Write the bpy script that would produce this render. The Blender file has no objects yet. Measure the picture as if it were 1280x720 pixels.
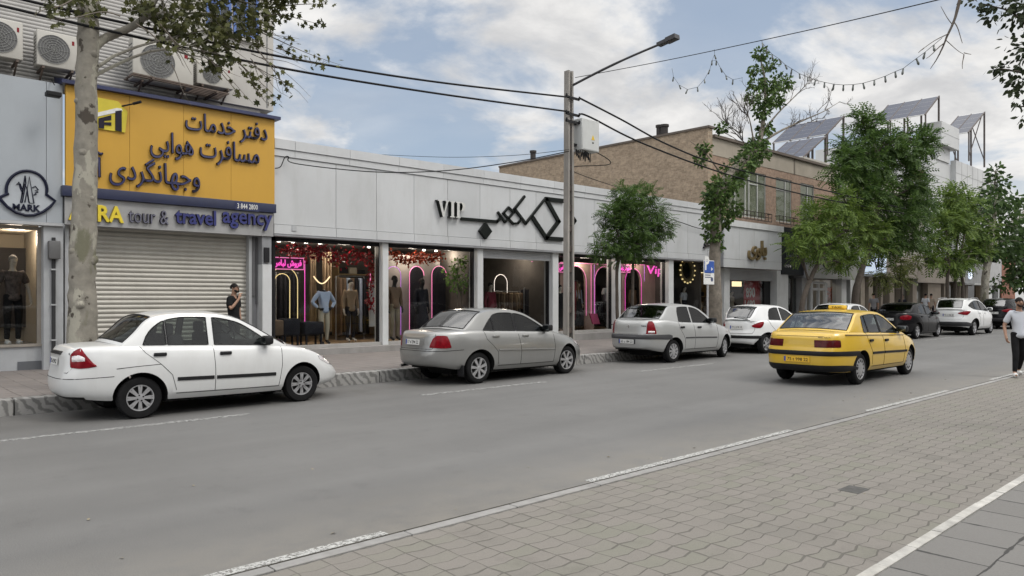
import bpy, bmesh, math, random
from mathutils import Vector, Matrix
from math import sin, cos, pi, radians, sqrt
random.seed(7)
C = bpy.context.scene.collection
# ------------------------------------------------------------------ camera, sky, sun, exposure
YAW = radians(47.15); CAMH = 1.65; FPX = 930.0; HOR = 372.5
cam_d = bpy.data.cameras.new('camera'); cam = bpy.data.objects.new('camera', cam_d); C.objects.link(cam)
cam_d.sensor_width = 36.0; cam_d.lens = FPX / 1280 * 36.0
cam_d.shift_y = 12.5 / 1280; cam_d.clip_end = 2000; cam_d.clip_start = 0.05
cam.location = (0, 0, CAMH); cam.rotation_euler = (radians(90), 0, YAW - radians(90))
bpy.context.scene.camera = cam
sc = bpy.context.scene
SUN_EL, SUN_AZ = radians(52), radians(-62)      # azimuth of the direction towards the sun, from +X
w = bpy.data.worlds.new('World'); sc.world = w; w.use_nodes = True
def sky_nodes():
    nt = w.node_tree; N = nt.nodes; L = nt.links; N.clear()
    out = N.new('ShaderNodeOutputWorld'); bg = N.new('ShaderNodeBackground'); bg.inputs[1].default_value = 0.1
    sky = N.new('ShaderNodeTexSky'); sky.sky_type = 'NISHITA'; sky.sun_disc = False
    sky.sun_elevation = SUN_EL; sky.sun_rotation = radians(90) - SUN_AZ
    sky.air_density = 1.0; sky.dust_density = 1.5; sky.ozone_density = 1.5
    tc = N.new('ShaderNodeTexCoord'); sep = N.new('ShaderNodeSeparateXYZ'); L.new(tc.outputs['Generated'], sep.inputs[0])
    def math_(op, a, b=None, clamp=False):
        m = N.new('ShaderNodeMath'); m.operation = op; m.use_clamp = clamp
        for i, v in enumerate((a, b)):
            if v is None: continue
            if isinstance(v, (int, float)): m.inputs[i].default_value = v
            else: L.new(v, m.inputs[i])
        return m.outputs[0]
    zc = math_('MAXIMUM', sep.outputs[2], 0.0)
    den = math_('ADD', zc, 0.22)
    px = math_('DIVIDE', sep.outputs[0], den); py = math_('DIVIDE', sep.outputs[1], den)
    comb = N.new('ShaderNodeCombineXYZ'); L.new(px, comb.inputs[0]); L.new(py, comb.inputs[1]); L.new(zc, comb.inputs[2])
    def noise(scale, detail, rough, off, dist=0.0):
        mp = N.new('ShaderNodeMapping'); mp.inputs['Location'].default_value = off; L.new(comb.outputs[0], mp.inputs[0])
        n = N.new('ShaderNodeTexNoise'); n.inputs['Scale'].default_value = scale; n.inputs['Detail'].default_value = detail
        n.inputs['Roughness'].default_value = rough; n.inputs['Distortion'].default_value = dist
        L.new(mp.outputs[0], n.inputs['Vector']); return n.outputs[0]
    def ramp(src, a, b):
        r = N.new('ShaderNodeMapRange'); r.interpolation_type = 'SMOOTHSTEP'
        r.inputs[1].default_value = a; r.inputs[2].default_value = b; L.new(src, r.inputs[0]); return r.outputs[0]
    big = noise(1.55, 9, 0.56, CLOUD_OFF, 0.25)
    veil = noise(0.9, 5, 0.5, (4.2, 1.7, 0.3), 0.4)
    lowz = ramp(zc, 0.30, 0.02)
    rgt = math_('ADD', math_('MULTIPLY', sep.outputs[0], 0.733), math_('MULTIPLY', sep.outputs[1], -0.68))
    bigb = math_('ADD', math_('ADD', big, math_('MULTIPLY', lowz, 0.07)), math_('MULTIPLY', ramp(rgt, 0.0, 0.55), 0.10))
    bigb = math_('ADD', bigb, math_('MULTIPLY', ramp(zc, 0.42, 0.8), 0.12))
    mask = ramp(bigb, 0.455, 0.585)
    veilm = math_('MULTIPLY', ramp(veil, 0.35, 0.75), 0.55)
    m2 = math_('MAXIMUM', mask, veilm)
    # cloud tone: grey undersides against white, brighter overhead as real cloud decks are
    shade = noise(3.1, 7, 0.6, (2.3, 5.1, 1.0), 0.3)
    sh = ramp(shade, 0.3, 0.68)
    elev = ramp(zc, 0.42, 0.95)
    # the camera looks north-east; clouds behind it face the sun and are brighter
    dotb = math_('ADD', math_('MULTIPLY', sep.outputs[0], -0.68), math_('MULTIPLY', sep.outputs[1], -0.73))
    back = ramp(dotb, -0.25, 0.75)
    lum = math_('ADD', math_('ADD', 1.0, math_('MULTIPLY', elev, CLOUD_UP)), math_('MULTIPLY', back, CLOUD_BACK))
    cr = N.new('ShaderNodeMix'); cr.data_type = 'RGBA'; L.new(sh, cr.inputs['Factor'])
    cr.inputs['A'].default_value = (5.2, 5.22, 5.3, 1); cr.inputs['B'].default_value = (7.9, 7.78, 7.6, 1)
    cl = N.new('ShaderNodeVectorMath'); cl.operation = 'SCALE'; L.new(cr.outputs['Result'], cl.inputs[0]); L.new(lum, cl.inputs['Scale'])
    # thin high haze lifts and pales the blue
    hz = N.new('ShaderNodeMix'); hz.data_type = 'RGBA'; hz.inputs['Factor'].default_value = 0.55
    L.new(sky.outputs[0], hz.inputs['A']); hz.inputs['B'].default_value = (4.1, 4.75, 5.6, 1)
    mx = N.new('ShaderNodeMix'); mx.data_type = 'RGBA'; L.new(m2, mx.inputs['Factor'])
    L.new(hz.outputs['Result'], mx.inputs['A']); L.new(cl.outputs[0], mx.inputs['B'])
    L.new(mx.outputs['Result'], bg.inputs[0]); L.new(bg.outputs[0], out.inputs[0])
CLOUD_OFF = (0.35, 0.8, 0.0); CLOUD_UP = 1.7; CLOUD_BACK = 1.4
sky_nodes()
w.cycles.sampling_method = 'MANUAL'; w.cycles.sample_map_resolution = 512
sun_d = bpy.data.lights.new('sun', 'SUN'); sun_d.energy = 1.1; sun_d.angle = radians(16); sun_d.color = (1.0, 0.96, 0.9)
sun = bpy.data.objects.new('sun', sun_d); C.objects.link(sun)
sdir = Vector((cos(SUN_EL) * cos(SUN_AZ), cos(SUN_EL) * sin(SUN_AZ), sin(SUN_EL)))
sun.rotation_euler = sdir.to_track_quat('Z', 'Y').to_euler(); sun.location = (0, 0, 30)
vs = sc.view_settings; vs.view_transform = 'Standard'; vs.look = 'None'; vs.exposure = 0.27; vs.gamma = 1.0; vs.use_curve_mapping = False
sc.cycles.max_bounces = 6; sc.cycles.transparent_max_bounces = 10; sc.cycles.diffuse_bounces = 3; sc.cycles.glossy_bounces = 3
sc.cycles.sample_clamp_indirect = 6.0

# ------------------------------------------------------------------ measuring: where a sight line of the photo meets a real plane
_s, _c = sin(YAW), cos(YAW)
def ray(px, py):
    x = (px - 640) / FPX
    return Vector((_s * x + _c, -_c * x + _s, (HOR - py) / FPX))
def FY(px, py, Y):                    # on the vertical plane at distance Y across the street -> X, Z
    r = ray(px, py); t = Y / r.y; return r.x * t, CAMH + r.z * t
def FX(px, py, X):                    # on a plane across the street -> Y, Z
    r = ray(px, py); t = X / r.x; return r.y * t, CAMH + r.z * t
def X_(px, Y): return FY(px, 300, Y)[0]
def Z_(px, py, Y): return FY(px, py, Y)[1]

# ------------------------------------------------------------------ materials
MATS = {}
def pm(name, col, rough=0.6, metal=0.0, var=0.12, scale=3.0, bump=0.0, bscale=60.0, spec=0.5, coat=0.0, island=0.0, dirt=0.0, stretch=None):
    if name in MATS: return MATS[name]
    if max(col) < .06 and spec == 0.5 and not coat and not metal: spec = 0.15
    m = bpy.data.materials.new(name); m.use_nodes = True; nt = m.node_tree; N = nt.nodes; L = nt.links
    b = N['Principled BSDF']; b.inputs['Roughness'].default_value = rough; b.inputs['Metallic'].default_value = metal
    b.inputs['Specular IOR Level'].default_value = spec; b.inputs['Coat Weight'].default_value = coat; b.inputs['Coat Roughness'].default_value = 0.06
    tc = N.new('ShaderNodeTexCoord'); src = tc.outputs['Object']
    if stretch:
        mp = N.new('ShaderNodeMapping'); mp.inputs['Scale'].default_value = stretch; L.new(src, mp.inputs[0]); src = mp.outputs[0]
    n = N.new('ShaderNodeTexNoise'); n.inputs['Scale'].default_value = scale; n.inputs['Detail'].default_value = 6; n.inputs['Roughness'].default_value = 0.6
    L.new(src, n.inputs['Vector'])
    r = N.new('ShaderNodeMapRange'); r.inputs[1].default_value = 0.3; r.inputs[2].default_value = 0.7
    r.inputs[3].default_value = 1 - var; r.inputs[4].default_value = 1 + var; L.new(n.outputs[0], r.inputs[0])
    fac = r.outputs[0]
    if island:
        g = N.new('ShaderNodeNewGeometry'); ir = N.new('ShaderNodeMapRange'); ir.inputs[3].default_value = 1 - island; ir.inputs[4].default_value = 1 + island
        L.new(g.outputs['Random Per Island'], ir.inputs[0]); mm = N.new('ShaderNodeMath'); mm.operation = 'MULTIPLY'
        L.new(fac, mm.inputs[0]); L.new(ir.outputs[0], mm.inputs[1]); fac = mm.outputs[0]
    s = N.new('ShaderNodeVectorMath'); s.operation = 'SCALE'; s.inputs[0].default_value = col[:3]; L.new(fac, s.inputs['Scale'])
    colout = s.outputs[0]
    if dirt:
        n2 = N.new('ShaderNodeTexNoise'); n2.inputs['Scale'].default_value = 1.3; n2.inputs['Detail'].default_value = 9; n2.inputs['Roughness'].default_value = 0.72
        mp = N.new('ShaderNodeMapping'); mp.inputs['Scale'].default_value = (1.6, 1.6, 0.35); L.new(tc.outputs['Object'], mp.inputs[0]); L.new(mp.outputs[0], n2.inputs['Vector'])
        rr = N.new('ShaderNodeMapRange'); rr.inputs[1].default_value = 0.5; rr.inputs[2].default_value = 0.75; rr.inputs[4].default_value = dirt; L.new(n2.outputs[0], rr.inputs[0])
        mx = N.new('ShaderNodeMix'); mx.data_type = 'RGBA'; L.new(rr.outputs[0], mx.inputs['Factor']); L.new(colout, mx.inputs['A'])
        mx.inputs['B'].default_value = (col[0] * 0.45 + 0.02, col[1] * 0.43 + 0.018, col[2] * 0.38 + 0.012, 1); colout = mx.outputs['Result']
    L.new(colout, b.inputs['Base Color'])
    if bump:
        n3 = N.new('ShaderNodeTexNoise'); n3.inputs['Scale'].default_value = bscale; n3.inputs['Detail'].default_value = 5; L.new(src, n3.inputs['Vector'])
        bp = N.new('ShaderNodeBump'); bp.inputs['Strength'].default_value = bump; bp.inputs['Distance'].default_value = 0.01
        L.new(n3.outputs[0], bp.inputs['Height']); L.new(bp.outputs[0], b.inputs['Normal'])
    MATS[name] = m; return m
def paint(name, col, metal=0.0, rough=0.35, dirt=0.12):
    m = pm(name, col, rough, metal, 0.03, 2.0, coat=0.7, dirt=dirt); return m
def emit(name, col, s):
    if name in MATS: return MATS[name]
    m = bpy.data.materials.new(name); m.use_nodes = True; N = m.node_tree.nodes; L = m.node_tree.links
    b = N['Principled BSDF']; b.inputs['Base Color'].default_value = (*[min(1, c) for c in col], 1); b.inputs['Emission Color'].default_value = (*col, 1); b.inputs['Emission Strength'].default_value = s
    MATS[name] = m; return m
def glass(name, tint, ior=1.45, rough=0.0):
    if name in MATS: return MATS[name]
    m = bpy.data.materials.new(name); m.use_nodes = True; N = m.node_tree.nodes; L = m.node_tree.links; N.clear()
    o = N.new('ShaderNodeOutputMaterial'); t = N.new('ShaderNodeBsdfTransparent'); t.inputs[0].default_value = (*tint, 1)
    g = N.new('ShaderNodeBsdfGlossy'); g.inputs['Roughness'].default_value = rough; lw = N.new('ShaderNodeLayerWeight'); lw.inputs[0].default_value = 0.5; pw = N.new('ShaderNodeMath'); pw.operation = 'POWER'; L.new(lw.outputs['Facing'], pw.inputs[0]); pw.inputs[1].default_value = 5.0; f = N.new('ShaderNodeMath'); f.operation = 'MULTIPLY_ADD'; L.new(pw.outputs[0], f.inputs[0]); r0 = ((ior - 1) / (ior + 1)) ** 2; f.inputs[1].default_value = 1 - r0; f.inputs[2].default_value = r0
    tc = N.new('ShaderNodeTexCoord'); nz = N.new('ShaderNodeTexNoise'); nz.inputs['Scale'].default_value = 1.1; nz.inputs['Detail'].default_value = 1
    L.new(tc.outputs['Object'], nz.inputs['Vector']); bp = N.new('ShaderNodeBump'); bp.inputs['Strength'].default_value = 0.03; bp.inputs['Distance'].default_value = 0.1
    L.new(nz.outputs[0], bp.inputs['Height']); L.new(bp.outputs[0], g.inputs['Normal'])
    mx = N.new('ShaderNodeMixShader'); L.new(f.outputs[0], mx.inputs[0]); L.new(t.outputs[0], mx.inputs[1]); L.new(g.outputs[0], mx.inputs[2]); L.new(mx.outputs[0], o.inputs[0])
    MATS[name] = m; return m
def leafmat(name, dark, light, trans=0.35):
    m = bpy.data.materials.new(name); m.use_nodes = True; N = m.node_tree.nodes; L = m.node_tree.links; N.clear()
    o = N.new('ShaderNodeOutputMaterial'); g = N.new('ShaderNodeNewGeometry')
    tc = N.new('ShaderNodeTexCoord'); nz = N.new('ShaderNodeTexNoise'); nz.inputs['Scale'].default_value = 1.4; nz.inputs['Detail'].default_value = 3; L.new(tc.outputs['Object'], nz.inputs['Vector'])
    ad = N.new('ShaderNodeMath'); ad.operation = 'ADD'; L.new(g.outputs['Random Per Island'], ad.inputs[0]); L.new(nz.outputs[0], ad.inputs[1])
    mr = N.new('ShaderNodeMapRange'); mr.inputs[1].default_value = 0.35; mr.inputs[2].default_value = 1.45; L.new(ad.outputs[0], mr.inputs[0])
    mx = N.new('ShaderNodeMix'); mx.data_type = 'RGBA'; L.new(mr.outputs[0], mx.inputs['Factor']); mx.inputs['A'].default_value = (*dark, 1); mx.inputs['B'].default_value = (*light, 1)
    d = N.new('ShaderNodeBsdfPrincipled'); d.inputs['Roughness'].default_value = 0.55; d.inputs['Specular IOR Level'].default_value = 0.18; L.new(mx.outputs['Result'], d.inputs['Base Color'])
    t = N.new('ShaderNodeBsdfTranslucent'); L.new(mx.outputs['Result'], t.inputs[0])
    ms = N.new('ShaderNodeMixShader'); ms.inputs[0].default_value = trans; L.new(d.outputs[0], ms.inputs[1]); L.new(t.outputs[0], ms.inputs[2]); L.new(ms.outputs[0], o.inputs[0])
    MATS[name] = m; return m

# ------------------------------------------------------------------ mesh building
class MB:
    def __init__(s): s.v = []; s.f = []; s.m = []; s.mi = 0
    def add(s, vs, fs, mi=None):
        b = len(s.v); s.v.extend([tuple(v) for v in vs]); s.f.extend([[i + b for i in f] for f in fs]); s.m.extend([s.mi if mi is None else mi] * len(fs))
    def box(s, x0, x1, y0, y1, z0, z1, mi=None):
        if x0 > x1: x0, x1 = x1, x0
        if y0 > y1: y0, y1 = y1, y0
        if z0 > z1: z0, z1 = z1, z0
        s.add([(x0, y0, z0), (x1, y0, z0), (x1, y1, z0), (x0, y1, z0), (x0, y0, z1), (x1, y0, z1), (x1, y1, z1), (x0, y1, z1)],
              [(0, 3, 2, 1), (4, 5, 6, 7), (0, 1, 5, 4), (1, 2, 6, 5), (2, 3, 7, 6), (3, 0, 4, 7)], mi)
    def rbox(s, x0, x1, y0, y1, z0, z1, b, mi=None, M=None):
        bm = bmesh.new(); bmesh.ops.create_cube(bm, size=1)
        for v in bm.verts: v.co = Vector(((x0 + x1) / 2 + v.co.x * (x1 - x0), (y0 + y1) / 2 + v.co.y * (y1 - y0), (z0 + z1) / 2 + v.co.z * (z1 - z0)))
        bmesh.ops.bevel(bm, geom=bm.edges[:], offset=b, segments=3, profile=0.5, affect='EDGES')
        bm.verts.index_update()
        s.add([(M @ v.co) if M else v.co for v in bm.verts], [[v.index for v in f.verts] for f in bm.faces], mi); bm.free()
    def obox(s, c, u, v, n, mi=None):              # oriented box from centre and half vectors
        c, u, v, n = map(Vector, (c, u, v, n)); P = []
        for k in (-1, 1):
            for a, b in ((-1, -1), (1, -1), (1, 1), (-1, 1)): P.append(c + u * a + v * b + n * k)
        s.add(P, [(0, 3, 2, 1), (4, 5, 6, 7), (0, 1, 5, 4), (1, 2, 6, 5), (2, 3, 7, 6), (3, 0, 4, 7)], mi)
    def bar(s, a, b, wd, th, up=(0, 0, 1), mi=None):
        a, b = Vector(a), Vector(b); d = (b - a); L = d.length; d.normalize(); up = Vector(up)
        sdv = d.cross(up)
        if sdv.length < 1e-4: sdv = d.cross(Vector((1, 0, 0)))
        sdv.normalize(); n = sdv.cross(d)
        s.obox((a + b) / 2, d * L / 2, sdv * wd / 2, n * th / 2, mi)
    def tube(s, pts, r, n=8, mi=None, cap=True):
        pts = [Vector(p) for p in pts]; k = len(pts); rs = r if isinstance(r, (list, tuple)) else [r] * k
        vs = []; t0 = (pts[1] - pts[0]).normalized(); up = Vector((0, 0, 1)) if abs(t0.z) < 0.9 else Vector((1, 0, 0)); a = t0.cross(up).normalized()
        for i in range(k):
            t = (pts[min(i + 1, k - 1)] - pts[max(i - 1, 0)]).normalized(); a = (a - t * a.dot(t)).normalized(); b = t.cross(a)
            for j in range(n):
                q = 2 * pi * j / n; vs.append(pts[i] + (a * cos(q) + b * sin(q)) * rs[i])
        fs = [(i * n + j, i * n + (j + 1) % n, (i + 1) * n + (j + 1) % n, (i + 1) * n + j) for i in range(k - 1) for j in range(n)]
        if cap: fs += [tuple(range(n))[::-1], tuple(range((k - 1) * n, k * n))]
        s.add(vs, fs, mi)
    def lathe(s, prof, n=24, M=None, mi=None, closed=False):    # profile (radius, height) about z
        vs = [];
        for r, z in prof:
            for j in range(n):
                q = 2 * pi * j / n; p = Vector((r * cos(q), r * sin(q), z)); vs.append(M @ p if M else p)
        k = len(prof); fs = [(i * n + j, i * n + (j + 1) % n, ((i + 1) % k) * n + (j + 1) % n, ((i + 1) % k) * n + j) for i in range(k if closed else k - 1) for j in range(n)]
        s.add(vs, fs, mi)
    def prism(s, poly, fmap, d, mi=None):           # polygon (2d) mapped by fmap(a,b,depth) with thickness d
        n = len(poly); s.add([fmap(a, b, 0) for a, b in poly] + [fmap(a, b, d) for a, b in poly],
              [tuple(range(n)), tuple(range(2 * n - 1, n - 1, -1))] + [(i, i + n, (i + 1) % n + n, (i + 1) % n) for i in range(n)], mi)
    def build(s, name, mats, parent=None, smooth=None, world=True):
        me = bpy.data.meshes.new(name); me.from_pydata(s.v, [], s.f)
        if not isinstance(mats, (list, tuple)): mats = [mats]
        for m in mats: me.materials.append(m)
        if len(mats) > 1: me.polygons.foreach_set('material_index', s.m)
        if smooth is not None:
            me.polygons.foreach_set('use_smooth', [True] * len(me.polygons)); me.set_sharp_from_angle(angle=radians(smooth))
        me.update()
        return link(name, me, parent, world)
def root_loc(p):
    l = Vector()
    while p is not None: l = l + p.location; p = p.parent
    return l
def link(name, me, parent=None, world=True):
    o = bpy.data.objects.new(name, me); C.objects.link(o)
    if parent is not None:
        o.parent = parent
        if world: o.location = -root_loc(parent)
    return o
def tag(o, label=None, cat=None, group=None, kind=None):
    if label: o['label'] = label
    if cat: o['category'] = cat
    if group: o['group'] = group
    if kind: o['kind'] = kind
    return o
def thing(name, label, cat, loc=(0, 0, 0), group=None, rz=0):
    o = bpy.data.objects.new(name, None); C.objects.link(o); o.location = loc; o.rotation_euler = (0, 0, rz); o.empty_display_size = 0.2
    return tag(o, label, cat, group)
def structure(mb, name, mat, **k): return tag(mb.build(name, mat, **k), kind='structure')
def copy_tree(o, parent=None):
    c = o.copy(); C.objects.link(c); c.parent = parent
    for ch in list(o.children): copy_tree(ch, c)
    return c
def pchip(pts):
    xs = [float(p[0]) for p in pts]; ys = [float(p[1]) for p in pts]; n = len(xs)
    h = [xs[i + 1] - xs[i] for i in range(n - 1)]; d = [(ys[i + 1] - ys[i]) / h[i] for i in range(n - 1)]
    m = [0.0] * n
    if n == 2: m = [d[0], d[0]]
    else:
        for i in range(1, n - 1):
            if d[i - 1] * d[i] > 0:
                w1, w2 = 2 * h[i] + h[i - 1], h[i] + 2 * h[i - 1]; m[i] = (w1 + w2) / (w1 / d[i - 1] + w2 / d[i])
        m[0], m[-1] = d[0], d[-1]
    def f(x):
        if x <= xs[0]: return ys[0]
        if x >= xs[-1]: return ys[-1]
        i = 0
        while x > xs[i + 1]: i += 1
        t = (x - xs[i]) / h[i]; t2, t3 = t * t, t * t * t
        return (2 * t3 - 3 * t2 + 1) * ys[i] + (t3 - 2 * t2 + t) * h[i] * m[i] + (-2 * t3 + 3 * t2) * ys[i + 1] + (t3 - t2) * h[i] * m[i + 1]
    return f
# ------------------------------------------------------------------ lettering
AR = {'د': (0xFEA9,), 'ف': (0xFED1, 4), 'ت': (0xFE95, 4), 'ر': (0xFEAD,), 'خ': (0xFEA5, 4), 'م': (0xFEE1, 4), 'ا': (0xFE8D,), 'س': (0xFEB1, 4), 'ه': (0xFEE9, 4),
      'و': (0xFEED,), 'ی': (0xFBFC, 4), 'ج': (0xFE9D, 4), 'ن': (0xFEE5, 4), 'گ': (0xFB92, 4), 'آ': (0xFE81,), 'ل': (0xFEDD, 4), 'ب': (0xFE8F, 4), 'پ': (0xFB56, 4), 'ک': (0xFB8E, 4), 'ش': (0xFEB5, 4), 'ع': (0xFEC9, 4), 'ح': (0xFEA1, 4)}
def shape_fa(sx):
    out = ''
    for i, ch in enumerate(sx):
        if ch not in AR: out += ch; continue
        prev = i > 0 and sx[i - 1] in AR and len(AR[sx[i - 1]]) > 1
        nxt = i + 1 < len(sx) and sx[i + 1] in AR
        b = AR[ch]
        if len(b) == 1: k = 1 if prev else 0
        else: k = 3 if prev and nxt else (1 if prev else (2 if nxt else 0))
        out += chr(b[0] + k)
    return out[::-1]
_TXT = {}
def text_geo(s, extrude, bold):
    key = (s, extrude, bold)
    if key not in _TXT:
        c = bpy.data.curves.new('lettering', 'FONT'); c.body = s; c.extrude = extrude; c.offset = bold; c.resolution_u = 2
        o = bpy.data.objects.new('lettering', c); C.objects.link(o)
        dg = bpy.context.evaluated_depsgraph_get(); me = bpy.data.meshes.new_from_object(o.evaluated_get(dg))
        _TXT[key] = ([v.co.copy() for v in me.vertices], [list(p.vertices) for p in me.polygons])
        bpy.data.objects.remove(o); bpy.data.curves.remove(c); bpy.data.meshes.remove(me)
    return _TXT[key]
def text_into(mb, s, fmap, W, H=None, depth=0.02, bold=0.0, slant=0.0, mi=None):
    """letters fitted into a W x H box; fmap(a, b, d): a along, b up, d outwards"""
    V, Fc = text_geo(s, 0.5, bold)
    if not V: return
    x0 = min(v.x for v in V); x1 = max(v.x for v in V); y0 = min(v.y for v in V); y1 = max(v.y for v in V)
    sx = W / (x1 - x0); sy = sx if H is None else H / (y1 - y0)
    mb.add([fmap((v.x - x0) * sx + slant * (v.y - y0) * sy, (v.y - y0) * sy, (v.z + 0.5) * depth) for v in V], Fc, mi)
def facemap(x0, z0, Y): return lambda a, b, d: (x0 + a, Y - d, z0 + b)
# ------------------------------------------------------------------ ground, road, pavements
def asphalt():
    m = pm('asphalt', (0.122, 0.1205, 0.117), 0.74, var=0.12, scale=0.35, bump=0.35, bscale=240, spec=0.5); nt = m.node_tree; N = nt.nodes; L = nt.links
    b = N['Principled BSDF']; src = b.inputs['Base Color'].links[0].from_socket
    tc = N.new('ShaderNodeTexCoord')
    # long tyre-worn streaks along the street, fine aggregate, dust along both edges
    mp = N.new('ShaderNodeMapping'); mp.inputs['Scale'].default_value = (0.05, 1.3, 1); L.new(tc.outputs['Object'], mp.inputs[0])
    n1 = N.new('ShaderNodeTexNoise'); n1.inputs['Scale'].default_value = 1.0; n1.inputs['Detail'].default_value = 5; L.new(mp.outputs[0], n1.inputs['Vector'])
    n2 = N.new('ShaderNodeTexNoise'); n2.inputs['Scale'].default_value = 130; n2.inputs['Detail'].default_value = 3; L.new(tc.outputs['Object'], n2.inputs['Vector'])
    n3 = N.new('ShaderNodeTexNoise'); n3.inputs['Scale'].default_value = 2.2; n3.inputs['Detail'].default_value = 8; n3.inputs['Roughness'].default_value = .7; L.new(tc.outputs['Object'], n3.inputs['Vector'])
    def mr(s, a, b_, c, d):
        r = N.new('ShaderNodeMapRange'); r.inputs[1].default_value = a; r.inputs[2].default_value = b_; r.inputs[3].default_value = c; r.inputs[4].default_value = d; L.new(s, r.inputs[0]); return r.outputs[0]
    def mul(a, b_):
        q = N.new('ShaderNodeMath'); q.operation = 'MULTIPLY'; L.new(a, q.inputs[0]); L.new(b_, q.inputs[1]); return q.outputs[0]
    f = mul(mul(mr(n1.outputs[0], .3, .7, .90, 1.10), mr(n2.outputs[0], .3, .7, .68, 1.32)), mr(n3.outputs[0], .56, .74, 1.0, .80))
    s = N.new('ShaderNodeVectorMath'); s.operation = 'SCALE'; L.new(src, s.inputs[0]); L.new(f, s.inputs['Scale'])
    sep = N.new('ShaderNodeSeparateXYZ'); L.new(tc.outputs['Object'], sep.inputs[0])
    e1 = mr(sep.outputs[1], 5.6, 4.45, 0, .8); e1 = mul(e1, mr(n3.outputs[0], .35, .65, .2, 1.0))
    mx = N.new('ShaderNodeMix'); mx.data_type = 'RGBA'; L.new(e1, mx.inputs['Factor']); L.new(s.outputs[0], mx.inputs['A']); mx.inputs['B'].default_value = (.185, .172, .15, 1)
    # road colour darkens across the parking strip towards the kerb
    e2 = mul(mr(sep.outputs[1], 10.3, 11.6, 0, .55), mr(n3.outputs[0], .4, .6, .5, 1.0))
    mx2 = N.new('ShaderNodeMix'); mx2.data_type = 'RGBA'; L.new(e2, mx2.inputs['Factor']); L.new(mx.outputs['Result'], mx2.inputs['A']); mx2.inputs['B'].default_value = (.07, .066, .06, 1)
    L.new(mx2.outputs['Result'], b.inputs['Base Color']); return m
def paver(name, cols, wx, wy, joint, zig, jcol, rough=.8, off=0.0, bumps=.6):
    m = bpy.data.materials.new(name); m.use_nodes = True; nt = m.node_tree; N = nt.nodes; L = nt.links; b = N['Principled BSDF']; b.inputs['Roughness'].default_value = rough; b.inputs['Specular IOR Level'].default_value = .35
    tc = N.new('ShaderNodeTexCoord'); sep = N.new('ShaderNodeSeparateXYZ'); L.new(tc.outputs['Object'], sep.inputs[0])
    def M(op, a, b_=None):
        q = N.new('ShaderNodeMath'); q.operation = op
        for i, v in enumerate((a, b_)):
            if v is None: continue
            if isinstance(v, (int, float)): q.inputs[i].default_value = v
            else: L.new(v, q.inputs[i])
        return q.outputs[0]
    wob = N.new('ShaderNodeTexNoise'); wob.inputs['Scale'].default_value = 2.0; wob.inputs['Detail'].default_value = 2; L.new(tc.outputs['Object'], wob.inputs['Vector'])
    w0 = M('MULTIPLY', M('SUBTRACT', wob.outputs[0], .5), .05)
    tri = M('PINGPONG', sep.outputs[0], wx / 2)          # 0..wx/2
    yy = M('ADD', M('ADD', sep.outputs[1], w0), M('MULTIPLY', M('SUBTRACT', tri, wx / 4), zig))
    v = M('DIVIDE', yy, wy); row = M('FLOOR', v); fv = M('FRACT', v)
    tri2 = M('PINGPONG', sep.outputs[1], wy)
    xx = M('ADD', M('ADD', M('ADD', sep.outputs[0], w0), M('MULTIPLY', M('SUBTRACT', tri2, wy / 2), zig * .3)), M('MULTIPLY', M('FLOORED_MODULO', row, 2), wx * off))
    u = M('DIVIDE', xx, wx); colm = M('FLOOR', u); fu = M('FRACT', u)
    du = M('MULTIPLY', M('MINIMUM', fu, M('SUBTRACT', 1, fu)), wx); dv = M('MULTIPLY', M('MINIMUM', fv, M('SUBTRACT', 1, fv)), wy)
    d = M('MINIMUM', du, dv)
    n0 = N.new('ShaderNodeTexNoise'); n0.inputs['Scale'].default_value = 30; n0.inputs['Detail'].default_value = 4; L.new(tc.outputs['Object'], n0.inputs['Vector'])
    d = M('ADD', d, M('MULTIPLY', M('SUBTRACT', n0.outputs[0], .5), joint * .9))
    j = N.new('ShaderNodeMapRange'); j.interpolation_type = 'SMOOTHSTEP'; j.inputs[1].default_value = joint * .45; j.inputs[2].default_value = joint * 1.15
    nj = N.new('ShaderNodeTexNoise'); nj.inputs['Scale'].default_value = 3.1; nj.inputs['Detail'].default_value = 3; L.new(tc.outputs['Object'], nj.inputs['Vector'])
    jj = N.new('ShaderNodeMapRange'); jj.inputs[1].default_value = .4; jj.inputs[2].default_value = .62; jj.inputs[3].default_value = .45; jj.inputs[4].default_value = 1.5; L.new(nj.outputs[0], jj.inputs[0]); L.new(M('MULTIPLY', d, jj.outputs[0]), j.inputs[0])
    cb = N.new('ShaderNodeCombineXYZ'); L.new(colm, cb.inputs[0]); L.new(row, cb.inputs[1]); wn = N.new('ShaderNodeTexWhiteNoise'); L.new(cb.outputs[0], wn.inputs[0])
    r = N.new('ShaderNodeValToRGB'); r.color_ramp.elements[0].color = (*cols[0], 1); r.color_ramp.elements[1].color = (*cols[-1], 1)
    for k, c in enumerate(cols[1:-1]): e = r.color_ramp.elements.new((k + 1) / (len(cols) - 1)); e.color = (*c, 1)
    n1 = N.new('ShaderNodeTexNoise'); n1.inputs['Scale'].default_value = .55; n1.inputs['Detail'].default_value = 6; L.new(tc.outputs['Object'], n1.inputs['Vector'])
    fac = M('ADD', M('MULTIPLY', wn.outputs[0], .45), M('MULTIPLY', M('SUBTRACT', n1.outputs[0], .22), .95)); L.new(fac, r.inputs[0])
    n2 = N.new('ShaderNodeTexNoise'); n2.inputs['Scale'].default_value = 120; n2.inputs['Detail'].default_value = 3; L.new(tc.outputs['Object'], n2.inputs['Vector'])
    n3 = N.new('ShaderNodeTexNoise'); n3.inputs['Scale'].default_value = 1.7; n3.inputs['Detail'].default_value = 9; n3.inputs['Roughness'].default_value = .7; L.new(tc.outputs['Object'], n3.inputs['Vector'])
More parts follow.
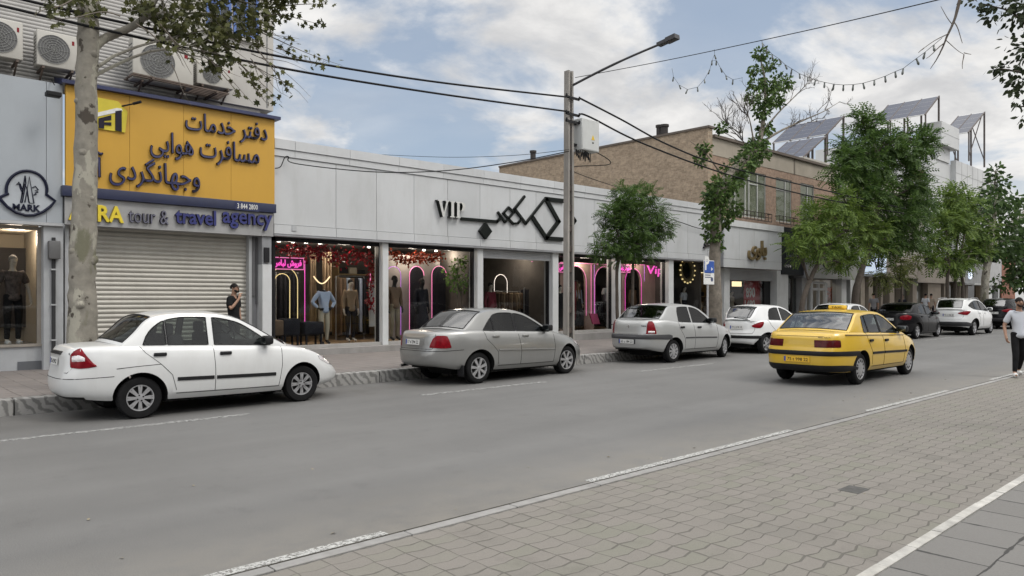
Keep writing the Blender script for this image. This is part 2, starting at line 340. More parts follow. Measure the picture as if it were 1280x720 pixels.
    st = N.new('ShaderNodeMapRange'); st.inputs[1].default_value = .55; st.inputs[2].default_value = .8; st.inputs[3].default_value = 1; st.inputs[4].default_value = .72; L.new(n3.outputs[0], st.inputs[0])
    k = M('MULTIPLY', M('ADD', .82, M('MULTIPLY', n2.outputs[0], .36)), st.outputs[0])
    s = N.new('ShaderNodeVectorMath'); s.operation = 'SCALE'; L.new(r.outputs[0], s.inputs[0]); L.new(k, s.inputs['Scale'])
    mx = N.new('ShaderNodeMix'); mx.data_type = 'RGBA'; L.new(j.outputs[0], mx.inputs['Factor']); mx.inputs['A'].default_value = (*jcol, 1); L.new(s.outputs[0], mx.inputs['B']); L.new(mx.outputs['Result'], b.inputs['Base Color'])
    h = M('ADD', M('MULTIPLY', j.outputs[0], 1.0), M('MULTIPLY', n2.outputs[0], .25)); bp = N.new('ShaderNodeBump'); bp.inputs['Strength'].default_value = bumps; bp.inputs['Distance'].default_value = .006; L.new(h, bp.inputs['Height']); L.new(bp.outputs[0], b.inputs['Normal'])
    MATS[name] = m; return m
def sheet(name, x0, x1, y0, y1, z, mat, kind='structure'):
    m = MB(); m.add([(x0, y0, z), (x1, y0, z), (x1, y1, z), (x0, y1, z)], [(0, 1, 2, 3)]); o = m.build(name, mat); o['kind'] = kind; return o
XA, XB = -25.0, 240.0
sheet('ground', -600, 900, -600, 900, -.06, pm('bare_ground', (.15, .14, .12), .95))
sheet('road', XA, XB, 4.36, 12.45, 0, asphalt())
PAVE = paver('zigzag_pavers', [(.140, .133, .119), (.166, .155, .138), (.182, .168, .151), (.166, .162, .135), (.195, .180, .160)], .23, .137, .0047, .22, (.10, .094, .082))
sheet('brick_paving', XA, XB, 1.835, 4.245, .004, PAVE)
TILE = paver('grey_paving_slabs', [(.125, .120, .113), (.155, .150, .142), (.18, .174, .164)], .45, .45, .009, 0.0, (.045, .044, .042), off=.35, bumps=.8)
o = sheet('slab_paving', XA, XB, -8.0, 1.765, .004, TILE)
# white stone band of half-metre pieces
STONE = pm('white_stone', (.38, .37, .345), .75, var=.25, scale=7, bump=.4, bscale=70, island=.16, dirt=.55)
m = MB(); x = -2.0
rnd = random.Random(3)
while x < 60:
    L_ = .49 + rnd.uniform(-.05, .05); dz = rnd.uniform(0, .004); dy = rnd.uniform(-.004, .004); m.rbox(x + .004, x + L_ - .004, 1.768 + dy, 1.838 + dy, -.05, .010 + dz, .003); x += L_
structure(m, 'stone_band', STONE)
CONC = pm('kerb_concrete', (.235, .23, .222), .85, var=.16, scale=6, bump=.4, bscale=90, island=.10, dirt=.5)
m = MB(); x = -3.0
while x < 120: m.rbox(x + .004, x + .995, 4.250, 4.345, -.05, .012 + rnd.uniform(0, .004), .006); x += 1.0
structure(m, 'edging_strip', CONC)
GAP = pm('joint_dirt', (.045, .042, .036), .95, var=.3, scale=12, bump=.5)
sheet('gutter_joint', XA, XB, 4.345, 4.392, .003, GAP)
# worn road paint
def worn_paint():
    m = pm('worn_road_paint', (.40, .40, .385), .7, var=.15, scale=9, bump=.3, bscale=150); N = m.node_tree.nodes; L = m.node_tree.links; b = N['Principled BSDF']
    tc = N.new('ShaderNodeTexCoord'); n = N.new('ShaderNodeTexNoise'); n.inputs['Scale'].default_value = 38; n.inputs['Detail'].default_value = 8; n.inputs['Roughness'].default_value = .75; L.new(tc.outputs['Object'], n.inputs['Vector'])
    r = N.new('ShaderNodeMapRange'); r.inputs[1].default_value = .41; r.inputs[2].default_value = .52; L.new(n.outputs[0], r.inputs[0]); L.new(r.outputs[0], b.inputs['Alpha']); return m
WP = worn_paint()
def faded_paint():
    m = pm('faded_road_paint', (.27, .27, .262), .75, var=.15, scale=9); N = m.node_tree.nodes; L = m.node_tree.links; b = N['Principled BSDF']
    tc = N.new('ShaderNodeTexCoord'); n = N.new('ShaderNodeTexNoise'); n.inputs['Scale'].default_value = 14; n.inputs['Detail'].default_value = 8; n.inputs['Roughness'].default_value = .7; L.new(tc.outputs['Object'], n.inputs['Vector'])
    r = N.new('ShaderNodeMapRange'); r.inputs[1].default_value = .36; r.inputs[2].default_value = .56; L.new(n.outputs[0], r.inputs[0]); L.new(r.outputs[0], b.inputs['Alpha']); return m
FP = faded_paint()
for a, b_ in ((.9, 2.9), (5.05, 8.85), (11.2, 14.7), (17.3, 20.8), (23.6, 27), (30, 33.4)):
    m = MB(); m.box(a, b_, 4.396, 4.48, -.02, .0045); structure(m, 'edge_line', WP)
for a in range(-3, 80, 6):
    a = a + 4.45; m = MB(); m.box(a, a + 3.0, 10.24, 10.36, -.02, .004); structure(m, 'bay_line', FP)
m = MB(); m.rbox(6.38, 6.62, 2.60, 2.78, -.05, .0075, .004); structure(m, 'drain_cover', pm('drain_iron', (.06, .058, .054), .7, var=.3, scale=20))
# far kerb of black-and-white veined stones, and the far pavement
def marble():
    m = pm('striped_kerbstone', (.24, .235, .225), .75, dirt=.4, bump=.4, bscale=60); N = m.node_tree.nodes; L = m.node_tree.links; b = N['Principled BSDF']; src = b.inputs['Base Color'].links[0].from_socket
    tc = N.new('ShaderNodeTexCoord'); mp = N.new('ShaderNodeMapping'); mp.inputs['Rotation'].default_value = (0, radians(38), 0); L.new(tc.outputs['Object'], mp.inputs[0])
    wv = N.new('ShaderNodeTexWave'); wv.inputs['Scale'].default_value = 2.6; wv.inputs['Distortion'].default_value = 9.0; wv.inputs['Detail'].default_value = 7; wv.inputs['Detail Scale'].default_value = 1.6; L.new(mp.outputs[0], wv.inputs['Vector'])
    r = N.new('ShaderNodeMapRange'); r.inputs[1].default_value = .45; r.inputs[2].default_value = .8; r.inputs[3].default_value = 1.12; r.inputs[4].default_value = .58; L.new(wv.outputs[0], r.inputs[0])
    s = N.new('ShaderNodeVectorMath'); s.operation = 'SCALE'; L.new(src, s.inputs[0]); L.new(r.outputs[0], s.inputs['Scale']); L.new(s.outputs[0], b.inputs['Base Color']); return m
m = MB(); x = -3.02
while x < 100:
    L_ = 1.0 if rnd.random() < .6 else 2.0
    if abs(x - 8.0) < .6: L_ = 1.0
    m.rbox(x + .008, x + L_ - .008 - (.06 if 7.0 < x < 7.9 else 0), 12.40, 12.62, -.05, .228 + rnd.uniform(-.006, .006), .016); x += L_
structure(m, 'kerb', marble())
PINK = paver('pink_grey_pavement', [(.150, .137, .128), (.176, .158, .148), (.198, .178, .166)], .30, .30, .006, 0, (.09, .08, .072), bumps=.3)
m = MB(); m.box(XA, XB, 12.628, 17.6, -.05, .232); structure(m, 'far_pavement', PINK)
PVZ = .232
# litter leaves and small stones on the road and paving
m = MB(); LT = pm('litter', (.22, .19, .13), .8, island=.5)
for k in range(130):
    x = rnd.uniform(.5, 26); y = rnd.choice([rnd.uniform(4.4, 5.2), rnd.uniform(5, 12.2), rnd.uniform(12.0, 12.38), rnd.uniform(2, 4)]); z = .006; a = rnd.uniform(0, 6.3); r = rnd.uniform(.008, .028)
    if y < 4.3: r *= .6
    m.add([(x + r * cos(a), y + r * sin(a), z), (x - r * .5 * sin(a), y + r * .5 * cos(a), z + r * .3), (x - r * cos(a), y - r * sin(a), z + .002), (x + r * .5 * sin(a), y - r * .5 * cos(a), z)], [(0, 1, 2, 3)])
o = m.build('street_litter', LT); o['kind'] = 'stuff'
# ------------------------------------------------------------------ cars: a lofted body, a lofted cabin with real window openings, wheels, lamps, trim
RUBBER = pm('tyre_rubber', (0.009, 0.009, 0.0095), 0.9, spec=0.2, var=0.2, scale=9, bump=0.3, bscale=90)
DARK = pm('underbody_black', (0.012, 0.012, 0.012), 0.9)
TRIM = pm('black_trim_plastic', (0.014, 0.014, 0.015), 0.55, spec=0.2, var=0.15)
SEAM = pm('panel_gap', (0.01, 0.01, 0.01), 0.9)
SEAT = pm('seat_fabric', (0.05, 0.05, 0.055), 0.9, var=0.2)
SILVER_RIM = pm('wheel_silver', (0.42, 0.42, 0.43), 0.35, 0.6, var=0.12, scale=12)
RIM_DARK = pm('wheel_recess', (0.02, 0.02, 0.02), 0.8)
PLATE = pm('plate_white', (0.62, 0.62, 0.6), 0.5, var=0.1, scale=20)
PLATE_Y = pm('plate_yellow', (0.7, 0.42, 0.03), 0.5, var=0.1, scale=20)
INK = pm('plate_ink', (0.02, 0.02, 0.02), 0.6)
PLATE_BLUE = pm('plate_blue', (0.03, 0.06, 0.3), 0.5)
MIRROR = pm('mirror_face', (0.12, 0.13, 0.13), 0.1, 1.0, var=0.05)
CHROME = pm('chrome', (0.6, 0.6, 0.6), 0.15, 1.0, var=0.05)
LAMP_RED = pm('lamp_red', (0.16, 0.003, 0.008), 0.2, var=0.3, scale=16, spec=0.25)
LAMP_DARKRED = pm('lamp_dark_red', (0.07, 0.006, 0.008), 0.2, var=0.3, scale=16, spec=0.25)
LAMP_CLEAR = pm('lamp_clear', (0.62, 0.58, 0.58), 0.12, 0.2, var=0.3, scale=22, coat=1.0)
CAR_GLASS = glass('car_window_glass', (0.42, 0.46, 0.44), 1.55)
CAR_GLASS_DARK = glass('tinted_window_glass', (0.16, 0.18, 0.18), 1.6)
CAR_GLASS_REAR = glass('rear_window_glass', (0.28, 0.31, 0.31), 2.7)
CAR_GLASS_SMOKE = glass('smoked_rear_glass', (0.16, 0.17, 0.17), 1.5)

class CarShape:
    def __init__(s, sp):
        s.sp = sp; s.xr, s.xf, s.W = sp['xr'], sp['xf'], sp['W']; s.xm = (s.xr + s.xf) / 2; s.hl = (s.xf - s.xr) / 2
        s.zs = pchip(sp['shoulder']); s.zb0 = pchip(sp['bottom'])
        s.dw = pchip(sp.get('dw', [(0, .09), (.12, .03), (.35, .005), (.55, 0), (.75, .015), (.9, .04), (.96, .06), (1, .10)]))
        s.dr = pchip(sp['dr']); s.df = pchip(sp['df'])
        s.nr, s.nf = sp.get('nr', 4.0), sp.get('nf', 3.2)
        s.ra = sp.get('ra', sp['tr'] + .05); s.tr = sp['tr']; s.ax = sp['axles']
        U = []
        def caps(n):
            L = [(1.0 if cy == 0 else (1 - cy ** n) ** (1 / n), cy) for cy in [0, .12, .25, .38, .5, .62, .72]]
            q0 = L[-1]; t = 0
            a0 = math.atan2(.72 ** (n / 2), q0[0] ** (n / 2))
            k = 1
            while True:
                a = a0 + k * (pi / 2 - a0) / 22; cx = cos(a) ** (2 / n); cy = sin(a) ** (2 / n)
                if cx < .84: break
                L.append((cx, cy)); k += 1
            return L
        R = [(-1, a, b) for a, b in caps(s.nr)]; F = [(1, a, b) for a, b in caps(s.nf)]
        xa = s.xm - R[-1][1] * s.hl; xb = s.xm + F[-1][1] * s.hl
        st = set(); x = xa + .05
        while x < xb - .03: st.add(round(x, 4)); x += .06
        for xw in s.ax:
            st = {q for q in st if not (xw - s.ra - .03 < q < xw + s.ra + .03)}
            st.add(xw - s.ra - .012); st.add(xw + s.ra + .012)
            for k in range(1, 24): st.add(xw - s.ra * cos(pi * k / 24))
            st.add(xw - s.ra); st.add(xw + s.ra)
        S = []
        for q in sorted(st):
            if not (xa + .01 < q < xb - .01): continue
            if q < s.xm: c = (s.xm - q) / s.hl; S.append((-1, c, (1 - c ** s.nr) ** (1 / s.nr)))
            else: c = (q - s.xm) / s.hl; S.append((1, c, (1 - c ** s.nf) ** (1 / s.nf)))
        s.U = R + S + F[::-1]; s.nR = len(R); s.nF = len(F)
        s.xn = [s.xm + a * b * s.hl for a, b, c in s.U]
        # arc length along the outline
        P = [Vector((s.xm + a * b * s.hl, c * s.W / 2)) for a, b, c in s.U]
        s.arc = [0]
        for i in range(1, len(P)): s.arc.append(s.arc[-1] + (P[i] - P[i - 1]).length)
        s.cr = min(range(s.nR), key=lambda i: abs((1 - s.U[i][1]) * s.hl - (1 - s.U[i][2]) * s.W / 2))
        s.cf = len(P) - 1 - min(range(s.nF), key=lambda i: abs((1 - F[i][1]) * s.hl - (1 - F[i][2]) * s.W / 2))
    def zb(s, i):
        x = s.xn[i]
        for xw in s.ax:
            if abs(x - xw) <= s.ra + 1e-6: return s.tr + sqrt(max(0, s.ra ** 2 - (x - xw) ** 2))
        return s.zb0(x)
    def pt_u(s, u, z):
        sg, cx, cy = u; xn = s.xm + sg * cx * s.hl
        z0, z1 = s.zb0(xn), s.zs(xn); v = max(0.0, min(1.0, (z - z0) / (z1 - z0)))
        y = cy * (s.W / 2 - s.dw(v)); e = (s.dr(v) if sg < 0 else -s.df(v)) * cx ** 4
        return Vector((xn + e, y, z))
    def side(s, x, z, off=0.0):                    # point on the left side surface
        sg = -1 if x < s.xm else 1; n = s.nr if sg < 0 else s.nf; c = min(1, abs(x - s.xm) / s.hl)
        p = s.pt_u((sg, c, (1 - c ** n) ** (1 / n)), z); return Vector((x, p.y + off, z))
    def at_arc(s, a, z, off=0.0):
        a = max(0.0, min(s.arc[-1] - 1e-5, a)); i = 0
        while s.arc[i + 1] < a: i += 1
        t = (a - s.arc[i]) / (s.arc[i + 1] - s.arc[i])
        p0, p1 = s.pt_u(s.U[i], z), s.pt_u(s.U[i + 1], z); p = p0.lerp(p1, t)
        if off:
            d = (p1 - p0); nrm = Vector((d.y, -d.x, 0))
            if nrm.length > 1e-6: nrm.normalize(); nrm = -nrm; p = p + nrm * off
        return p

def mir(p): return Vector((p[0], -p[1], p[2]))

def make_car(sp, root):
    S = CarShape(sp); paintm = sp['paint']; U = S.U; nI = len(U)
    g = [0, .025, .06, .13, .22, .32, .43, .54, .65, .75, .83, .89, .935, .97, 1.0]; nJ = len(g)
    crown = pchip(sp['crown'])
    left = [[None] * nJ for _ in range(nI)]
    for i in range(nI):
        zb = S.zb(i); zt = S.zs(S.xn[i])
        for j in range(nJ): left[i][j] = S.pt_u(U[i], zb + g[j] * (zt - zb))
    gh = sp['cabin']; x0, x3 = gh['x0'], gh['x3']
    doors = sp['doors']                            # (x0, x1) ranges
    body = MB(); dmb = {}; K = 10
    def region(x, z):
        for k, (a, b) in enumerate(doors):
            if a < x < b and z > sp['sill_z']: return k
        return None
    for sd in (1, -1):
        idx = {}
        f = (lambda p: p) if sd == 1 else mir
        base = len(body.v); body.v.extend([tuple(f(left[i][j])) for i in range(nI) for j in range(nJ)])
        for i in range(nI - 1):
            for j in range(nJ - 1):
                q = [(i, j), (i + 1, j), (i + 1, j + 1), (i, j + 1)]
                if sd == 1: q = q[::-1]
                c = sum((left[a][b] for a, b in q), Vector()) / 4
                k = region(c.x, c.z)
                arch = any(abs(c.x - xw) < S.ra + .03 and c.z < S.tr + S.ra + .03 for xw in S.ax)
                if k is not None and not arch:
                    m = dmb.setdefault((k, sd), MB()); m.add([f(left[a][b]) for a, b in q], [(0, 1, 2, 3)])
                else:
                    body.f.append([base + a * nJ + b for a, b in q]); body.m.append(0)
    # deck: bonnet, boot lid, cabin floor level (dark)
    T = [1 - 2 * k / K for k in range(K + 1)]; base = len(body.v)
    for i in range(nI):
        p = left[i][-1]; e = min(1.0, (p.y / (S.W / 2 - .1)) ** 2) if p.y < S.W / 2 - .1 else 1.0
        for t in T: body.v.append((p.x, p.y * t, p.z + crown(p.x) * e * (1 - t * t)))
    for i in range(nI - 1):
        xc = (left[i][-1].x + left[i + 1][-1].x) / 2
        for k in range(K):
            a = base + i * (K + 1) + k; body.f.append([a, a + 1, a + K + 2, a + K + 1]); body.m.append(1 if x0 + .06 < xc < x3 - .02 and 1 <= k <= K - 2 + 0 else 0)
    # underside
    base = len(body.v)
    for i in range(nI):
        p = left[i][0]; body.v.extend([tuple(p), tuple(mir(p))])
    for i in range(nI - 1):
        a = base + i * 2; body.f.append([a, a + 2, a + 3, a + 1]); body.m.append(1)
    body.box(S.ax[0] + S.ra, S.ax[1] - S.ra, -S.W * .42, S.W * .42, .20, .5, 1); body.box(S.ax[0] - .35, S.ax[1] + .35, -S.W * .2, S.W * .2, .17, .3, 1)  # floor blocks, made wide to block light beneath the car
    body.box(S.xr + .4, S.ax[0], -S.W * .3, S.W * .3, .28, .5, 1)
    # wheel-arch returns
    for xw in S.ax:
        for sd in (1, -1):
            arcp = [i for i in range(nI) if abs(S.xn[i] - xw) <= S.ra + 1e-6]
            vs = []
            for i in arcp:
                p = left[i][0]; q = Vector((p.x, p.y - .03, p.z + .0)); vs += [p, q] if sd == 1 else [mir(p), mir(q)]
            body.add(vs, [(2 * k, 2 * k + 1, 2 * k + 3, 2 * k + 2) for k in range(len(arcp) - 1)], 1)
    # ---- cabin
    zr = pchip(gh['roof']); wt = pchip(gh['wtop']); wb = pchip(gh['wbot']); lean = gh.get('lean', .36); bow = pchip([(x0, gh.get('bow', (-.09, .16))[0]), (gh['x1'], -.03), (gh['x2'], .05), (x3, gh.get('bow', (-.09, .16))[1])])
    br = {x0, gh['x1'], gh['x2'], x3, x0 + .05, x3 - .05}
    for a, b in gh['win']: br |= {a, b}
    x = x0
    while x < x3: br.add(round(x, 3)); x += .045
    st = sorted(br); st = [q for i, q in enumerate(st) if i == 0 or q - st[i - 1] > .004]
    frame = gh.get('frame', .012); sect = []
    for x in st:
        zsh = S.zs(x); w0 = S.side(x, zsh).y - .004 if S.xr + .1 < x < S.xf - .1 else S.side(max(S.xr + .1, min(S.xf - .1, x)), zsh).y - .004
        zt = max(zr(x), zsh + .004); hgt = zt - zsh; drop = min(.055, hgt * .45)
        ys = lambda z: w0 - lean * (z - zsh) * (.75 + .35 * (z - zsh) / .5)
        zw0 = max(zsh + .006, min(wb(x), zt - drop)); zw1 = max(zw0, min(wt(x), zt - drop - frame * min(1, hgt / .25)))
        ins = any(a - 1e-6 <= x <= b + 1e-6 for a, b in gh['win'])
        if not ins: zw1 = max(zw0, zw1)
        z3 = zt - drop; y3 = ys(z3)
        P = [Vector((x, ys(zsh - .03), zsh - .03)), Vector((x, ys(zw0), zw0)), Vector((x, ys(zw1), zw1)), Vector((x, y3, z3)),
             Vector((x, y3 - drop * .35, zt - drop * .28)), Vector((x, y3 - .055 - drop * .35, zt))]
        cg = crown(x) * (1 - min(1, hgt / .25)) + .03 * min(1, hgt / .25)
        yc = P[-1].y
        for k in range(1, 6):
            t = 1 - k / 5; P.append(Vector((x, yc * t, zt + cg * (1 - t * t))))
        bx = bow(x)
        P = [Vector((p.x + bx * (1 - min(1, (p.y / w0) ** 2)), p.y, p.z)) for p in P]
        sect.append(P)
    cab = MB(); panes = {}; nP = len(sect[0])
    def pane(key): return panes.setdefault(key, MB())
    pillar = gh.get('pillar', 0)
    for sd in (1, -1):
        f = (lambda p: p) if sd == 1 else mir
        for i in range(len(st) - 1):
            xm = (st[i] + st[i + 1]) / 2
            for k in range(nP - 1):
                q = [f(sect[i][k]), f(sect[i + 1][k]), f(sect[i + 1][k + 1]), f(sect[i][k + 1])]
                if sd == 1: q = q[::-1]
                if (q[0] - q[2]).length < 1e-5 or (q[1] - q[3]).length < 1e-5: continue
                fc = [(0, 1, 2, 3)]
                if k == 1:
                    wi = [n for n, (a, b) in enumerate(gh['win']) if a - 1e-6 <= st[i] and st[i + 1] <= b + 1e-6]
                    if wi: pane(('side', wi[0], sd)).add(q, fc); continue
                    if gh['win'][0][0] < xm < gh['win'][-1][1]: cab.add(q, fc, 1 if pillar else 0); continue
                if k >= 5:
                    if x0 + .05 - 1e-6 <= st[i] and st[i + 1] <= gh['x1'] + 1e-6: pane(('rear', 0, 0)).add(q, fc); continue
                    if gh['x2'] - 1e-6 <= st[i] and st[i + 1] <= x3 - .05 + 1e-6: pane(('front', 0, 0)).add(q, fc); continue
                cab.add(q, fc, 0)
    b = body.build('body', [paintm, DARK], root, 38, world=False)
    bm = bmesh.new(); bm.from_mesh(b.data); bmesh.ops.remove_doubles(bm, verts=bm.verts[:], dist=.0006); bm.to_mesh(b.data); bm.free(); b.data.set_sharp_from_angle(angle=radians(38))
    def weld(o, ang=40):
        bm = bmesh.new(); bm.from_mesh(o.data); bmesh.ops.remove_doubles(bm, verts=bm.verts[:], dist=.0006); bm.to_mesh(bm and o.data); bm.free()
        o.data.polygons.foreach_set('use_smooth', [True] * len(o.data.polygons)); o.data.set_sharp_from_angle(angle=radians(ang))
    rf = cab.build('roof', [paintm, TRIM], root, 40, world=False); weld(rf)
    for (kind, n, sd), m in panes.items():
        gm = gh.get('glass', CAR_GLASS) if kind != 'rear' else gh.get('rear_glass', CAR_GLASS_REAR)
        weld(m.build({'side': 'side_window', 'rear': 'rear_window', 'front': 'windscreen'}[kind], gm, root, 60, world=False), 60)
    dob = {}
    for (k, sd), m in dmb.items():
        o = m.build('door', paintm, root, 38, world=False); weld(o, 38); dob[(k, sd)] = o
    # window rubbers + seams + trim
    rub = MB()
    for n, (a, bb) in enumerate(gh['win']):
        ii = [i for i in range(len(st)) if a - 1e-6 <= st[i] <= bb + 1e-6]
        loop = [sect[i][1] for i in ii] + [sect[i][2] for i in ii[::-1]]
        lp = [p for i, p in enumerate(loop) if i == 0 or (p - loop[i - 1]).length > 1e-3]
        for sd in (1, -1): rub.tube([(p if sd == 1 else mir(p)) for p in lp + lp[:1]], gh.get('rubber', .009), 5, cap=False)
    def rimloop(i0, i1):
        A = sect[i0][5:]; B = sect[i1][5:]
        lp = [sect[i][5] for i in range(i0, i1 + 1)] + A[0:0] + sect[i1][5:] + [mir(p) for p in sect[i1][5:][::-1]] + [mir(sect[i][5]) for i in range(i1, i0 - 1, -1)] + [mir(p) for p in sect[i0][5:]] + sect[i0][5:][::-1]
        return [p for i, p in enumerate(lp) if i == 0 or (p - lp[i - 1]).length > 1e-3]
    near = lambda v: min(range(len(st)), key=lambda i: abs(st[i] - v))
    rub.tube(rimloop(near(x0 + .05), near(gh['x1'])), .011, 5, cap=False); rub.tube(rimloop(near(gh['x2']), near(x3 - .05)), .011, 5, cap=False)
    rub.build('window_seal', TRIM, root, 40, world=False)
    sm = MB()
    for line in sp.get('seams', []):
        pts = []
        for (xa, za), (xb, zb_) in zip(line, line[1:]):
            for k in range(8): t = k / 8; pts.append((xa + (xb - xa) * t, za + (zb_ - za) * t))
        pts.append(line[-1])
        P = [S.side(x, z, 0.0) for x, z in pts]
        sm.tube(P, .0042, 4); sm.tube([mir(p) for p in P], .0042, 4)
    for line in sp.get('rear_seams', []):            # (arc from rear centre, z)
        P = []
        for (aa, za), (ab, zb_) in zip(line, line[1:]):
            for k in range(9): t = k / 8; P.append(S.at_arc(aa + (ab - aa) * t, za + (zb_ - za) * t, 0))
        P = [p for i, p in enumerate(P) if i == 0 or (p - P[i - 1]).length > 1e-3]
        sm.tube(P, .0045, 4); sm.tube([mir(p) for p in P], .0045, 4)
    bl = sp.get('boot_line')
    if sm.v: sm.build('panel_gaps', SEAM, root, 40, world=False)
    # patches that follow the body: bumpers, strips, lamps.  cols = (arc, zlo, zhi), arc measured from the rear (or front) corner
    def patch(name, cols, off, mat, ref='rear', sides=(1, -1), parent=None, sub=4, nz=4):
        zf0 = pchip([(c[0], c[1]) for c in cols]); zf1 = pchip([(c[0], c[2]) for c in cols])
        a0, a1 = cols[0][0], cols[-1][0]; n = max(4, int((a1 - a0) / .03)); refa = S.arc[S.cr] if ref == 'rear' else (0 if ref == 'abs' else S.arc[S.cf])
        sgn = -1 if ref == 'front' else 1; out = []
        for sd in sides:
            f = (lambda p: p) if sd == 1 else mir
            m = out[0] if ref == 'abs' and out else MB(); G = []
            for i in range(n + 1):
                a = a0 + (a1 - a0) * i / n
                for c in cols:
                    if abs(c[0] - a) < (a1 - a0) / n * .5: a = c[0]
                z0, z1 = zf0(a), zf1(a); A = max(0, refa + sgn * a)
                row = [S.at_arc(A, z0, -.01)] + [S.at_arc(A, z0 + (z1 - z0) * j / nz, off * (.55 if j in (0, nz) else 1)) for j in range(nz + 1)] + [S.at_arc(A, z1, -.01)]
                G.append([f(p) for p in row])
            G = [[f(S.at_arc(max(0, refa + sgn * a0), zf0(a0) + (zf1(a0) - zf0(a0)) * min(1, max(0, (j - 1) / nz)), -.01)) for j in range(nz + 3)]] + G + \
                [[f(S.at_arc(max(0, refa + sgn * a1), zf0(a1) + (zf1(a1) - zf0(a1)) * min(1, max(0, (j - 1) / nz)), -.01)) for j in range(nz + 3)]]
            k = nz + 3; m.add([p for r in G for p in r], [(i * k + j, (i + 1) * k + j, (i + 1) * k + j + 1, i * k + j + 1)[::(1 if sd * sgn == 1 else -1)] for i in range(len(G) - 1) for j in range(k - 1)])
            out.append(m)
        for m in (out[:1] if ref == 'abs' else out): m.build(name, mat, parent or root, 45, world=False)
    for args in sp.get('patches', []): patch(*args[:4], **(args[4] if len(args) > 4 else {}))
    # whole-width strips across the tail join both sides
    for name, cols, off, mat in sp.get('bands', []):
        patch(name, cols, off, mat, ref='abs', nz=4)
    # handles, mouldings
    for (k, x, z) in sp.get('handles', []):
        for sd in (1, -1):
            p = S.side(x, z); m = MB(); hm = sp.get('handle_mat', TRIM)
            y0 = p.y * sd
            m.rbox(x - .085, x + .085, y0 - .004 if sd > 0 else y0 - .03, y0 + .03 if sd > 0 else y0 + .004, z - .024, z + .024, .012)
            o = m.build('handle', hm, dob.get((k, sd), root), 50, world=False)
    for (xa, za, xb, zb_, hh, mat) in sp.get('mouldings', []):
        for sd in (1, -1):
            m = MB(); G = []
            n = 14
            for i in range(n + 1):
                t = i / n; x = xa + (xb - xa) * t; z = za + (zb_ - za) * t
                G.append([S.side(x, z - hh / 2, -.005), S.side(x, z - hh / 2 + .006, .012), S.side(x, z + hh / 2 - .006, .012), S.side(x, z + hh / 2, -.005)])
            vs = [(p if sd == 1 else mir(p)) for r in G for p in r]
            m.add(vs, [(i * 4 + j, i * 4 + j + 1, (i + 1) * 4 + j + 1, (i + 1) * 4 + j)[::(-1 if sd == 1 else 1)] for i in range(n) for j in range(3)] + [(0, 1, 2, 3), (n * 4, n * 4 + 1, n * 4 + 2, n * 4 + 3)])
            m.build('side_moulding', mat, root, 40, world=False)
    # mirrors
    mx_, mz_ = sp['mirror']
    for sd in (1, -1):
        p = S.side(mx_, S.zs(mx_)); m = MB()
        m.rbox(mx_ - .06, mx_ + .07, sd * (p.y - .02) if sd > 0 else -(p.y + .20), (p.y + .20) if sd > 0 else -(p.y - .02), mz_ - .055, mz_ + .075, .035, 0)
        m.rbox(mx_ - .066, mx_ - .058, (p.y + .02) * sd if sd > 0 else -(p.y + .185), (p.y + .185) if sd > 0 else -(p.y + .02), mz_ - .04, mz_ + .06, .003, 1)
        m.build('wing_mirror', [sp.get('mirror_mat', TRIM), MIRROR], root, 40, world=False)
    # licence plate on the tail
    pw, ph, pz = sp.get('plate', (.44, .1, .8)); px_ = S.at_arc(.05, pz).x; m = MB()
    tilt = (S.at_arc(.05, pz + ph / 2).x - S.at_arc(.05, pz - ph / 2).x)
    fm = lambda a, b_, d: (px_ - .012 - d + (b_ / ph) * tilt, -a, pz + b_)
    m.prism([(-pw / 2, -ph / 2), (pw / 2, -ph / 2), (pw / 2, ph / 2), (-pw / 2, ph / 2)], fm, .008, 0)
    pl = m.build('licence_plate', [sp.get('plate_mat', PLATE)], root, world=False)
    t = MB(); text_into(t, sp['plate_text'], lambda a, b_, d: fm(a - pw * .36, b_ - ph * .3, .008 + d), pw * .8, ph * .6, .002, .01, mi=0)
    t.prism([(-pw / 2 + .004, -ph / 2 + .004), (-pw / 2 + .04, -ph / 2 + .004), (-pw / 2 + .04, ph / 2 - .004), (-pw / 2 + .004, ph / 2 - .004)], lambda a, b_, d: fm(a, b_, .008 + d), .001, 1)
    t.build('plate_characters', [INK, PLATE_BLUE], pl, world=False)
    # interior
    m = MB(); zi = S.zs(gh['x1']) ; fw = S.W * .5
    for xs, xb in ((gh['seat'][0], -.1), (gh['seat'][1], -.06)):
        for ys in (-.36, .36):
            m.rbox(xs - .1, xs + .08, ys - .24, ys + .24, zi - .35, zi + .13, .05); m.rbox(xs - .12, xs - .02, ys - .13, ys + .13, zi + .13, zi + .3, .04)
    m.rbox(gh['x2'] + .25, x3 - .08, -S.W / 2 + .25, S.W / 2 - .25, zi - .1, zi - .015, .03)
    wx = gh['seat'][1] + .42
    m.tube([(wx + .05 * sin(q), .36 + .18 * cos(q), zi - .02 + .16 * sin(q)) for q in [2 * pi * k / 20 for k in range(21)]], .014, 6, cap=False)
    m.build('interior', SEAT, root, 40, world=False)
    # wheels
    for n, xw in enumerate(S.ax):
        for sd in (1, -1):
            yo = S.side(xw, S.tr + S.ra + .02).y - sp.get('wheel_in', .03)
            make_wheel(root, xw, sd * yo, sd, S.tr, sp.get('tw', .175), sp.get('rim', 'cover'), steer=sp.get('steer', 0) if n == 1 else 0, rimr=sp.get('rimr', .63), rim_mat=sp.get('rim_mat', SILVER_RIM))
    return S

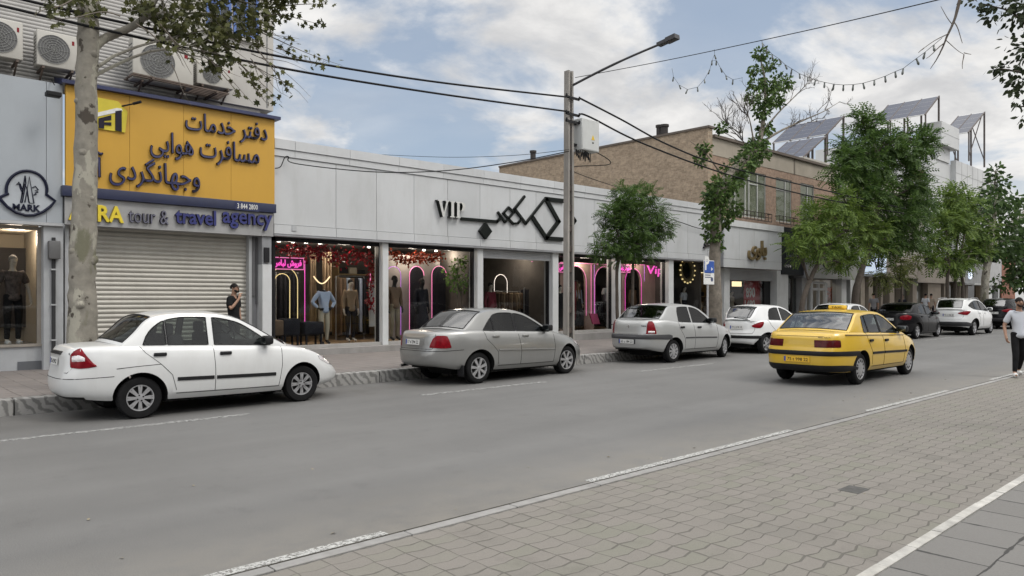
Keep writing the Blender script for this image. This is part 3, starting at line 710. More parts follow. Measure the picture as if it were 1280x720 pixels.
def make_wheel(root, x, y, sd, r, tw, style, steer=0, rimr=.63, rim_mat=None):
    # built about +y facing outwards, then placed
    M = Matrix.Translation((x, y, r)) @ Matrix.Rotation(steer, 4, 'Z') @ Matrix.Rotation(-pi / 2 * sd, 4, 'X')    # local z -> outward
    rr = r * rimr
    t = MB(); prof = [(rr * .98, -tw + .01), (rr * 1.05, -tw), (r * .93, -tw + .004), (r * .985, -tw + .02), (r, -tw + .045), (r, -.045), (r * .985, -.02), (r * .93, -.004), (rr * 1.08, .002), (rr * 1.0, -.006), (rr * .97, -.03), (rr * .97, -tw + .02)]
    t.lathe(prof, 40, M, closed=True)
    for k in range(44):                           # tread blocks
        q = 2 * pi * k / 44
        for zz in (-tw * .33, -tw * .66):
            a = Vector((cos(q), sin(q), 0)); tt = Vector((-sin(q), cos(q), 0))
            c = a * (r + .001) + Vector((0, 0, zz)); t.obox(M @ c, M.to_3x3() @ (tt * .012), M.to_3x3() @ Vector((0, 0, tw * .13)), M.to_3x3() @ (a * .003))
    wh = t.build('wheel', RUBBER, root, 40, world=False)
    m = MB(); R3 = M.to_3x3()
    m.lathe([(rr * 1.01, -.012), (rr * .99, -.004), (rr * .93, -.006), (rr * .9, -.02), (rr * .88, -.05)], 36, M, 0)
    m.lathe([(0.001, -.055), (rr * .9, -.055)], 30, M, 1)
    m.lathe([(rr * .9, -.055), (rr * .9, -.09)], 30, M, 1)
    if style == 'cover':                          # steel-wheel cover: eight twin slots between paired ribs
        m.lathe([(0.001, -.002), (rr * .14, -.002), (rr * .3, -.008), (rr * .34, -.02)], 24, M, 0)
        for k in range(8):
            for dq in (-.1, .1):
                q = 2 * pi * k / 8 + dq; a = Vector((cos(q), sin(q), 0)); tt = Vector((-sin(q), cos(q), 0))
                p0 = a * rr * .28; p1 = a * rr * .93; m.obox(M @ ((p0 + p1) / 2 + Vector((0, 0, -.016))), R3 @ ((p1 - p0) / 2), R3 @ (tt * rr * .068), R3 @ Vector((0, 0, .009)), 0)
        for k in range(4):
            q = 2 * pi * k / 4 + .4; c = Vector((cos(q), sin(q), 0)) * rr * .22; m.lathe([(.001, .003), (.011, .003), (.011, -.01)], 8, M @ Matrix.Translation(c), 1)
    elif style == 'disc':                         # flat full cover with small slots at the rim
        m.lathe([(0.001, .002), (rr * .25, .002), (rr * .5, -.004), (rr * .9, -.014)], 30, M, 0)
        for k in range(12):
            q = 2 * pi * k / 12; a = Vector((cos(q), sin(q), 0)); tt = Vector((-sin(q), cos(q), 0)); c = a * rr * .74
            m.obox(M @ (c + Vector((0, 0, -.008))), R3 @ (a * rr * .1), R3 @ (tt * rr * .045), R3 @ Vector((0, 0, .006)), 1)
    else:
        ns = style
        m.lathe([(0.001, 0), (rr * .12, 0), (rr * .2, -.006), (rr * .24, -.02)], 20, M, 0)
        for k in range(ns):
            q = 2 * pi * k / ns + .3; a = Vector((cos(q), sin(q), 0)); tt = Vector((-sin(q), cos(q), 0))
            w0, w1 = rr * .09, rr * .15; P = [a * rr * .16 - tt * w0, a * rr * .16 + tt * w0, a * rr * .95 + tt * w1, a * rr * .95 - tt * w1]
            vs = [M @ (p + Vector((0, 0, zz))) for zz in (-.006, -.032) for p in P]
            m.add(vs, [(0, 1, 2, 3), (7, 6, 5, 4), (0, 4, 5, 1), (1, 5, 6, 2), (2, 6, 7, 3), (3, 7, 4, 0)], 0)
    m.build('rim', [rim_mat or SILVER_RIM, RIM_DARK], wh, 35, world=False)
# ------------------------------------------------------------------ buildings on the far side
YF, YG = 17.0, 17.32
CLAD = pm('white_cladding', (.47, .48, .487), .40, var=.05, scale=.8, island=.05, dirt=.22, bump=.25, bscale=1.3)
CLAD_B = pm('pale_blue_cladding', (.315, .34, .365), .42, var=.05, scale=.8, island=.03, dirt=.14)
BACK = pm('cladding_joint', (.10, .105, .11), .9)
DARKF = pm('dark_frame', (.02, .02, .022), .45)
ALU = pm('aluminium_frame', (.42, .43, .44), .4, .3, var=.06, dirt=.15)
WHITEP = pm('white_pillar', (.52, .53, .53), .6, var=.06, dirt=.3)
GREYP = pm('grey_render', (.235, .24, .25), .8, var=.12, scale=2, dirt=.4)
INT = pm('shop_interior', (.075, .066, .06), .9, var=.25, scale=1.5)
INTW = pm('shop_back_wall', (.12, .105, .095), .9, var=.25, scale=.8)
WOODF = pm('shop_wood_floor', (.26, .17, .09), .5, var=.25, scale=3, stretch=(.4, 6, 1))
PLINTH = pm('plinth_stone', (.24, .23, .22), .75, var=.12, scale=3, bump=.2, dirt=.4)
SHOPGLASS = glass('shop_window_glass', (.66, .68, .68), 1.42)
BRICKB = pm('beige_plaster', (.30, .265, .215), .9, var=.12, scale=1.2, dirt=.3)
def brick_mat(name, c1, c2, mort, sx=1.0, axis='X'):
    m = bpy.data.materials.new(name); m.use_nodes = True; N = m.node_tree.nodes; L = m.node_tree.links; b = N['Principled BSDF']; b.inputs['Roughness'].default_value = .9
    tc = N.new('ShaderNodeTexCoord'); mp = N.new('ShaderNodeMapping'); mp.inputs['Rotation'].default_value = (radians(90), 0, radians(90)) if axis == 'X' else (radians(90), 0, 0)
    sep = N.new('ShaderNodeSeparateXYZ'); cb = N.new('ShaderNodeCombineXYZ'); L.new(tc.outputs['Object'], sep.inputs[0]); L.new(sep.outputs[1 if axis == 'X' else 0], cb.inputs[0]); L.new(sep.outputs[2], cb.inputs[1])
    n0 = N.new('ShaderNodeTexNoise'); n0.inputs['Scale'].default_value = 5.5; n0.inputs['Detail'].default_value = 7; n0.inputs['Roughness'].default_value = .75; L.new(tc.outputs['Object'], n0.inputs['Vector'])
    bk = N.new('ShaderNodeTexBrick'); bk.inputs['Scale'].default_value = 1.0; bk.inputs['Brick Width'].default_value = .22; bk.inputs['Row Height'].default_value = .075; bk.inputs['Mortar Size'].default_value = .008
    bk.inputs['Color1'].default_value = (*c1, 1); bk.inputs['Color2'].default_value = (*c2, 1); bk.inputs['Mortar'].default_value = (*mort, 1); bk.inputs['Bias'].default_value = .1; L.new(cb.outputs[0], bk.inputs['Vector'])
    r = N.new('ShaderNodeMapRange'); r.inputs[1].default_value = .3; r.inputs[2].default_value = .7; r.inputs[3].default_value = .68; r.inputs[4].default_value = 1.32; L.new(n0.outputs[0], r.inputs[0])
    s = N.new('ShaderNodeVectorMath'); s.operation = 'SCALE'; L.new(bk.outputs[0], s.inputs[0]); L.new(r.outputs[0], s.inputs['Scale']); L.new(s.outputs[0], b.inputs['Base Color'])
    bp = N.new('ShaderNodeBump'); bp.inputs['Strength'].default_value = .7; bp.inputs['Distance'].default_value = .02; L.new(n0.outputs[0], bp.inputs['Height']); L.new(bp.outputs[0], b.inputs['Normal']); MATS[name] = m; return m
def slats(m, x0, x1, y, z0, z1, pitch, amp, mi=None):
    """rolled metal slats: a curved profile swept along X"""
    prof = []; z = z0
    while z < z1 - 1e-4:
        for k in range(5):
            t = k / 5; prof.append((y - amp * sin(pi * t), min(z1, z + pitch * t)))
        z += pitch
    prof.append((y, z1)); n = len(prof)
    m.add([(x0, a, b) for a, b in prof] + [(x1, a, b) for a, b in prof], [(i, i + n, i + n + 1, i + 1) for i in range(n - 1)], mi)
def panels(m, xs, y, z0, z1, gap=.012, th=.04, mi=None):
    for a, b in zip(xs, xs[1:]): m.box(a + gap / 2, b - gap / 2, y, y + th, z0 + gap / 2, z1 - gap / 2, mi)

# --- two-storey building at the left: outlined-crest shop and shuttered travel agency
xa, xb = X_(80, YF), X_(341, YF)
bA = thing('commercial_building', 'grey two-storey building at left with ribbed metal upper floor and shuttered ground floor', 'building', (2.0, YF, PVZ))
m = MB(); m.box(-6, xa - .02, YF + .04, YF + .3, 3.14, 5.92); m.build('fascia_backing', BACK, bA)
m = MB(); panels(m, [-6, -2.4, X_(58, YF) , xa - .02], YF, 3.14, 5.92, .008); m.build('fascia_panel', CLAD_B, bA)
m = MB(); m.box(-6, xa, YF - .02, YF + .3, 3.08, 3.14); m.build('fascia_soffit_trim', ALU, bA)
z6 = 6.20
yU = 17.45
SIDING = pm('ribbed_grey_metal', (.30, .292, .28), .6, .2, var=.12, scale=2, dirt=.35)
PALEW = pm('pale_beige_wall', (.40, .385, .36), .85, var=.08, scale=1.2, dirt=.35, bump=.15)
xs_ = X_(218, yU); xe = X_(341, yU)
m = MB(); slats(m, -6, xs_, yU, 5.92, 9.0, .075, .011); m.build('ribbed_wall', SIDING, bA)
m = MB(); m.box(-6, xs_, yU - .03, yU + .3, 9.0, 13); m.box(xs_, xe, yU - .03, yU + .3, 6.25, 13); m.box(xe - .3, xe, yU + .3, 27, 3.5, 13); m.box(-6, xe - .3, yU + .06, yU + .3, 5.9, 9.0)
m.build('upper_wall', PALEW, bA)
m = MB(); m.box(X_(333, yU) - .01, X_(333, yU) + .01, yU - .038, yU - .03, 6.3, 12); m.build('wall_joint', BACK, bA)
m = MB(); m.box(-6, xe, 17.3, 27, 12.8, 13.1); m.build('roof', GREYP, bA)
BLUEF = pm('blue_window_frame', (.06, .12, .33), .45)
WGL = glass('upper_window_glass', (.25, .32, .34), 1.7)
for px0, px1, zt in ((257, 288, 9.2), (291, 322, 9.2)):
    a, b = X_(px0, yU), X_(px1, yU); zb = Z_(290, 44, yU)
    m = MB()
    for q in ((a, a + .06), (b - .06, b), ((a + b) / 2 - .03, (a + b) / 2 + .03)): m.box(*q, yU - .07, yU - .031, zb, zt)
    m.box(a, b, yU - .07, yU - .0315, zb, zb + .07); m.box(a, b, yU - .07, yU - .0315, zt - .07, zt); m.box(a + .06, b - .06, yU - .069, yU - .032, zb + .62, zb + .68)
    f = m.build('window', BLUEF, bA); m = MB(); m.box(a + .02, b - .02, yU - .045, yU - .034, zb + .02, zt - .02); m.build('pane', WGL, f)
    m = MB(); m.box(a - .08, b + .08, yU - .12, yU - .0305, zb - .09, zb - .002); m.build('sill', PALEW, f)
# shop front of the crest shop
wx0, wx1 = -6, X_(51, YG)
m = MB(); m.box(wx0, wx1, YG - .06, YG + .2, PVZ - .05, PVZ + .46); m.box(X_(51, YG), xa, YF + .06, YG + .3, PVZ - .05, 3.08); m.build('shop_front_wall', pm('pale_grey_wall', (.36, .37, .38), .75, var=.08, dirt=.35), bA)
m = MB(); m.box(X_(22, YG - .07), X_(76, YG - .07) - .1, YG - .085, YG - .061, PVZ - .03, PVZ + .17); m.build('plinth_tile', pm('dark_plinth_tile', (.10, .105, .115), .6, dirt=.2), bA)
m = MB(); m.box(wx0, wx1, YG - .1, YG + .2, PVZ + .46, PVZ + .51); m.box(wx1 - .07, wx1, YG - .04, YG + .05, PVZ + .51, 3.06); m.box(wx0, wx1 - .07, YG - .04, YG + .05, 3.0, 3.06); m.build('window_frame', pm('champagne_frame', (.34, .31, .27), .4, .4), bA)
m = MB(); m.add([(wx0, YG, PVZ + .51), (wx1 - .07, YG, PVZ + .51), (wx1 - .07, YG, 3.0), (wx0, YG, 3.0)], [(0, 1, 2, 3)]); m.build('window_pane', SHOPGLASS, bA)
CREAM = pm('cream_shop_wall', (.42, .35, .26), .85, var=.08, scale=1)
m = MB(); m.box(wx0, xa - .05, 19.6, 19.7, .3, 3.1); m.box(wx1 + .1, wx1 + .2, YG + .3, 19.6, .3, 3.1); m.box(wx0, wx1, YG + .2, 19.6, 3.05, 3.15); m.build('shop_inner_wall', CREAM, bA)
m = MB(); m.box(wx0, wx1 + .1, YG + .2, 19.6, PVZ + .3, PVZ + .46); m.build('display_floor', pm('display_floor_grey', (.2, .19, .18), .6), bA)
m = MB(); m.box(X_(-20, 19.4), X_(33, 19.4), 19.4, 19.55, 1.0, 2.75); m.build('dark_wall_panel', pm('dark_panel', (.05, .045, .045), .7), bA)
m = MB(); xp = X_(67, YF + .02); m.tube([(xp, YF + .02, PVZ), (xp, YF + .02, 2.85)], .035, 8); m.build('conduit', pm('conduit_black', (.04, .04, .042), .6), bA, 50)
for zz in (.8, 1.5, 2.2): m = MB(); m.box(xp - .05, xp + .05, YF - .02, YF + .06, zz, zz + .03); m.build('conduit_clip', ALU, bA)
m = MB(); m.rbox(xp - .1, xp + .1, YF - .1, YF + .05, 2.42, 2.78, .015); jb = m.build('meter_box', pm('box_grey', (.10, .10, .10), .6, dirt=.3), bA, 50)
# travel agency front
sx0, sx1 = X_(84, 17.35), X_(308, 17.35)
m = MB(); slats(m, sx0, sx1, 17.38, PVZ, 3.2, .098, .026); m.build('roller_shutter', pm('shutter_cream', (.38, .365, .325), .5, .15, var=.08, scale=1.5, dirt=.3), bA, 60)
for q in (sx0 - .07, sx1): m = MB(); m.box(q, q + .07, 17.2, 17.5, PVZ, 3.12); m.build('shutter_rail', ALU, bA)
m = MB(); m.box(sx1 + .07, X_(326, YF + .1), 17.25, 17.5, PVZ, 3.12); m.build('jamb', GREYP, bA)
m = MB(); m.box(X_(312, 17.24) + .05, X_(317, 17.24) + .03, 17.20, 17.245, 1.7, 3.1); m.box(X_(319.5, 17.24), X_(321, 17.24), 17.20, 17.245, 1.5, 3.1); m.build('cable_duct', pm('duct_grey', (.12, .12, .125), .6), bA)
m = MB(); m.box(X_(327, YF), X_(338.5, YF), YF - .05, 17.5, PVZ, 2.45); m.build('pillar', WHITEP, bA)
m = MB(); m.box(X_(327, YF), X_(338.5, YF), YF - .03, 17.5, 2.45, 3.12); m.build('pillar_head', GREYP, bA)
m = MB(); m.box(X_(329, YF), X_(335, YF), YF - .08, YF - .031, 2.5, 2.85); m.build('alarm_box', DARKF, bA)
# signboards of the agency
YEL = pm('sign_yellow', (.49, .275, .03), .5, var=.04, scale=1, dirt=.10)
NAVY = pm('sign_navy', (.018, .024, .075), .4, var=.15, dirt=.1)
NAVYL = pm('letter_navy', (.016, .018, .085), .35, coat=.3)
SHAD = pm('letter_side', (.02, .018, .03), .5)
sg = thing('shop_sign', 'big yellow signboard of the travel agency with navy Persian lettering', 'sign', ((xa + xb) / 2, YF, 3.7))
zl = Z_(341, 256, YF); ztop = Z_(341, 151, YF)
ys = YF - .10
gx = [xa + .01, xa + (xb - xa) * .27, xa + (xb - xa) * .52, xa + (xb - xa) * .76, xb]
m = MB(); panels(m, gx, ys, zl, ztop, .006, .1); m.build('yellow_panel', YEL, sg)
m = MB(); m.rbox(xa - .06, X_(345, ys - .04), ys - .06, YF + .2, zl - .21, zl, .008); m.build('lower_band', pm('band_navy', (.02, .025, .06), .4, dirt=.25), sg, 50)
m = MB(); m.add([(xa - .08, ys - .12, ztop), (xb + .1, ys - .12, ztop), (xb + .1, YF + .5, ztop), (xa - .08, YF + .5, ztop), (xa - .08, ys - .12, ztop + .07), (xb + .1, ys - .12, ztop + .07), (xb + .1, YF + .5, ztop + .26), (xa - .08, YF + .5, ztop + .26)], [(0, 3, 2, 1), (4, 5, 6, 7), (0, 1, 5, 4), (1, 2, 6, 5), (2, 3, 7, 6), (3, 0, 4, 7)]); m.build('top_hood', NAVY, sg)
def sign_text(parent, s, pxl, pyb, pxr, pyt, Y, mats, depth=.05, bold=.02, name='lettering', slant=0):
    x0 = X_(pxl, Y); x1 = X_(pxr, Y); z0 = Z_((pxl + pxr) / 2, pyb, Y); z1 = Z_((pxl + pxr) / 2, pyt, Y); m = MB()
    text_into(m, s, facemap(x0, z0, Y), x1 - x0, z1 - z0, depth, bold + .006, slant, 1)
    m2 = MB(); text_into(m2, s, facemap(x0 - .0, z0, Y - depth - .001), x1 - x0, z1 - z0, .004, bold - .012, slant, 0)
    m.add(m2.v, m2.f, 0); return m.build(name, mats, parent)
sign_text(sg, shape_fa('دفتر خدمات'), 231, 176, 333, 147, ys, [NAVYL, SHAD], .06, .002)
sign_text(sg, shape_fa('مسافرت هوایی'), 187, 205, 323, 172, ys, [NAVYL, SHAD], .06, .002)
sign_text(sg, shape_fa('وجهانگردی آ'), 118, 236, 249, 197, ys, [NAVYL, SHAD], .06, .002)
# angular emblem: yellow pentagon with dark blocks
Y2 = ys - .02
def poly_px(pts, Y): return [FY(a, b, Y) for a, b in pts]
def flat(m, pts, Y, d, mi=0): m.prism(poly_px(pts, Y), lambda a, b, dd: (a, Y - dd, b), d, mi)
m = MB(); flat(m, [(121, 122), (147, 127), (159, 140), (156, 166), (121, 161)], ys, .03, 0); flat(m, [(121, 141), (146, 135), (152, 136), (153, 139), (121, 146)], ys - .031, .01, 2); flat(m, [(123, 148), (139, 144), (139, 150), (130, 151), (130, 153), (139, 153), (139, 157), (130, 156), (130, 161), (123, 160)], ys - .031, .015, 1); flat(m, [(144, 139), (152, 138), (152, 165), (144, 163)], ys - .031, .015, 1)
m.build('emblem', [pm('emblem_yellow', (.55, .45, .03), .5), SHAD, PLATE], sg)
m = MB(); m.tube([(FY(152, 133, ys)[0], ys - .02, FY(152, 133, ys)[1]), (FY(170, 131, ys)[0], ys - .25, FY(170, 131, ys)[1])], .018, 8); m.tube([(FY(163, 132, ys)[0], ys - .2, FY(163, 132, ys)[1]), (FY(170, 131, ys)[0], ys - .33, FY(170, 131, ys)[1])], .03, 8); m.build('spot_lamp', TRIM, sg, 50)
m = MB(); flat(m, [(294, 252), (324, 255), (324, 265), (294, 262)], ys - .061, .006, 0); m.build('number_plate', NAVY, sg)
sign_text(sg, '3 844 2800', 296.5, 261.5, 322, 255, ys - .068, [PLATE, SHAD], .004, .02, 'phone_number')
# lower sign strip
s2 = thing('shop_sign', 'grey strip sign above the shutter reading tour and travel agency', 'sign', ((xa + xb) / 2, YF, 3.1))
m = MB(); m.box(xa, xb - .02, ys + .02, YF + .2, 3.12, zl - .215); m.build('sign_strip', pm('strip_grey', (.30, .30, .30), .5, dirt=.35), s2)
YLET = pm('letter_yellow', (.62, .48, .03), .4); BLET = pm('letter_blue', (.025, .03, .14), .35); WLET = pm('letter_pale', (.12, .12, .16), .5); YSD = pm('letter_yellow_side', (.25, .19, .02), .5)
yl = ys + .018
sign_text(s2, 'ATRA', 85, 277, 154, 256, yl, [YLET, YSD], .05, .035)
sign_text(s2, 'tour &', 160, 279.5, 210, 262, yl, [WLET, SHAD], .05, .004)
sign_text(s2, 'travel', 218, 281, 269, 262, yl, [BLET, SHAD], .06, .03)
sign_text(s2, 'agency', 277, 287, 339, 267, yl, [BLET, SHAD], .06, .025)
# crest logo
lg = thing('shop_sign', 'round-topped black outline crest with the word MARK on pale cladding', 'sign', (X_(33, YF), YF, 3.2))
INKM = pm('sign_black', (.012, .014, .03), .4)
def crest(s):
    c = Vector((197, 341)); P = []
    for k in range(25):
        a = pi * (1.0 + .08) - (pi * 1.16) * k / 24; P.append((197 + 152 * cos(a), 345 - 142 * sin(a)))
    P += [(410, 428), (375, 470), (320, 510), (250, 535), (190, 535), (120, 515), (50, 470), (0, 415), (0, 400), (62, 370)]
    return [(a / 6, 180 + b / 6) for a, b in P]
cp = poly_px(crest(1), YF); m = MB(); pts = [(a, YF - .03, b) for a, b in cp]
m.tube(pts + pts[:1], .030, 6, cap=False); m.build('outline', INKM, lg, 50)
m = MB(); m.prism(cp, lambda a, b, d: (a, YF - d, b), .022); m.build('crest_panel', pm('crest_panel', (.36, .385, .41), .4, dirt=.1), lg)
def q6(x, y): a, b = FY(x / 6, 180 + y / 6, YF); return (a, YF - .03, b)
m = MB()
for L_ in ([(152, 440), (187, 240), (192, 290), (165, 440), (152, 440)], [(185, 440), (218, 245), (253, 447), (218, 443), (205, 380)], [(165, 340), (150, 300), (122, 305), (138, 285), (150, 330), (170, 375)], [(240, 330), (262, 318), (285, 345), (262, 350), (284, 362), (262, 368), (270, 380), (250, 382)], [(160, 400), (178, 300), (200, 330), (215, 440)]):
    m.tube([q6(*p) for p in L_], .012, 5)
m.build('emblem_lines', INKM, lg)
sign_text(lg, 'MARK', 15.7, 264, 50.5, 255.5, YF - .024, [INKM, INKM], .012, .03)
# air conditioners
ACW = pm('ac_white', (.40, .385, .35), .5, var=.06, dirt=.35); ACD = pm('ac_grille', (.10, .10, .10), .6)
def ac(px0, px1, pyt, pyb, label, Y=16.9, fan=.36):
    x0, x1 = X_(px0, Y), X_(px1, Y); z0 = Z_((px0 + px1) / 2, pyb, Y); z1 = Z_((px0 + px1) / 2, pyt, Y); w_ = x1 - x0; h_ = z1 - z0
    t = thing('air_conditioner', label, 'air conditioner', ((x0 + x1) / 2, Y + .15, z0), 'outdoor air conditioning units'); m = MB(); m.rbox(x0, x1, Y, Y + .32, z0, z1, .02); m.build('casing', ACW, t, 40)
    cx = x0 + w_ * .40; cz = (z0 + z1) / 2; R = h_ * .40; m = MB()
    Mx = Matrix.Translation((cx, Y - .004, cz)) @ Matrix.Rotation(pi / 2, 4, 'X')
    m.lathe([(.001, 0), (R, 0)], 28, Mx); m.build('fan_recess', ACD, t); m = MB()
    for k in range(1, 7): r = R * k / 6; m.tube([(cx + r * cos(q), Y - .014, cz + r * sin(q)) for q in [2 * pi * i / 24 for i in range(25)]], .005, 4, cap=False)
    for k in range(10): q = 2 * pi * k / 10; m.tube([(cx, Y - .012, cz), (cx + R * cos(q), Y - .012, cz + R * sin(q))], .005, 4)
    m.build('fan_guard', pm('guard_grey', (.22, .22, .21), .5), t); m = MB()
    for k in range(9): m.box(x0 - .004, x0 - .001, Y + .04, Y + .28, z0 + h_ * (.1 + .09 * k), z0 + h_ * (.13 + .09 * k))
    m.build('side_louvre', ACD, t); m = MB(); m.box(x1 - w_ * .16, x1 - w_ * .10, Y - .003, Y + .01, z1 - h_ * .28, z1 - h_ * .16); m.build('badge', LAMP_RED, t)
    for xx in (x0 + w_ * .15, x1 - w_ * .15): m = MB(); m.bar((xx, Y - .02, z0 - .03), (xx, Y + .52, z0 - .03), .04, .04); m.bar((xx, Y + .05, z0 - .05), (xx, Y + .52, z0 - .35), .03, .03); m.build('bracket', pm('rusty_bracket', (.10, .075, .06), .8, var=.3), t)
ac(-22, 29, 23, 71, 'leftmost air conditioner, cut by the picture edge'); ac(46, 98, 41, 85, 'air conditioner left of the plane tree trunk'); ac(166, 242, 53, 104, 'big white air conditioner above the yellow signboard')
ac(246, 292, 80, 108, 'small grey air conditioner at the end of the row, behind twigs', Y=17.1)
m = MB(); zz = Z_(250, 112, 16.9)
for k in range(6): m.bar((X_(165, 16.8) + .0, 16.75 + k * .12, zz + .04), (X_(285, 16.8), 16.75 + k * .12, zz - .02), .05, .03)
m.bar((X_(190, 16.8), 16.7, zz), (X_(190, 16.8), 17.5, zz), .05, .05); m.bar((X_(270, 16.8), 16.7, zz - .04), (X_(270, 16.8), 17.5, zz - .04), .05, .05)
tag(m.build('support_rack', pm('rusty_bracket', (.1, .07, .06), .8)), 'rusty slatted rack under the air conditioner over the yellow signboard', 'rack')
fl = MB(); fl.tube([(X_(66, 16.9), YF, Z_(66, 100, YF)), (X_(68, 16.6), 16.6, Z_(68, 106, 16.6))], .012, 6); fl.rbox(X_(57, 16.5), X_(76, 16.5), 16.4, 16.6, Z_(66, 121, 16.5), Z_(66, 115, 16.5), .02)
tag(fl.build('flood_lamp', TRIM), 'small black flood lamp on a bracket left of the yellow signboard', 'lamp')

# --- long white single-storey shop row
xc = X_(902, YF)
bB = thing('shop_building', 'long low white-clad shop row with black angular sign and neon lit windows', 'building', ((xb + xc) / 2, YF, PVZ))
T = lambda y: Z_(343, y, YF)
jx = [xb + .02] + [X_(p, YF) for p in (420, 470.6, 517.5, 559.5, 600, 637.5, 670)]
while jx[-1] < xc - 1.9: jx.append(jx[-1] + 1.42)
jx.append(xc)
jt = [xb + .02, X_(368, YF)]
while jt[-1] < xc - 2.0: jt.append(jt[-1] + 1.52)
jt.append(xc)
m = MB(); m.box(xb + .02, xc, YF + .042, YF + .4, 3.22, 5.44); m.build('fascia_backing', BACK, bB)
m = MB(); panels(m, jx, YF, T(280), T(194.5)); m.build('fascia_panel', CLAD, bB)
m = MB(); panels(m, jx, YF - .025, T(292), T(280), .01, .07); m.build('lower_fascia', CLAD, bB)
m = MB(); panels(m, jt, YF - .06, T(185.2), T(173), .008, .5); m.build('coping', CLAD, bB)
m = MB(); panels(m, jt, YF - .03, T(194.3), T(185.4), .008, .07); m.build('coping_step', CLAD, bB)
m = MB(); m.box(xb + .02, xc, YF - .02, YG + .3, T(292) - .05, T(292) - .003); m.build('soffit', GREYP, bB)
m = MB(); m.box(xb + .02, xc, YF + .45, 27, 5.0, 5.15); m.box(xb + .02, xb + .2, YG + .3, 27, PVZ, 5.0); m.box(xb + .2, xc, 26.9, 27.1, PVZ, 5.0); m.build('roof', GREYP, bB)
# step and sill
m = MB(); m.box(X_(341, 16.9), X_(600, 16.9), 16.78, YG + .1, PVZ - .05, PVZ + .15); m.box(X_(692, 16.9), X_(842, 16.9), 16.78, YG + .1, PVZ - .05, PVZ + .22); m.box(X_(602, 16.9), X_(690, 16.9), 16.9, YG + .1, PVZ - .05, PVZ + .08); m.build('front_step', PLINTH, bB)
m = MB(); m.box(X_(341, 17.2), X_(600, 17.2), 17.15, YG + .06, PVZ + .152, PVZ + .23); m.box(X_(694, 17.2), X_(842, 17.2), 17.15, YG + .06, PVZ + .222, PVZ + .3); m.build('window_sill', pm('sill_stone', (.30, .29, .275), .7, var=.1, dirt=.4), bB)
ZT = T(292) - .05
cols = [(478.5, 485.5), (597, 604), (691, 698), (769, 776), (836, 842)]
for a, b in cols:
    m = MB(); m.box(X_(a, 17.1), X_(b, 17.1), 17.1, 17.5, PVZ, ZT); m.build('pillar', WHITEP, bB)
m = MB()
for a, b in ((472, 478), (590, 596.5), (684.5, 690.5), (763, 768.5), (830, 835.5)): m.box(X_(a, YG), X_(b, YG), YG - .05, YG + .1, PVZ + .2, ZT)
m.box(X_(341, YG), X_(343, YG), YG - .05, YG + .1, PVZ, ZT); m.box(X_(341, YG), X_(596, YG), YG - .05, YG + .1, ZT - .1, ZT - .001); m.box(X_(699, YG), X_(836, YG), YG - .05, YG + .1, ZT - .1, ZT - .001)
m.build('window_frame', DARKF, bB)
m = MB(); slats(m, X_(604, 17.2), X_(690, 17.2), 17.2, ZT - .28, ZT, .055, .012); m.build('shutter_box', ALU, bB)
for a, b in ((343, 472), (485.5, 590), (604, 684.5), (698, 763), (776, 830), (842, 886)):
    z0 = PVZ + (.23 if b < 600 else .10 if b < 690 else .3); z1 = ZT - (.28 if 600 < a < 690 else .1)
    m = MB(); m.add([(X_(a, YG), YG, z0), (X_(b, YG), YG, z0), (X_(b, YG), YG, z1), (X_(a, YG), YG, z1)], [(0, 1, 2, 3)]); m.build('window_pane', SHOPGLASS, bB)
xi0 = X_(341, YG)
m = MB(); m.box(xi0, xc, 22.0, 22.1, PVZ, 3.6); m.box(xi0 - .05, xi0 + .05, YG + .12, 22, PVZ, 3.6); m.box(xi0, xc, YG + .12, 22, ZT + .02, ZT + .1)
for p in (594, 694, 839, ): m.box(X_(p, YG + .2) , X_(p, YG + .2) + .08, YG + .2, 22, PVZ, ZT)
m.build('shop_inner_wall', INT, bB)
m = MB(); m.box(xi0 + .06, xc, YG + .11, 22, PVZ - .05, PVZ + .19); m.build('shop_floor', WOODF, bB)
# pieces of shop walls close behind the glass
m = MB(); m.box(X_(486, 18.4), X_(560, 18.4) - .05, 18.75, 18.82, PVZ + .2, 2.95); m.build('display_wall', pm('display_wall_grey', (.26, .24, .225), .8, var=.1), bB)
DWB = pm('display_wall_beige', (.36, .26, .22), .8, var=.1)
def arched_wall(x0, x1, ctr, hw, zs_, zt, y, th, mat, parent, name='arched_wall'):
    m = MB()
    edges = [x0]
    for c in ctr:
        m.box(edges[-1], c - hw, y, y + th, PVZ + .2, zt); edges.append(c + hw)
        n = 14
        for k in range(n):
            a0, a1 = pi * k / n, pi * (k + 1) / n; xA, xB = c - hw * cos(a0), c - hw * cos(a1); zA, zB = zs_ + hw * sin(a0), zs_ + hw * sin(a1)
            m.add([(xA, y, zA), (xB, y, zB), (xB, y, zt), (xA, y, zt), (xA, y + th, zA), (xB, y + th, zB), (xB, y + th, zt), (xA, y + th, zt)], [(0, 1, 2, 3), (7, 6, 5, 4), (0, 4, 5, 1)])
    m.box(edges[-1], x1, y, y + th, PVZ + .2, zt); return m.build(name, mat, parent)
yw = 18.3
def neon_arch(name, label, c, hw, z0, zs_, y, mat, group, r=.0095, left=True, right=True):
    P = ([(c - hw, y, z0)] if left else []) + [(c - hw * cos(pi * k / 20), y, zs_ + hw * sin(pi * k / 20)) for k in range(21)] + ([(c + hw, y, z0)] if right else [])
    m = MB(); m.tube(P, r, 6); return tag(m.build(name, mat), label, 'neon light', group)
PINKN = emit('neon_pink', (1.0, .26, .55), 0.9); MAGN = emit('neon_magenta', (1.0, .11, .60), 1.0); PURN = emit('neon_purple', (.58, .2, .85), 0.55); YELN = emit('neon_warm', (1.0, .78, .36), 0.9); WHN = emit('neon_white', (1.0, .88, .8), 1.4)
GN = 'neon lines in the white shop row'
def cx_(p, y): return X_(p, y)
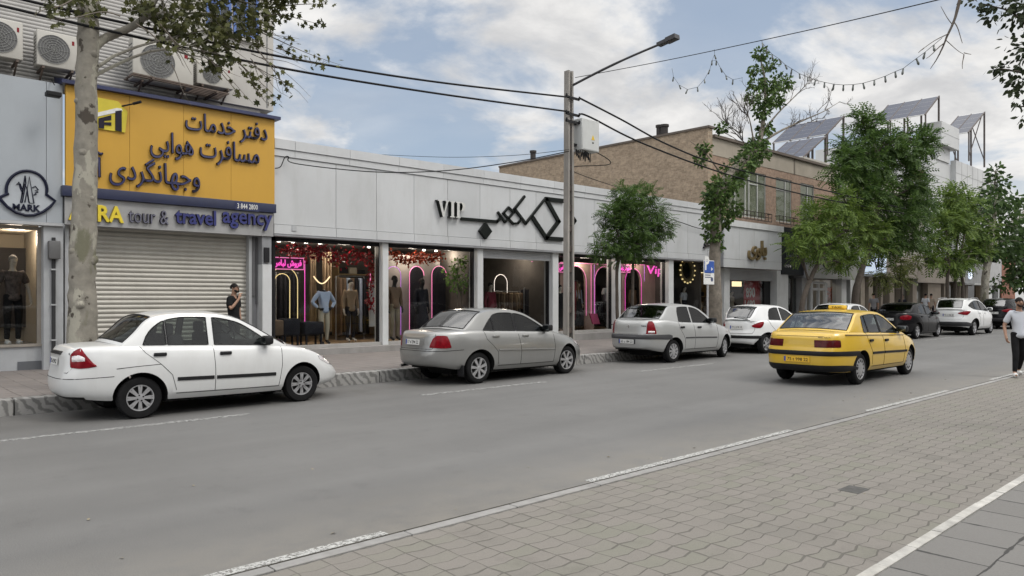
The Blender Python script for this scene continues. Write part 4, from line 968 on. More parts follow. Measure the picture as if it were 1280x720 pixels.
arched_wall(X_(700, yw), X_(764, yw), [X_(719, yw), X_(755, yw)], X_(732, yw) - X_(719, yw), Z_(719, 352, yw), Z_(719, 328, yw), yw, .08, DWB, bB)
arched_wall(X_(777, yw), X_(833, yw), [X_(791, yw)], X_(801, yw) - X_(791, yw), Z_(790, 352, yw), Z_(790, 330, yw), yw, .08, DWB, bB)
hw = X_(732, yw) - X_(719, yw)
neon_arch('neon_arch', 'pink neon arch right beside the street light pole', X_(719, yw), hw, 1.0, Z_(719, 352, yw), yw - .03, PINKN, GN, .009)
neon_arch('neon_arch', 'pink neon arch left of the white-shirted mannequin in the last window', X_(755, yw), hw, 1.0, Z_(755, 352, yw), yw - .03, PINKN, GN, .009)
neon_arch('neon_arch', 'pink neon arch under the small tree, left of the Vip letters', X_(791, yw), X_(801, yw) - X_(791, yw), .8, Z_(791, 352, yw), yw - .03, MAGN, GN)
def neon_line(label, pts, mat, y, r=.009):
    m = MB(); m.tube([(FY(a, b, y)[0], y, FY(a, b, y)[1]) for a, b in pts], r, 6); return tag(m.build('neon_line', mat), label, 'neon light', GN)
neon_line('pink neon tube along the top of the display right of the pole', [(700, 328), (765, 331)], PINKN, yw - .03)
neon_line('left one of the twin pink neon uprights right of the pole', [(739, 331), (739, 396)], PINKN, yw - .03); neon_line('right one of the twin pink neon uprights right of the pole', [(743, 331), (743, 396)], PURN, yw - .03)
neon_line('purple neon upright left of the Vip letters', [(805.5, 331), (805.5, 352)], PURN, yw - .03); neon_line('pink neon tube along the top left of the Vip letters', [(777, 331), (806, 331)], PINKN, yw - .03)
m = MB(); yv = 17.9
text_into(m, 'Vip', facemap(X_(808, yv), Z_(817, 345, yv) - .02, yv), X_(828, yv) - X_(808, yv), .42, .03, .0, .1); tag(m.build('neon_sign', MAGN), 'magenta neon letters Vip in the window by the small tree', 'neon sign')
def neon_box(px0, py0, px1, py1, y, label, rim=PINKN):
    x0, z0 = FY(px0, py1, y); x1, z1 = FY(px1, py0, y); t = thing('neon_sign', label, 'neon sign', (x0, y, z0)); m = MB()
    m.box(x0, x1, y, y + .03, z0, z1); m.build('board', pm('neon_board', (.12, .02, .10), .5), t); m = MB(); m.tube([(x0, y - .02, z0), (x1, y - .02, z0), (x1, y - .02, z1), (x0, y - .02, z1), (x0, y - .02, z0)], .013, 6); m.build('border_tube', rim, t)
    m = MB(); r2 = random.Random(int(px0)); w_ = (x1 - x0); h_ = z1 - z0
    text_into(m, shape_fa('فروش لباس'), facemap(x0 + w_ * .06, z0 + h_ * .12, y - .004), w_ * .88, h_ * .72, .02, .03); m.build('letters', MAGN, t)
neon_box(339, 323, 379, 336, 18.0, 'magenta neon sign at the left end of the first shop window'); neon_box(698, 330, 717, 340, yw - .05, 'small pink neon sign right behind the street light pole'); neon_box(773, 332, 787, 340, yw - .05, 'small pink neon sign beside the trunk of the small tree')
# first window: warm arch, magenta line, curtains
y1 = 18.2
neon_arch('neon_arch', 'outer warm yellow neon arch in the first shop window', X_(355, y1), X_(372, y1) - X_(355, y1), .6, Z_(355, 352, y1), y1, YELN, GN, .010); neon_arch('neon_arch', 'inner warm yellow neon arch in the first shop window', X_(355, y1), (X_(372, y1) - X_(355, y1)) * .55, .75, Z_(355, 352, y1), y1 + .1, YELN, GN, .010)
neon_line('magenta neon upright in the first shop window', [(381, 324), (381, 402)], MAGN, y1); neon_line('pale pink neon upright beside the dark frame of the first window', [(463, 342), (463, 408)], PINKN, y1, .012)
m = MB(); x0 = X_(394, 18.6); x1 = X_(417, 18.6)
def drape(x0, x1, y, z0, z1, amp, n, mat, label, cat='curtain'):
    m = MB(); K = n * 8; vs = []
    for i in range(K + 1):
        t = i / K; x = x0 + (x1 - x0) * t; yy = y + amp * sin(2 * pi * n * t); pinch = 1
        for z in (z0, (z0 + z1) / 2, z1): vs.append((x, yy * 1.0 if z != z1 else y, z))
    m.add(vs, [(i * 3 + j, i * 3 + 3 + j, i * 3 + 4 + j, i * 3 + 1 + j) for i in range(K) for j in range(2)]); return tag(m.build('curtain', mat, smooth=60), label, cat)
BEIGE = pm('beige_cloth', (.26, .19, .12), .9, var=.2); DKCL = pm('dark_cloth', (.02, .02, .026), .9, var=.3); BRCL = pm('brown_cloth', (.13, .085, .055), .9, var=.3); CRCL = pm('cream_cloth', (.42, .38, .30), .9, var=.15); BLCL = pm('pale_blue_cloth', (.36, .43, .56), .9, var=.12)
drape(x0, (x0 + x1) / 2 - .1, 18.9, .7, 2.95, .05, 3, BEIGE, 'left beige curtain behind the mannequin in the first window'); drape((x0 + x1) / 2 + .1, x1 + .1, 18.9, .7, 2.95, .05, 3, BEIGE, 'right beige curtain behind the mannequin in the first window')
m = MB(); xx = (x0 + x1) / 2; m.tube([(xx - .25 + .5 * k / 10, 18.75, 2.25 - .2 * sin(pi * k / 10)) for k in range(11)], .018, 6); tag(m.build('lamp_garland', emit('garland_glow', (1, .75, .45), 1.2)), 'small warm lit garland between the beige curtains', 'garland')
for k, (px, py0, py1, w_, lab) in enumerate(((361, 398, 424, .45, 'tall black stool in the first shop window under the neon arch'), (389, 402, 425, .55, 'low black stool beside the headless mannequin'), (344, 400, 424, .3, 'small brown stool at the left corner of the first window'))):
    y = 17.75; x = X_(px, y); z0 = PVZ + .19; z1 = Z_(px, py0, y); t = thing('display_stool', lab, 'stool', (x, y, z0)); m = MB(); m.rbox(x - w_ / 2, x + w_ / 2, y - .18, y + .2, z0 + .28, z1, .04); m.build('seat', DKCL if k < 2 else BRCL, t, 50); m = MB()
    for sx in (-1, 1):
        for sy in (-.14, .16): m.box(x + sx * w_ * .38 - .02, x + sx * w_ * .38 + .02, y + sy - .02, y + sy + .02, z0, z0 + .285)
    m.build('legs', DKCL, t)
# second window arches
y2 = 18.55
for (pc, ph, mat, lab, l, r) in ((492, 9, PURN, 'purple neon arch at the left of the second shop window', False, True), (521, 9, PINKN, 'middle pink neon arch of the second shop window', True, False), (549, 9, PINKN, 'right pink neon arch of the second window beside the green plant', True, False)):
    c = X_(pc, y2); h_ = X_(pc + ph, y2) - c; neon_arch('neon_arch', lab, c, h_, .55, Z_(pc, 344, y2), y2, mat, GN, .0095, l, r)
for pc in (521, 549):
    c = X_(pc, 18.7); h_ = X_(pc + 8.5, 18.7) - c; m = MB(); P = [(c - h_, .5), (c + h_, .5)] + [(c + h_ * cos(pi * k / 12), Z_(pc, 344, 18.7) + h_ * sin(pi * k / 12)) for k in range(13)]
    m.prism(P, lambda a, b, d: (a, 18.74 - d, b), .02); m.build('dark_niche', DKCL, bB)
# door bay arches deep inside
y3 = 19.8
neon_arch('neon_arch', 'white neon arch deep inside the doorway', X_(626, y3), X_(634, y3) - X_(626, y3), Z_(626, 384, y3), Z_(626, 354, y3), y3, WHN, GN); neon_arch('neon_arch', 'dim white neon arch deep inside the doorway, right of the square one', X_(661, y3), X_(668, y3) - X_(661, y3), Z_(661, 384, y3), Z_(661, 354, y3), y3, emit('neon_dim', (.5, .42, .4), .5), GN, .010)
neon_line('white square neon line deep inside the doorway', [(639, 366), (639, 349), (650, 349)], WHN, y3, .02); neon_line('pink neon line along the top inside the doorway', [(664, 327), (690, 327)], PINKN, 18.6)
neon_arch('neon_arch', 'pink neon arch at the right side of the doorway', X_(684, 18.6), X_(690, 18.6) - X_(676, 18.6), Z_(684, 350, 18.6), Z_(684, 350, 18.6), 18.6, PINKN, GN, .014, True, False)
def rack(px0, px1, py0, py1, y, cloths, label):
    x0, x1 = X_(px0, y), X_(px1, y); z1 = Z_(px0, py0, y); z0 = max(PVZ + .25, Z_(px0, py1, y)); t = thing('clothes_rack', label, 'clothes rack', ((x0 + x1) / 2, y, PVZ + .19)); m = MB(); m.tube([(x0, y, PVZ + .19), (x0, y, z1), (x1, y, z1), (x1, y, PVZ + .19)], .014, 6); m.build('rail', ALU, t); n = int((x1 - x0) / .12)
    for k in range(n):
        m = MB(); x = x0 + (x1 - x0) * (k + .5) / n; m.rbox(x - .04, x + .04, y - .2, y + .2, z0 + rnd.uniform(0, .2), z1 - .05, .03); m.build('hanging_garment', rnd.choice(cloths), t, 60)
rack(618, 650, 364, 392, 19.2, [BRCL, BEIGE, BRCL], 'rack of brown garments seen through the doorway')
def shelf_unit(px0, px1, y, zs, label):
    x0, x1 = X_(px0, y), X_(px1, y); t = thing('clothes_shelf', label, 'shelf', ((x0 + x1) / 2, y, PVZ + .19)); m = MB()
    for z in zs: m.box(x0, x1, y, y + .4, z, z + .035)
    for q in (x0 - .04, x1): m.box(q, q + .04, y, y + .4, PVZ + .19, zs[-1] + .4)
    m.build('boards', pm('shelf_wood', (.30, .2, .09), .6), t); n = 0
    for z in zs:
        x = x0 + .05
        while x < x1 - .3:
            w_ = rnd.uniform(.22, .34); h_ = rnd.uniform(.10, .26); m = MB(); m.rbox(x, min(x + w_, x1 - .02), y + .03, y + .36, z + .036, z + .036 + h_, .03); m.build('folded_garment', rnd.choice([DKCL, BRCL, CRCL, BEIGE, BLCL, REDCL, DKCL]), t, 50); x += w_ + rnd.uniform(.04, .15)
REDCL = pm('wine_cloth', (.16, .02, .035), .9, var=.2)
shelf_unit(424, 470, 21.3, (.9, 1.4, 1.9, 2.4), 'shelf of folded clothes at the back of the first shop window'); shelf_unit(608, 640, 21.4, (.9, 1.4, 1.9, 2.4), 'shelf of folded clothes far inside the doorway'); shelf_unit(560, 592, 21.3, (.9, 1.4, 1.9, 2.4), 'shelf of folded clothes behind the green indoor plant'); shelf_unit(844, 884, 18.9, (1.2, 1.7), 'shelf of folded clothes under the golden ornament'); shelf_unit(908, 928, 19.6, (.9, 1.4, 1.9), 'shelf of folded clothes left of the red sale poster')
rack(345, 372, 340, 420, 19.4, [DKCL, DKCL, BRCL], 'rack of dark garments behind the warm neon arch'); rack(702, 722, 350, 405, 19.0, [BRCL, DKCL, REDCL], 'rack of garments inside the left pink arch'); rack(780, 803, 345, 405, 19.6, [BRCL, DKCL, REDCL], 'rack of garments behind the arch under the small tree'); rack(490, 512, 345, 415, 20.2, [DKCL, BRCL], 'rack of dark garments deep behind the purple arch')
rack(420, 455, 345, 420, 19.4, [DKCL, BRCL, DKCL, BLCL], 'rack of dark garments at the back of the first shop window')
rack(655, 684, 360, 400, 19.0, [DKCL, DKCL, BRCL], 'rack of dark garments at the right side of the doorway')
rack(805, 826, 352, 400, 18.9, [BRCL, DKCL], 'rack of brown garments below the Vip letters')
rack(725, 762, 378, 402, 19.2, [DKCL, BLCL, DKCL], 'rack of dark garments behind the arched display')
m = MB(); y = 17.8; P = [FY(736, 392, y), FY(745, 392, y), FY(749, 405, y), FY(740, 405, y)]; m.prism(P, lambda a, b, d: (a, y - d, b), .05); tag(m.build('gift_bag', pm('pink_card', (.45, .06, .16), .6)), 'pink paper bag lying in the window right of the pole', 'bag')
# letters on the fascia: serif VIP and the angular word
FB = pm('sign_letter_black', (.012, .014, .013), .35); FW = pm('sign_letter_white', (.52, .52, .50), .5)
vp = thing('shop_sign', 'serif VIP letters on the white fascia left of the angular black sign', 'sign', (X_(560, YF), YF, 4.0))
def vip_letters(m, fm, mi):
    def P(pts): m.prism(pts, fm, 1.0, mi)
    P([(.02, 1.0), (.30, 1.0), (.30, .94), (.26, .94), (.44, .25), (.60, .94), (.55, .94), (.55, 1.0), (.78, 1.0), (.78, .94), (.72, .94), (.44, -.02), (.36, -.02), (.10, .94), (.02, .94)])
    P([(.86, 1.0), (1.18, 1.0), (1.18, .94), (1.11, .94), (1.11, .06), (1.18, .06), (1.18, 0), (.86, 0), (.86, .06), (.93, .06), (.93, .94), (.86, .94)])
    P([(1.26, 1.0), (1.70, 1.0), (1.86, .93), (1.92, .74), (1.86, .54), (1.68, .46), (1.50, .46), (1.50, .40), (1.66, .52), (1.72, .74), (1.66, .93), (1.50, .94), (1.50, .06), (1.57, .06), (1.57, 0), (1.26, 0), (1.26, .06), (1.33, .06), (1.33, .94), (1.26, .94)])
vx0, vx1 = X_(543, YF), X_(578, YF); vz0 = Z_(560, 272, YF); vz1 = Z_(560, 252, YF); sx = (vx1 - vx0) / 1.92; sz = (vz1 - vz0)
m = MB(); vip_letters(m, lambda a, b, d: (vx0 + a * sx, YF - d * .14, vz0 + b * sz), 0); m.build('letter_return', FB, vp)
m = MB(); vip_letters(m, lambda a, b, d: (vx0 + a * sx, YF - .142 - d * .01, vz0 + b * sz), 0); m.build('letter_face', FW, vp)
kf = thing('shop_sign', 'large black angular geometric word sign on the white fascia', 'sign', (X_(650, YF), YF, 3.9))
def q5(x, y): a, b = FY(520 + x / 5.818, 220 + y / 5.818, YF - .09); return Vector((a, YF - .04, b))
def stroke(pts, wd):
    m = MB()
    for a, b in zip(pts, pts[1:]):
        A, B = q5(*a), q5(*b); d = (B - A).normalized(); m.bar(A - d * wd * .45, B + d * wd * .45, .06, wd, up=(0, 0, 1)) if False else m.obox((A + B) / 2, (B - A) / 2 + d * wd * .4, Vector((-d.z, 0, d.x)) * wd / 2, Vector((0, .035, 0)))
    return m.build('stroke', FB, kf)
stroke([(340, 310), (595, 331), (625, 305)], .085); stroke([(605, 265), (655, 335), (720, 262), (680, 228), (643, 270), (712, 345), (748, 342), (775, 315)], .06)
stroke([(795, 150), (725, 238), (805, 345), (945, 168)], .075); stroke([(855, 300), (955, 450), (1045, 330), (955, 168)], .13); stroke([(955, 166), (1075, 180)], .13); stroke([(955, 453), (1070, 460)], .13)
stroke([(1125, 270), (1160, 325), (1125, 375)], .14)
m = MB(); c = q5(507, 400); m.prism([(-.24, 0), (0, -.25), (.24, 0), (0, .25)], lambda a, b, d: (c.x + a, YF - d, c.z + b), .12); m.build('dot', FB, kf)
m = MB(); p = q5(105, 0); xx = X_(367, YF); m.rbox(xx - .06, xx + .06, YF - .045, YF - .026, Z_(367, 289, YF), Z_(367, 282, YF), .004); tag(m.build('wall_vent', ALU), 'tiny metal vent near the left end of the white lower fascia', 'vent')
# ornament shop at the end of the row
GOLD = pm('gold_ornament', (.24, .18, .09), .4, .6, var=.2, scale=14)
yo = 17.9; c = FY(858, 338, yo); t = thing('ring_ornament', 'round golden lit ornament in the window behind the parking sign', 'ornament', (c[0], yo, c[1] - .6)); R = (X_(867, yo) - X_(858, yo)); m = MB()
m.tube([(c[0] + R * .8 * cos(q), yo, c[1] + R * .8 * sin(q)) for q in [2 * pi * k / 32 for k in range(33)]], .10, 8, cap=False); m.build('ring', GOLD, t, 50); m = MB()
for k in range(16): q = 2 * pi * k / 16; m.lathe([(.001, -.04), (.05, 0), (.001, .04)], 8, Matrix.Translation((c[0] + R * cos(q), yo - .06, c[1] + R * sin(q))))
m.build('lit_bulbs', YELN, t)
m = MB(); x0 = X_(843, 19.2); m.box(x0, X_(886, 19.2) + .4, 19.2, 19.3, PVZ + .2, 3.1); m.build('warm_back_wall', pm('warm_wall', (.30, .22, .10), .8, var=.2), bB)
m = MB(); a = FY(846, 337, 19.1); b = FY(880, 339, 19.1); m.box(a[0], b[0], 19.08, 19.15, a[1] - .1, a[1] + .1); tag(m.build('strip_light', emit('warm_strip', (1, .8, .45), 1.6)), 'warm strip light behind the round golden ornament', 'lamp')
m = MB(); a = FY(849, 366, 19.1); b = FY(858, 350, 19.1); m.box(a[0], b[0], 19.08, 19.15, a[1], b[1]); tag(m.build('light_box', emit('yellow_lightbox', (1, .85, .2), 1.0)), 'bright yellow lit panel left of the parking sign', 'light box')
# ceiling spots
SPOT = emit('spot_glow', (1, .95, .85), 6.0)
for px, py, lab in ((341, 296, 'first'), (353, 297, 'second'), (371, 298, 'third'), (387, 299, 'fourth'), (405, 299, 'fifth')):
    y = 18.0; x, z = FY(px, py, y); z = ZT - .02; m = MB(); m.lathe([(.045, .05), (.05, 0), (.001, -.004)], 10, Matrix.Translation((x, y + .2, z - .03))); tag(m.build('ceiling_spotlight', SPOT), lab + ' lit ceiling spot from the left in the first shop window', 'spotlight', 'ceiling spots of the white shop row')
for px, lab in ((461, 'lit ceiling spot near the dark frame of the first window'), (530, 'lit ceiling spot left in the second shop window'), (545, 'lit ceiling spot in the middle of the second window'), (573, 'lit ceiling spot above the green indoor plant'), (632, 'lit ceiling spot over the doorway'), (752, 'lit ceiling spot right of the pole')):
    y = 18.6; x = X_(px, y); m = MB(); m.lathe([(.04, .05), (.045, 0), (.001, -.004)], 10, Matrix.Translation((x, y, ZT - .05))); tag(m.build('ceiling_spotlight', SPOT), lab, 'spotlight', 'ceiling spots of the white shop row')
# --- brick building behind the white row
YC = 17.6; XG = X_(885, YC)
BRK = brick_mat('tan_rubble_brick', (.33, .255, .18), (.24, .18, .125), (.28, .225, .165), axis='X')
RBRK = brick_mat('red_brown_brick', (.29, .20, .145), (.25, .165, .115), (.24, .19, .15), axis='Y')
bC = thing('brick_building', 'tan brick two-storey building with bare gable wall behind the white shop row', 'building', (XG, YC, PVZ))
yl_, zl_ = FX(624, 207, XG); y2_, zg = FX(885, 159.5, XG)
ge = X_(1045, YC); zf0 = Z_(885, 170, YC)
m = MB(); m.box(XG, XG + .35, YC, yl_, 4.0, zg); m.build('gable_wall', BRK, bC)
m = MB(); m.box(XG - .06, XG + .45, YC - .08, yl_, zg, zg + .09); m.build('gable_coping', pm('dark_coping', (.10, .08, .065), .8), bC)
zwin0, zwin1 = Z_(911, 268, YC), Z_(911, 208, YC)
m = MB(); m.box(XG + .35, ge, YC, YC + .3, zwin1 + .35, zf0); m.build('front_band', BRICKB, bC)
m = MB(); m.box(XG + .36, ge + .1, YC - .12, YC + .35, zf0, zf0 + .12); m.build('front_coping', pm('dark_coping', (.1, .08, .065), .8), bC)
m = MB()
for p in (940, 993): m.box(X_(p, YC) - .06, X_(p, YC) + .06, YC - .012, YC, zwin1 + .35, zf0)
m.build('downpipe_stain', pm('stained_plaster', (.12, .10, .08), .9), bC)
wins = [(911, 958, (.0, .18, .45, .55, .78, 1.0)), (970.5, 990, (0, .62, 1.0)), (1001, 1018, (0, .55, 1.0))]
WINGL = glass('curtained_window_glass', (.8, .82, .78), 1.5); CURT = pm('net_curtain', (.36, .36, .31), .95, var=.12, scale=2, stretch=(14, 1, .3))
xs = [XG + .35] + [X_(p, YC) for w_ in wins for p in w_[:2]] + [ge]
m = MB()
for k in range(0, len(xs), 2): m.box(xs[k], xs[k + 1], YC + .02, YC + .3, 5.0, zwin1 + .35)
for a, b, _ in wins: m.box(X_(a, YC), X_(b, YC), YC + .02, YC + .3, zwin1, zwin1 + .35); m.box(X_(a, YC), X_(b, YC), YC + .02, YC + .3, 5.0, zwin0)
m.build('front_wall', RBRK, bC)
FRW = pm('pale_window_frame', (.42, .42, .40), .5, dirt=.2); RAILM = pm('rust_railing', (.05, .04, .035), .7)
for a, b, fr in wins:
    x0, x1 = X_(a, YC), X_(b, YC); wdt = x1 - x0; m = MB()
    for t in fr: q = x0 + wdt * t; m.box(max(x0, q - .03), min(x1, q + .03), YC + .05, YC + .11, zwin0, zwin1)
    zz = zwin0 + (zwin1 - zwin0) * .74
    for i, (t0, t1) in enumerate(zip(fr, fr[1:])):
        m.box(x0 + wdt * t0 + .03, x0 + wdt * t1 - .03, YC + .055, YC + .105, zwin0, zwin0 + .05); m.box(x0 + wdt * t0 + .03, x0 + wdt * t1 - .03, YC + .055, YC + .105, zwin1 - .05, zwin1)
        if i % 2 == (1 if len(fr) > 4 else 0) or len(fr) <= 4: m.box(x0 + wdt * t0 + .03, x0 + wdt * t1 - .03, YC + .055, YC + .105, zz - .025, zz + .025)
    f = m.build('window', FRW, bC); m = MB(); m.box(x0, x1, YC + .075, YC + .085, zwin0, zwin1); m.build('pane', WINGL, f); m = MB(); m.box(x0, x1, YC + .10, YC + .11, zwin0, zwin1); m.build('net_curtain', CURT, f)
    m = MB(); rz0 = zwin0 - .12
    for zq in (0, .18, .36): m.bar((x0 - .1, YC - .22, rz0 + zq), (x1 + .1, YC - .22, rz0 + zq), .03, .03)
    n = int(wdt / .3)
    for k in range(n + 1): q = x0 - .1 + (wdt + .2) * k / max(1, n); m.bar((q, YC - .22, rz0), (q, YC - .22, rz0 + .36), .018, .018)
    m.bar((x0 - .1, YC - .22, rz0 + .36), (x0 - .1, YC + .02, rz0 + .36), .03, .03); m.bar((x1 + .1, YC - .22, rz0 + .36), (x1 + .1, YC + .02, rz0 + .36), .03, .03)
    m.build('railing', RAILM, f)
m = MB(); m.box(XG + .36, ge, YC + .31, yl_, zf0 - .4, zf0 - .25); m.build('roof', GREYP, bC)
for px, py0, py1, w_, lab in ((821, 168, 157, .14, 'left one of the paired dark roof vents on the brick gable'), (827, 167, 156.5, .17, 'right capped roof vent of the pair on the brick gable'), (663, 200, 189, .15, 'single dark roof vent near the low end of the brick gable')):
    y, z = FX(px, py0, XG); z1 = FX(px, py1, XG)[1]; m = MB(); m.lathe([(w_, -.3), (w_, z1 - zg - .12), (w_ * 1.25, z1 - zg - .1), (w_ * 1.25, z1 - zg), (.001, z1 - zg)], 12, Matrix.Translation((XG + .2, y, zg + .05))); tag(m.build('roof_vent', pm('vent_dark', (.045, .04, .038), .7), smooth=40), lab, 'roof vent', 'roof vents on the brick gable')
m = MB(); y, z = FX(637, 218, XG); m.rbox(XG - 1.5, XG - .8, y - .4, y + .4, 5.15, 5.75, .03); tag(m.build('roof_cooler', ALU), 'pale box on the white roof at the low end of the gable', 'cooler')

# --- gold-letter shop under the brick building
YD = 16.55
bD = thing('shop_building', 'white-clad shop with golden letters under the brick building', 'building', (X_(940, YD), YD, PVZ))
dx0, dx1 = X_(905, YD), X_(977, YD); dz0, dz1 = Z_(909, 334, YD), Z_(909, 282, YD)
m = MB(); panels(m, [dx0, X_(924, YD), X_(943, YD), X_(961, YD), dx1], YD, dz0 + .35, dz1, .012, .05); panels(m, [dx0, X_(943, YD), dx1], YD, dz0, dz0 + .35, .01, .05); m.build('fascia_panel', CLAD, bD)
m = MB(); m.box(dx0 - .05, dx1 + .1, YD - .06, YC + .0, dz1, dz1 + .26); m.build('fascia_cap', WHITEP, bD)
m = MB(); m.box(dx0 + .01, dx1, YD + .055, YC + .3, dz0 + .02, dz1); m.build('fascia_box', GREYP, bD)
m = MB(); m.box(X_(898, YF) , dx0, YD + .35, YC, dz0 - .08, dz0 + .55); m.build('concrete_block', pm('bare_concrete', (.23, .22, .20), .9, dirt=.4), bD)
m = MB(); m.box(X_(897, YG), X_(904, YG), 17.0, 17.6, PVZ, dz0); m.build('pillar', WHITEP, bD); m = MB(); m.box(X_(962, YG), X_(976, YG), 16.95, 17.6, PVZ, dz0); m.build('pillar', WHITEP, bD)
m = MB(); slats(m, X_(904, YG), X_(962, YG), 17.2, dz0 - .5, dz0, .06, .015); m.build('shutter_box', ALU, bD)
m = MB(); m.box(X_(954, YG), X_(961.5, YG), YG - .05, YG + .1, PVZ, dz0 - .5); m.build('window_frame', DARKF, bD)
m = MB(); m.add([(X_(904, YG), YG, PVZ), (X_(954, YG), YG, PVZ), (X_(954, YG), YG, dz0 - .5), (X_(904, YG), YG, dz0 - .5)], [(0, 1, 2, 3)]); m.build('window_pane', SHOPGLASS, bD)
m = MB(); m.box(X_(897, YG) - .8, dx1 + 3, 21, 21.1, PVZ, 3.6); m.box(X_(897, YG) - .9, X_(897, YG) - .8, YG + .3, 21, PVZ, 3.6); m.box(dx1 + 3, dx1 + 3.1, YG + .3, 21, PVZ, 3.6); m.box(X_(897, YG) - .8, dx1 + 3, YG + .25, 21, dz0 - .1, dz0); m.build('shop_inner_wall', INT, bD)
gl = thing('shop_sign', 'golden Persian letters on the white fascia right of the ivy-clad trunk', 'sign', (X_(945, YD), YD, 4)); sign_text(gl, shape_fa('باوی'), 934, 325.5, 956.5, 300.5, YD, [GOLD, GOLD], .10, .012)
gl2 = thing('shop_sign', 'dark slanted letters on the white fascia left of the ivy-clad trunk', 'sign', (X_(884, YF), YF, 4)); sign_text(gl2, shape_fa('اکو'), 878, 311, 891, 297, YF, [pm('bronze_letter', (.09, .08, .07), .5, .4), SHAD], .08, .02, slant=.35)
sp_ = thing('price_poster', 'red sale poster reading 890 and 1490 in the shop window', 'poster', (X_(941, 17.5), 17.5, 1.0)); a = FY(930, 395, 17.5); b = FY(953, 345, 17.5); m = MB(); m.box(a[0], b[0], 17.5, 17.52, a[1], b[1]); m.build('sheet', pm('poster_red', (.42, .018, .03), .6), sp_)
POW = pm('poster_white', (.78, .76, .74), .6)
sign_text(sp_, '890', 932.5, 372, 943.5, 359.5, 17.498, [POW, POW], .006, .02, 'figures'); sign_text(sp_, '1490', 931, 384.5, 943.5, 375, 17.498, [POW, POW], .006, .02, 'figures'); sign_text(sp_, shape_fa('حراج'), 932, 354, 944, 349.5, 17.498, [pm('poster_pink', (.45, .12, .12), .6)] * 2, .006, .0, 'heading')
m = MB(); a = FY(916, 358, 18.2); b = FY(927, 352, 18.2); m.box(a[0], b[0], 18.2, 18.25, a[1], b[1]); tag(m.build('strip_light', emit('warm_strip', (1, .8, .45), 1.6)), 'small warm lit panel left of the red sale poster', 'lamp')
# --- next shops along the street: (name, label, px0, px1, fascia top y, fascia bottom y, fascia material, proud, piers, extra)
def shopfront(label, p0, p1, yt, yb, fm, Y, piers, wallm=WHITEP, winm=None, top=None, inner=INT, cat='building', depth=6):
    x0, x1 = X_(p0, Y), X_(p1, Y); pm_ = (p0 + p1) / 2; zt, zb = Z_(p0, yt, Y), Z_(p0, yb, Y); t = thing('shop_building', label, cat, ((x0 + x1) / 2, Y, PVZ))
    n = max(2, int((x1 - x0) / 1.3)); m = MB(); panels(m, [x0 + (x1 - x0) * k / n for k in range(n + 1)], Y, zb, zt, .01, .05); m.build('fascia_panel', fm, t)
    m = MB(); m.box(x0, x1, Y + .052, 17.9, zb + .01, zt); m.box(x0, x1, 17.2, 23, zt - .2, zt - .05); m.build('fascia_box', GREYP, t)
    for a, b in piers: m = MB(); m.box(X_(a, 17.1), X_(b, 17.1), 17.1, 17.6, PVZ, zb + .01); m.build('pillar', wallm, t)
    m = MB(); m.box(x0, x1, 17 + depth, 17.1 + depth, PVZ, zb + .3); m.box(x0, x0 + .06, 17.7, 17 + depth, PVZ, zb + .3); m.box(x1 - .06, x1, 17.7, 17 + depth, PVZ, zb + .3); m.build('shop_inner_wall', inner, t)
    m = MB(); m.add([(x0, 17.4, PVZ), (x1, 17.4, PVZ), (x1, 17.4, zb), (x0, 17.4, zb)], [(0, 1, 2, 3)]); m.build('window_pane', SHOPGLASS, t)
    return t, x0, x1, zb, zt
BLKF = pm('black_fascia', (.014, .016, .02), .35)
t, x0, x1, zb, zt = shopfront('narrow black-fronted shop with lit ceiling spots', 977.2, 1009.5, 283, 343, BLKF, 16.9, [(1002.5, 1009)], pm('grey_pillar', (.3, .3, .3), .6))
sg = thing('shop_sign', 'small white letters on the black fascia', 'sign', ((x0 + x1) / 2, 16.9, 3.5)); sign_text(sg, shape_fa('پوشاک شیک'), 982, 325, 1000, 312, 16.9, [pm('dim_letter', (.16, .16, .17), .5), SHAD], .03, .0); sign_text(sg, '1974', 981, 334.5, 988.5, 331, 16.9, [POW, SHAD], .01, .0, 'figures')
for px, py, lab in ((979, 335 + 5, 'left lit spot in the black-fronted shop'), (971.5 + 15, 335.5, 'right lit spot in the black-fronted shop')):
    x, z = FY(px, py, 18.2); m = MB(); m.lathe([(.001, -.08), (.08, -.03), (.08, .03), (.001, .08)], 10, Matrix.Translation((x, 18.2, z))); tag(m.build('ceiling_spotlight', SPOT), lab, 'spotlight', 'spots in the black-fronted shop')
LGREY = pm('light_grey_fascia', (.30, .30, .29), .5, var=.05, dirt=.3)
t, x0, x1, zb, zt = shopfront('grey-fronted shop with white framed double door behind the leaning trunk', 1009.8, 1072, 301, 347.5, LGREY, 16.7, [(1052, 1058), (1063, 1069)])
sg = thing('shop_sign', 'pale gold letters on the grey fascia behind the leafy tree', 'sign', ((x0 + x1) / 2, 16.7, 3.5)); sign_text(sg, shape_fa('عالی'), 1029, 336, 1050, 318, 16.7, [pm('pale_gold', (.36, .32, .2), .5), SHAD], .06, .02)
m = MB()
for a, b in ((1012, 1015), (1022, 1023.6), (1030, 1033)): m.box(X_(a, 17.3), X_(b, 17.3), 17.25, 17.36, PVZ, Z_(1020, 353, 17.3))
for ya, yb in ((352, 355), (360, 363)): m.box(X_(1015, 17.3), X_(1030, 17.3), 17.26, 17.35, Z_(1022, yb, 17.3), Z_(1022, ya, 17.3))
m.build('door', WHITEP, t)
m = MB(); c = Vector((X_(1041, 17.8), 17.8, Z_(1041, 367, 17.8)))
for k in range(26): a = rnd.uniform(0, 6.28); b = rnd.uniform(-1, 1); d = Vector((cos(a) * .6, rnd.uniform(-.2, .2), b * .5)); m.obox(c + d * .55, d * .3, Vector((-d.z, 0, d.x)) * .16, Vector((0, .01, 0)))
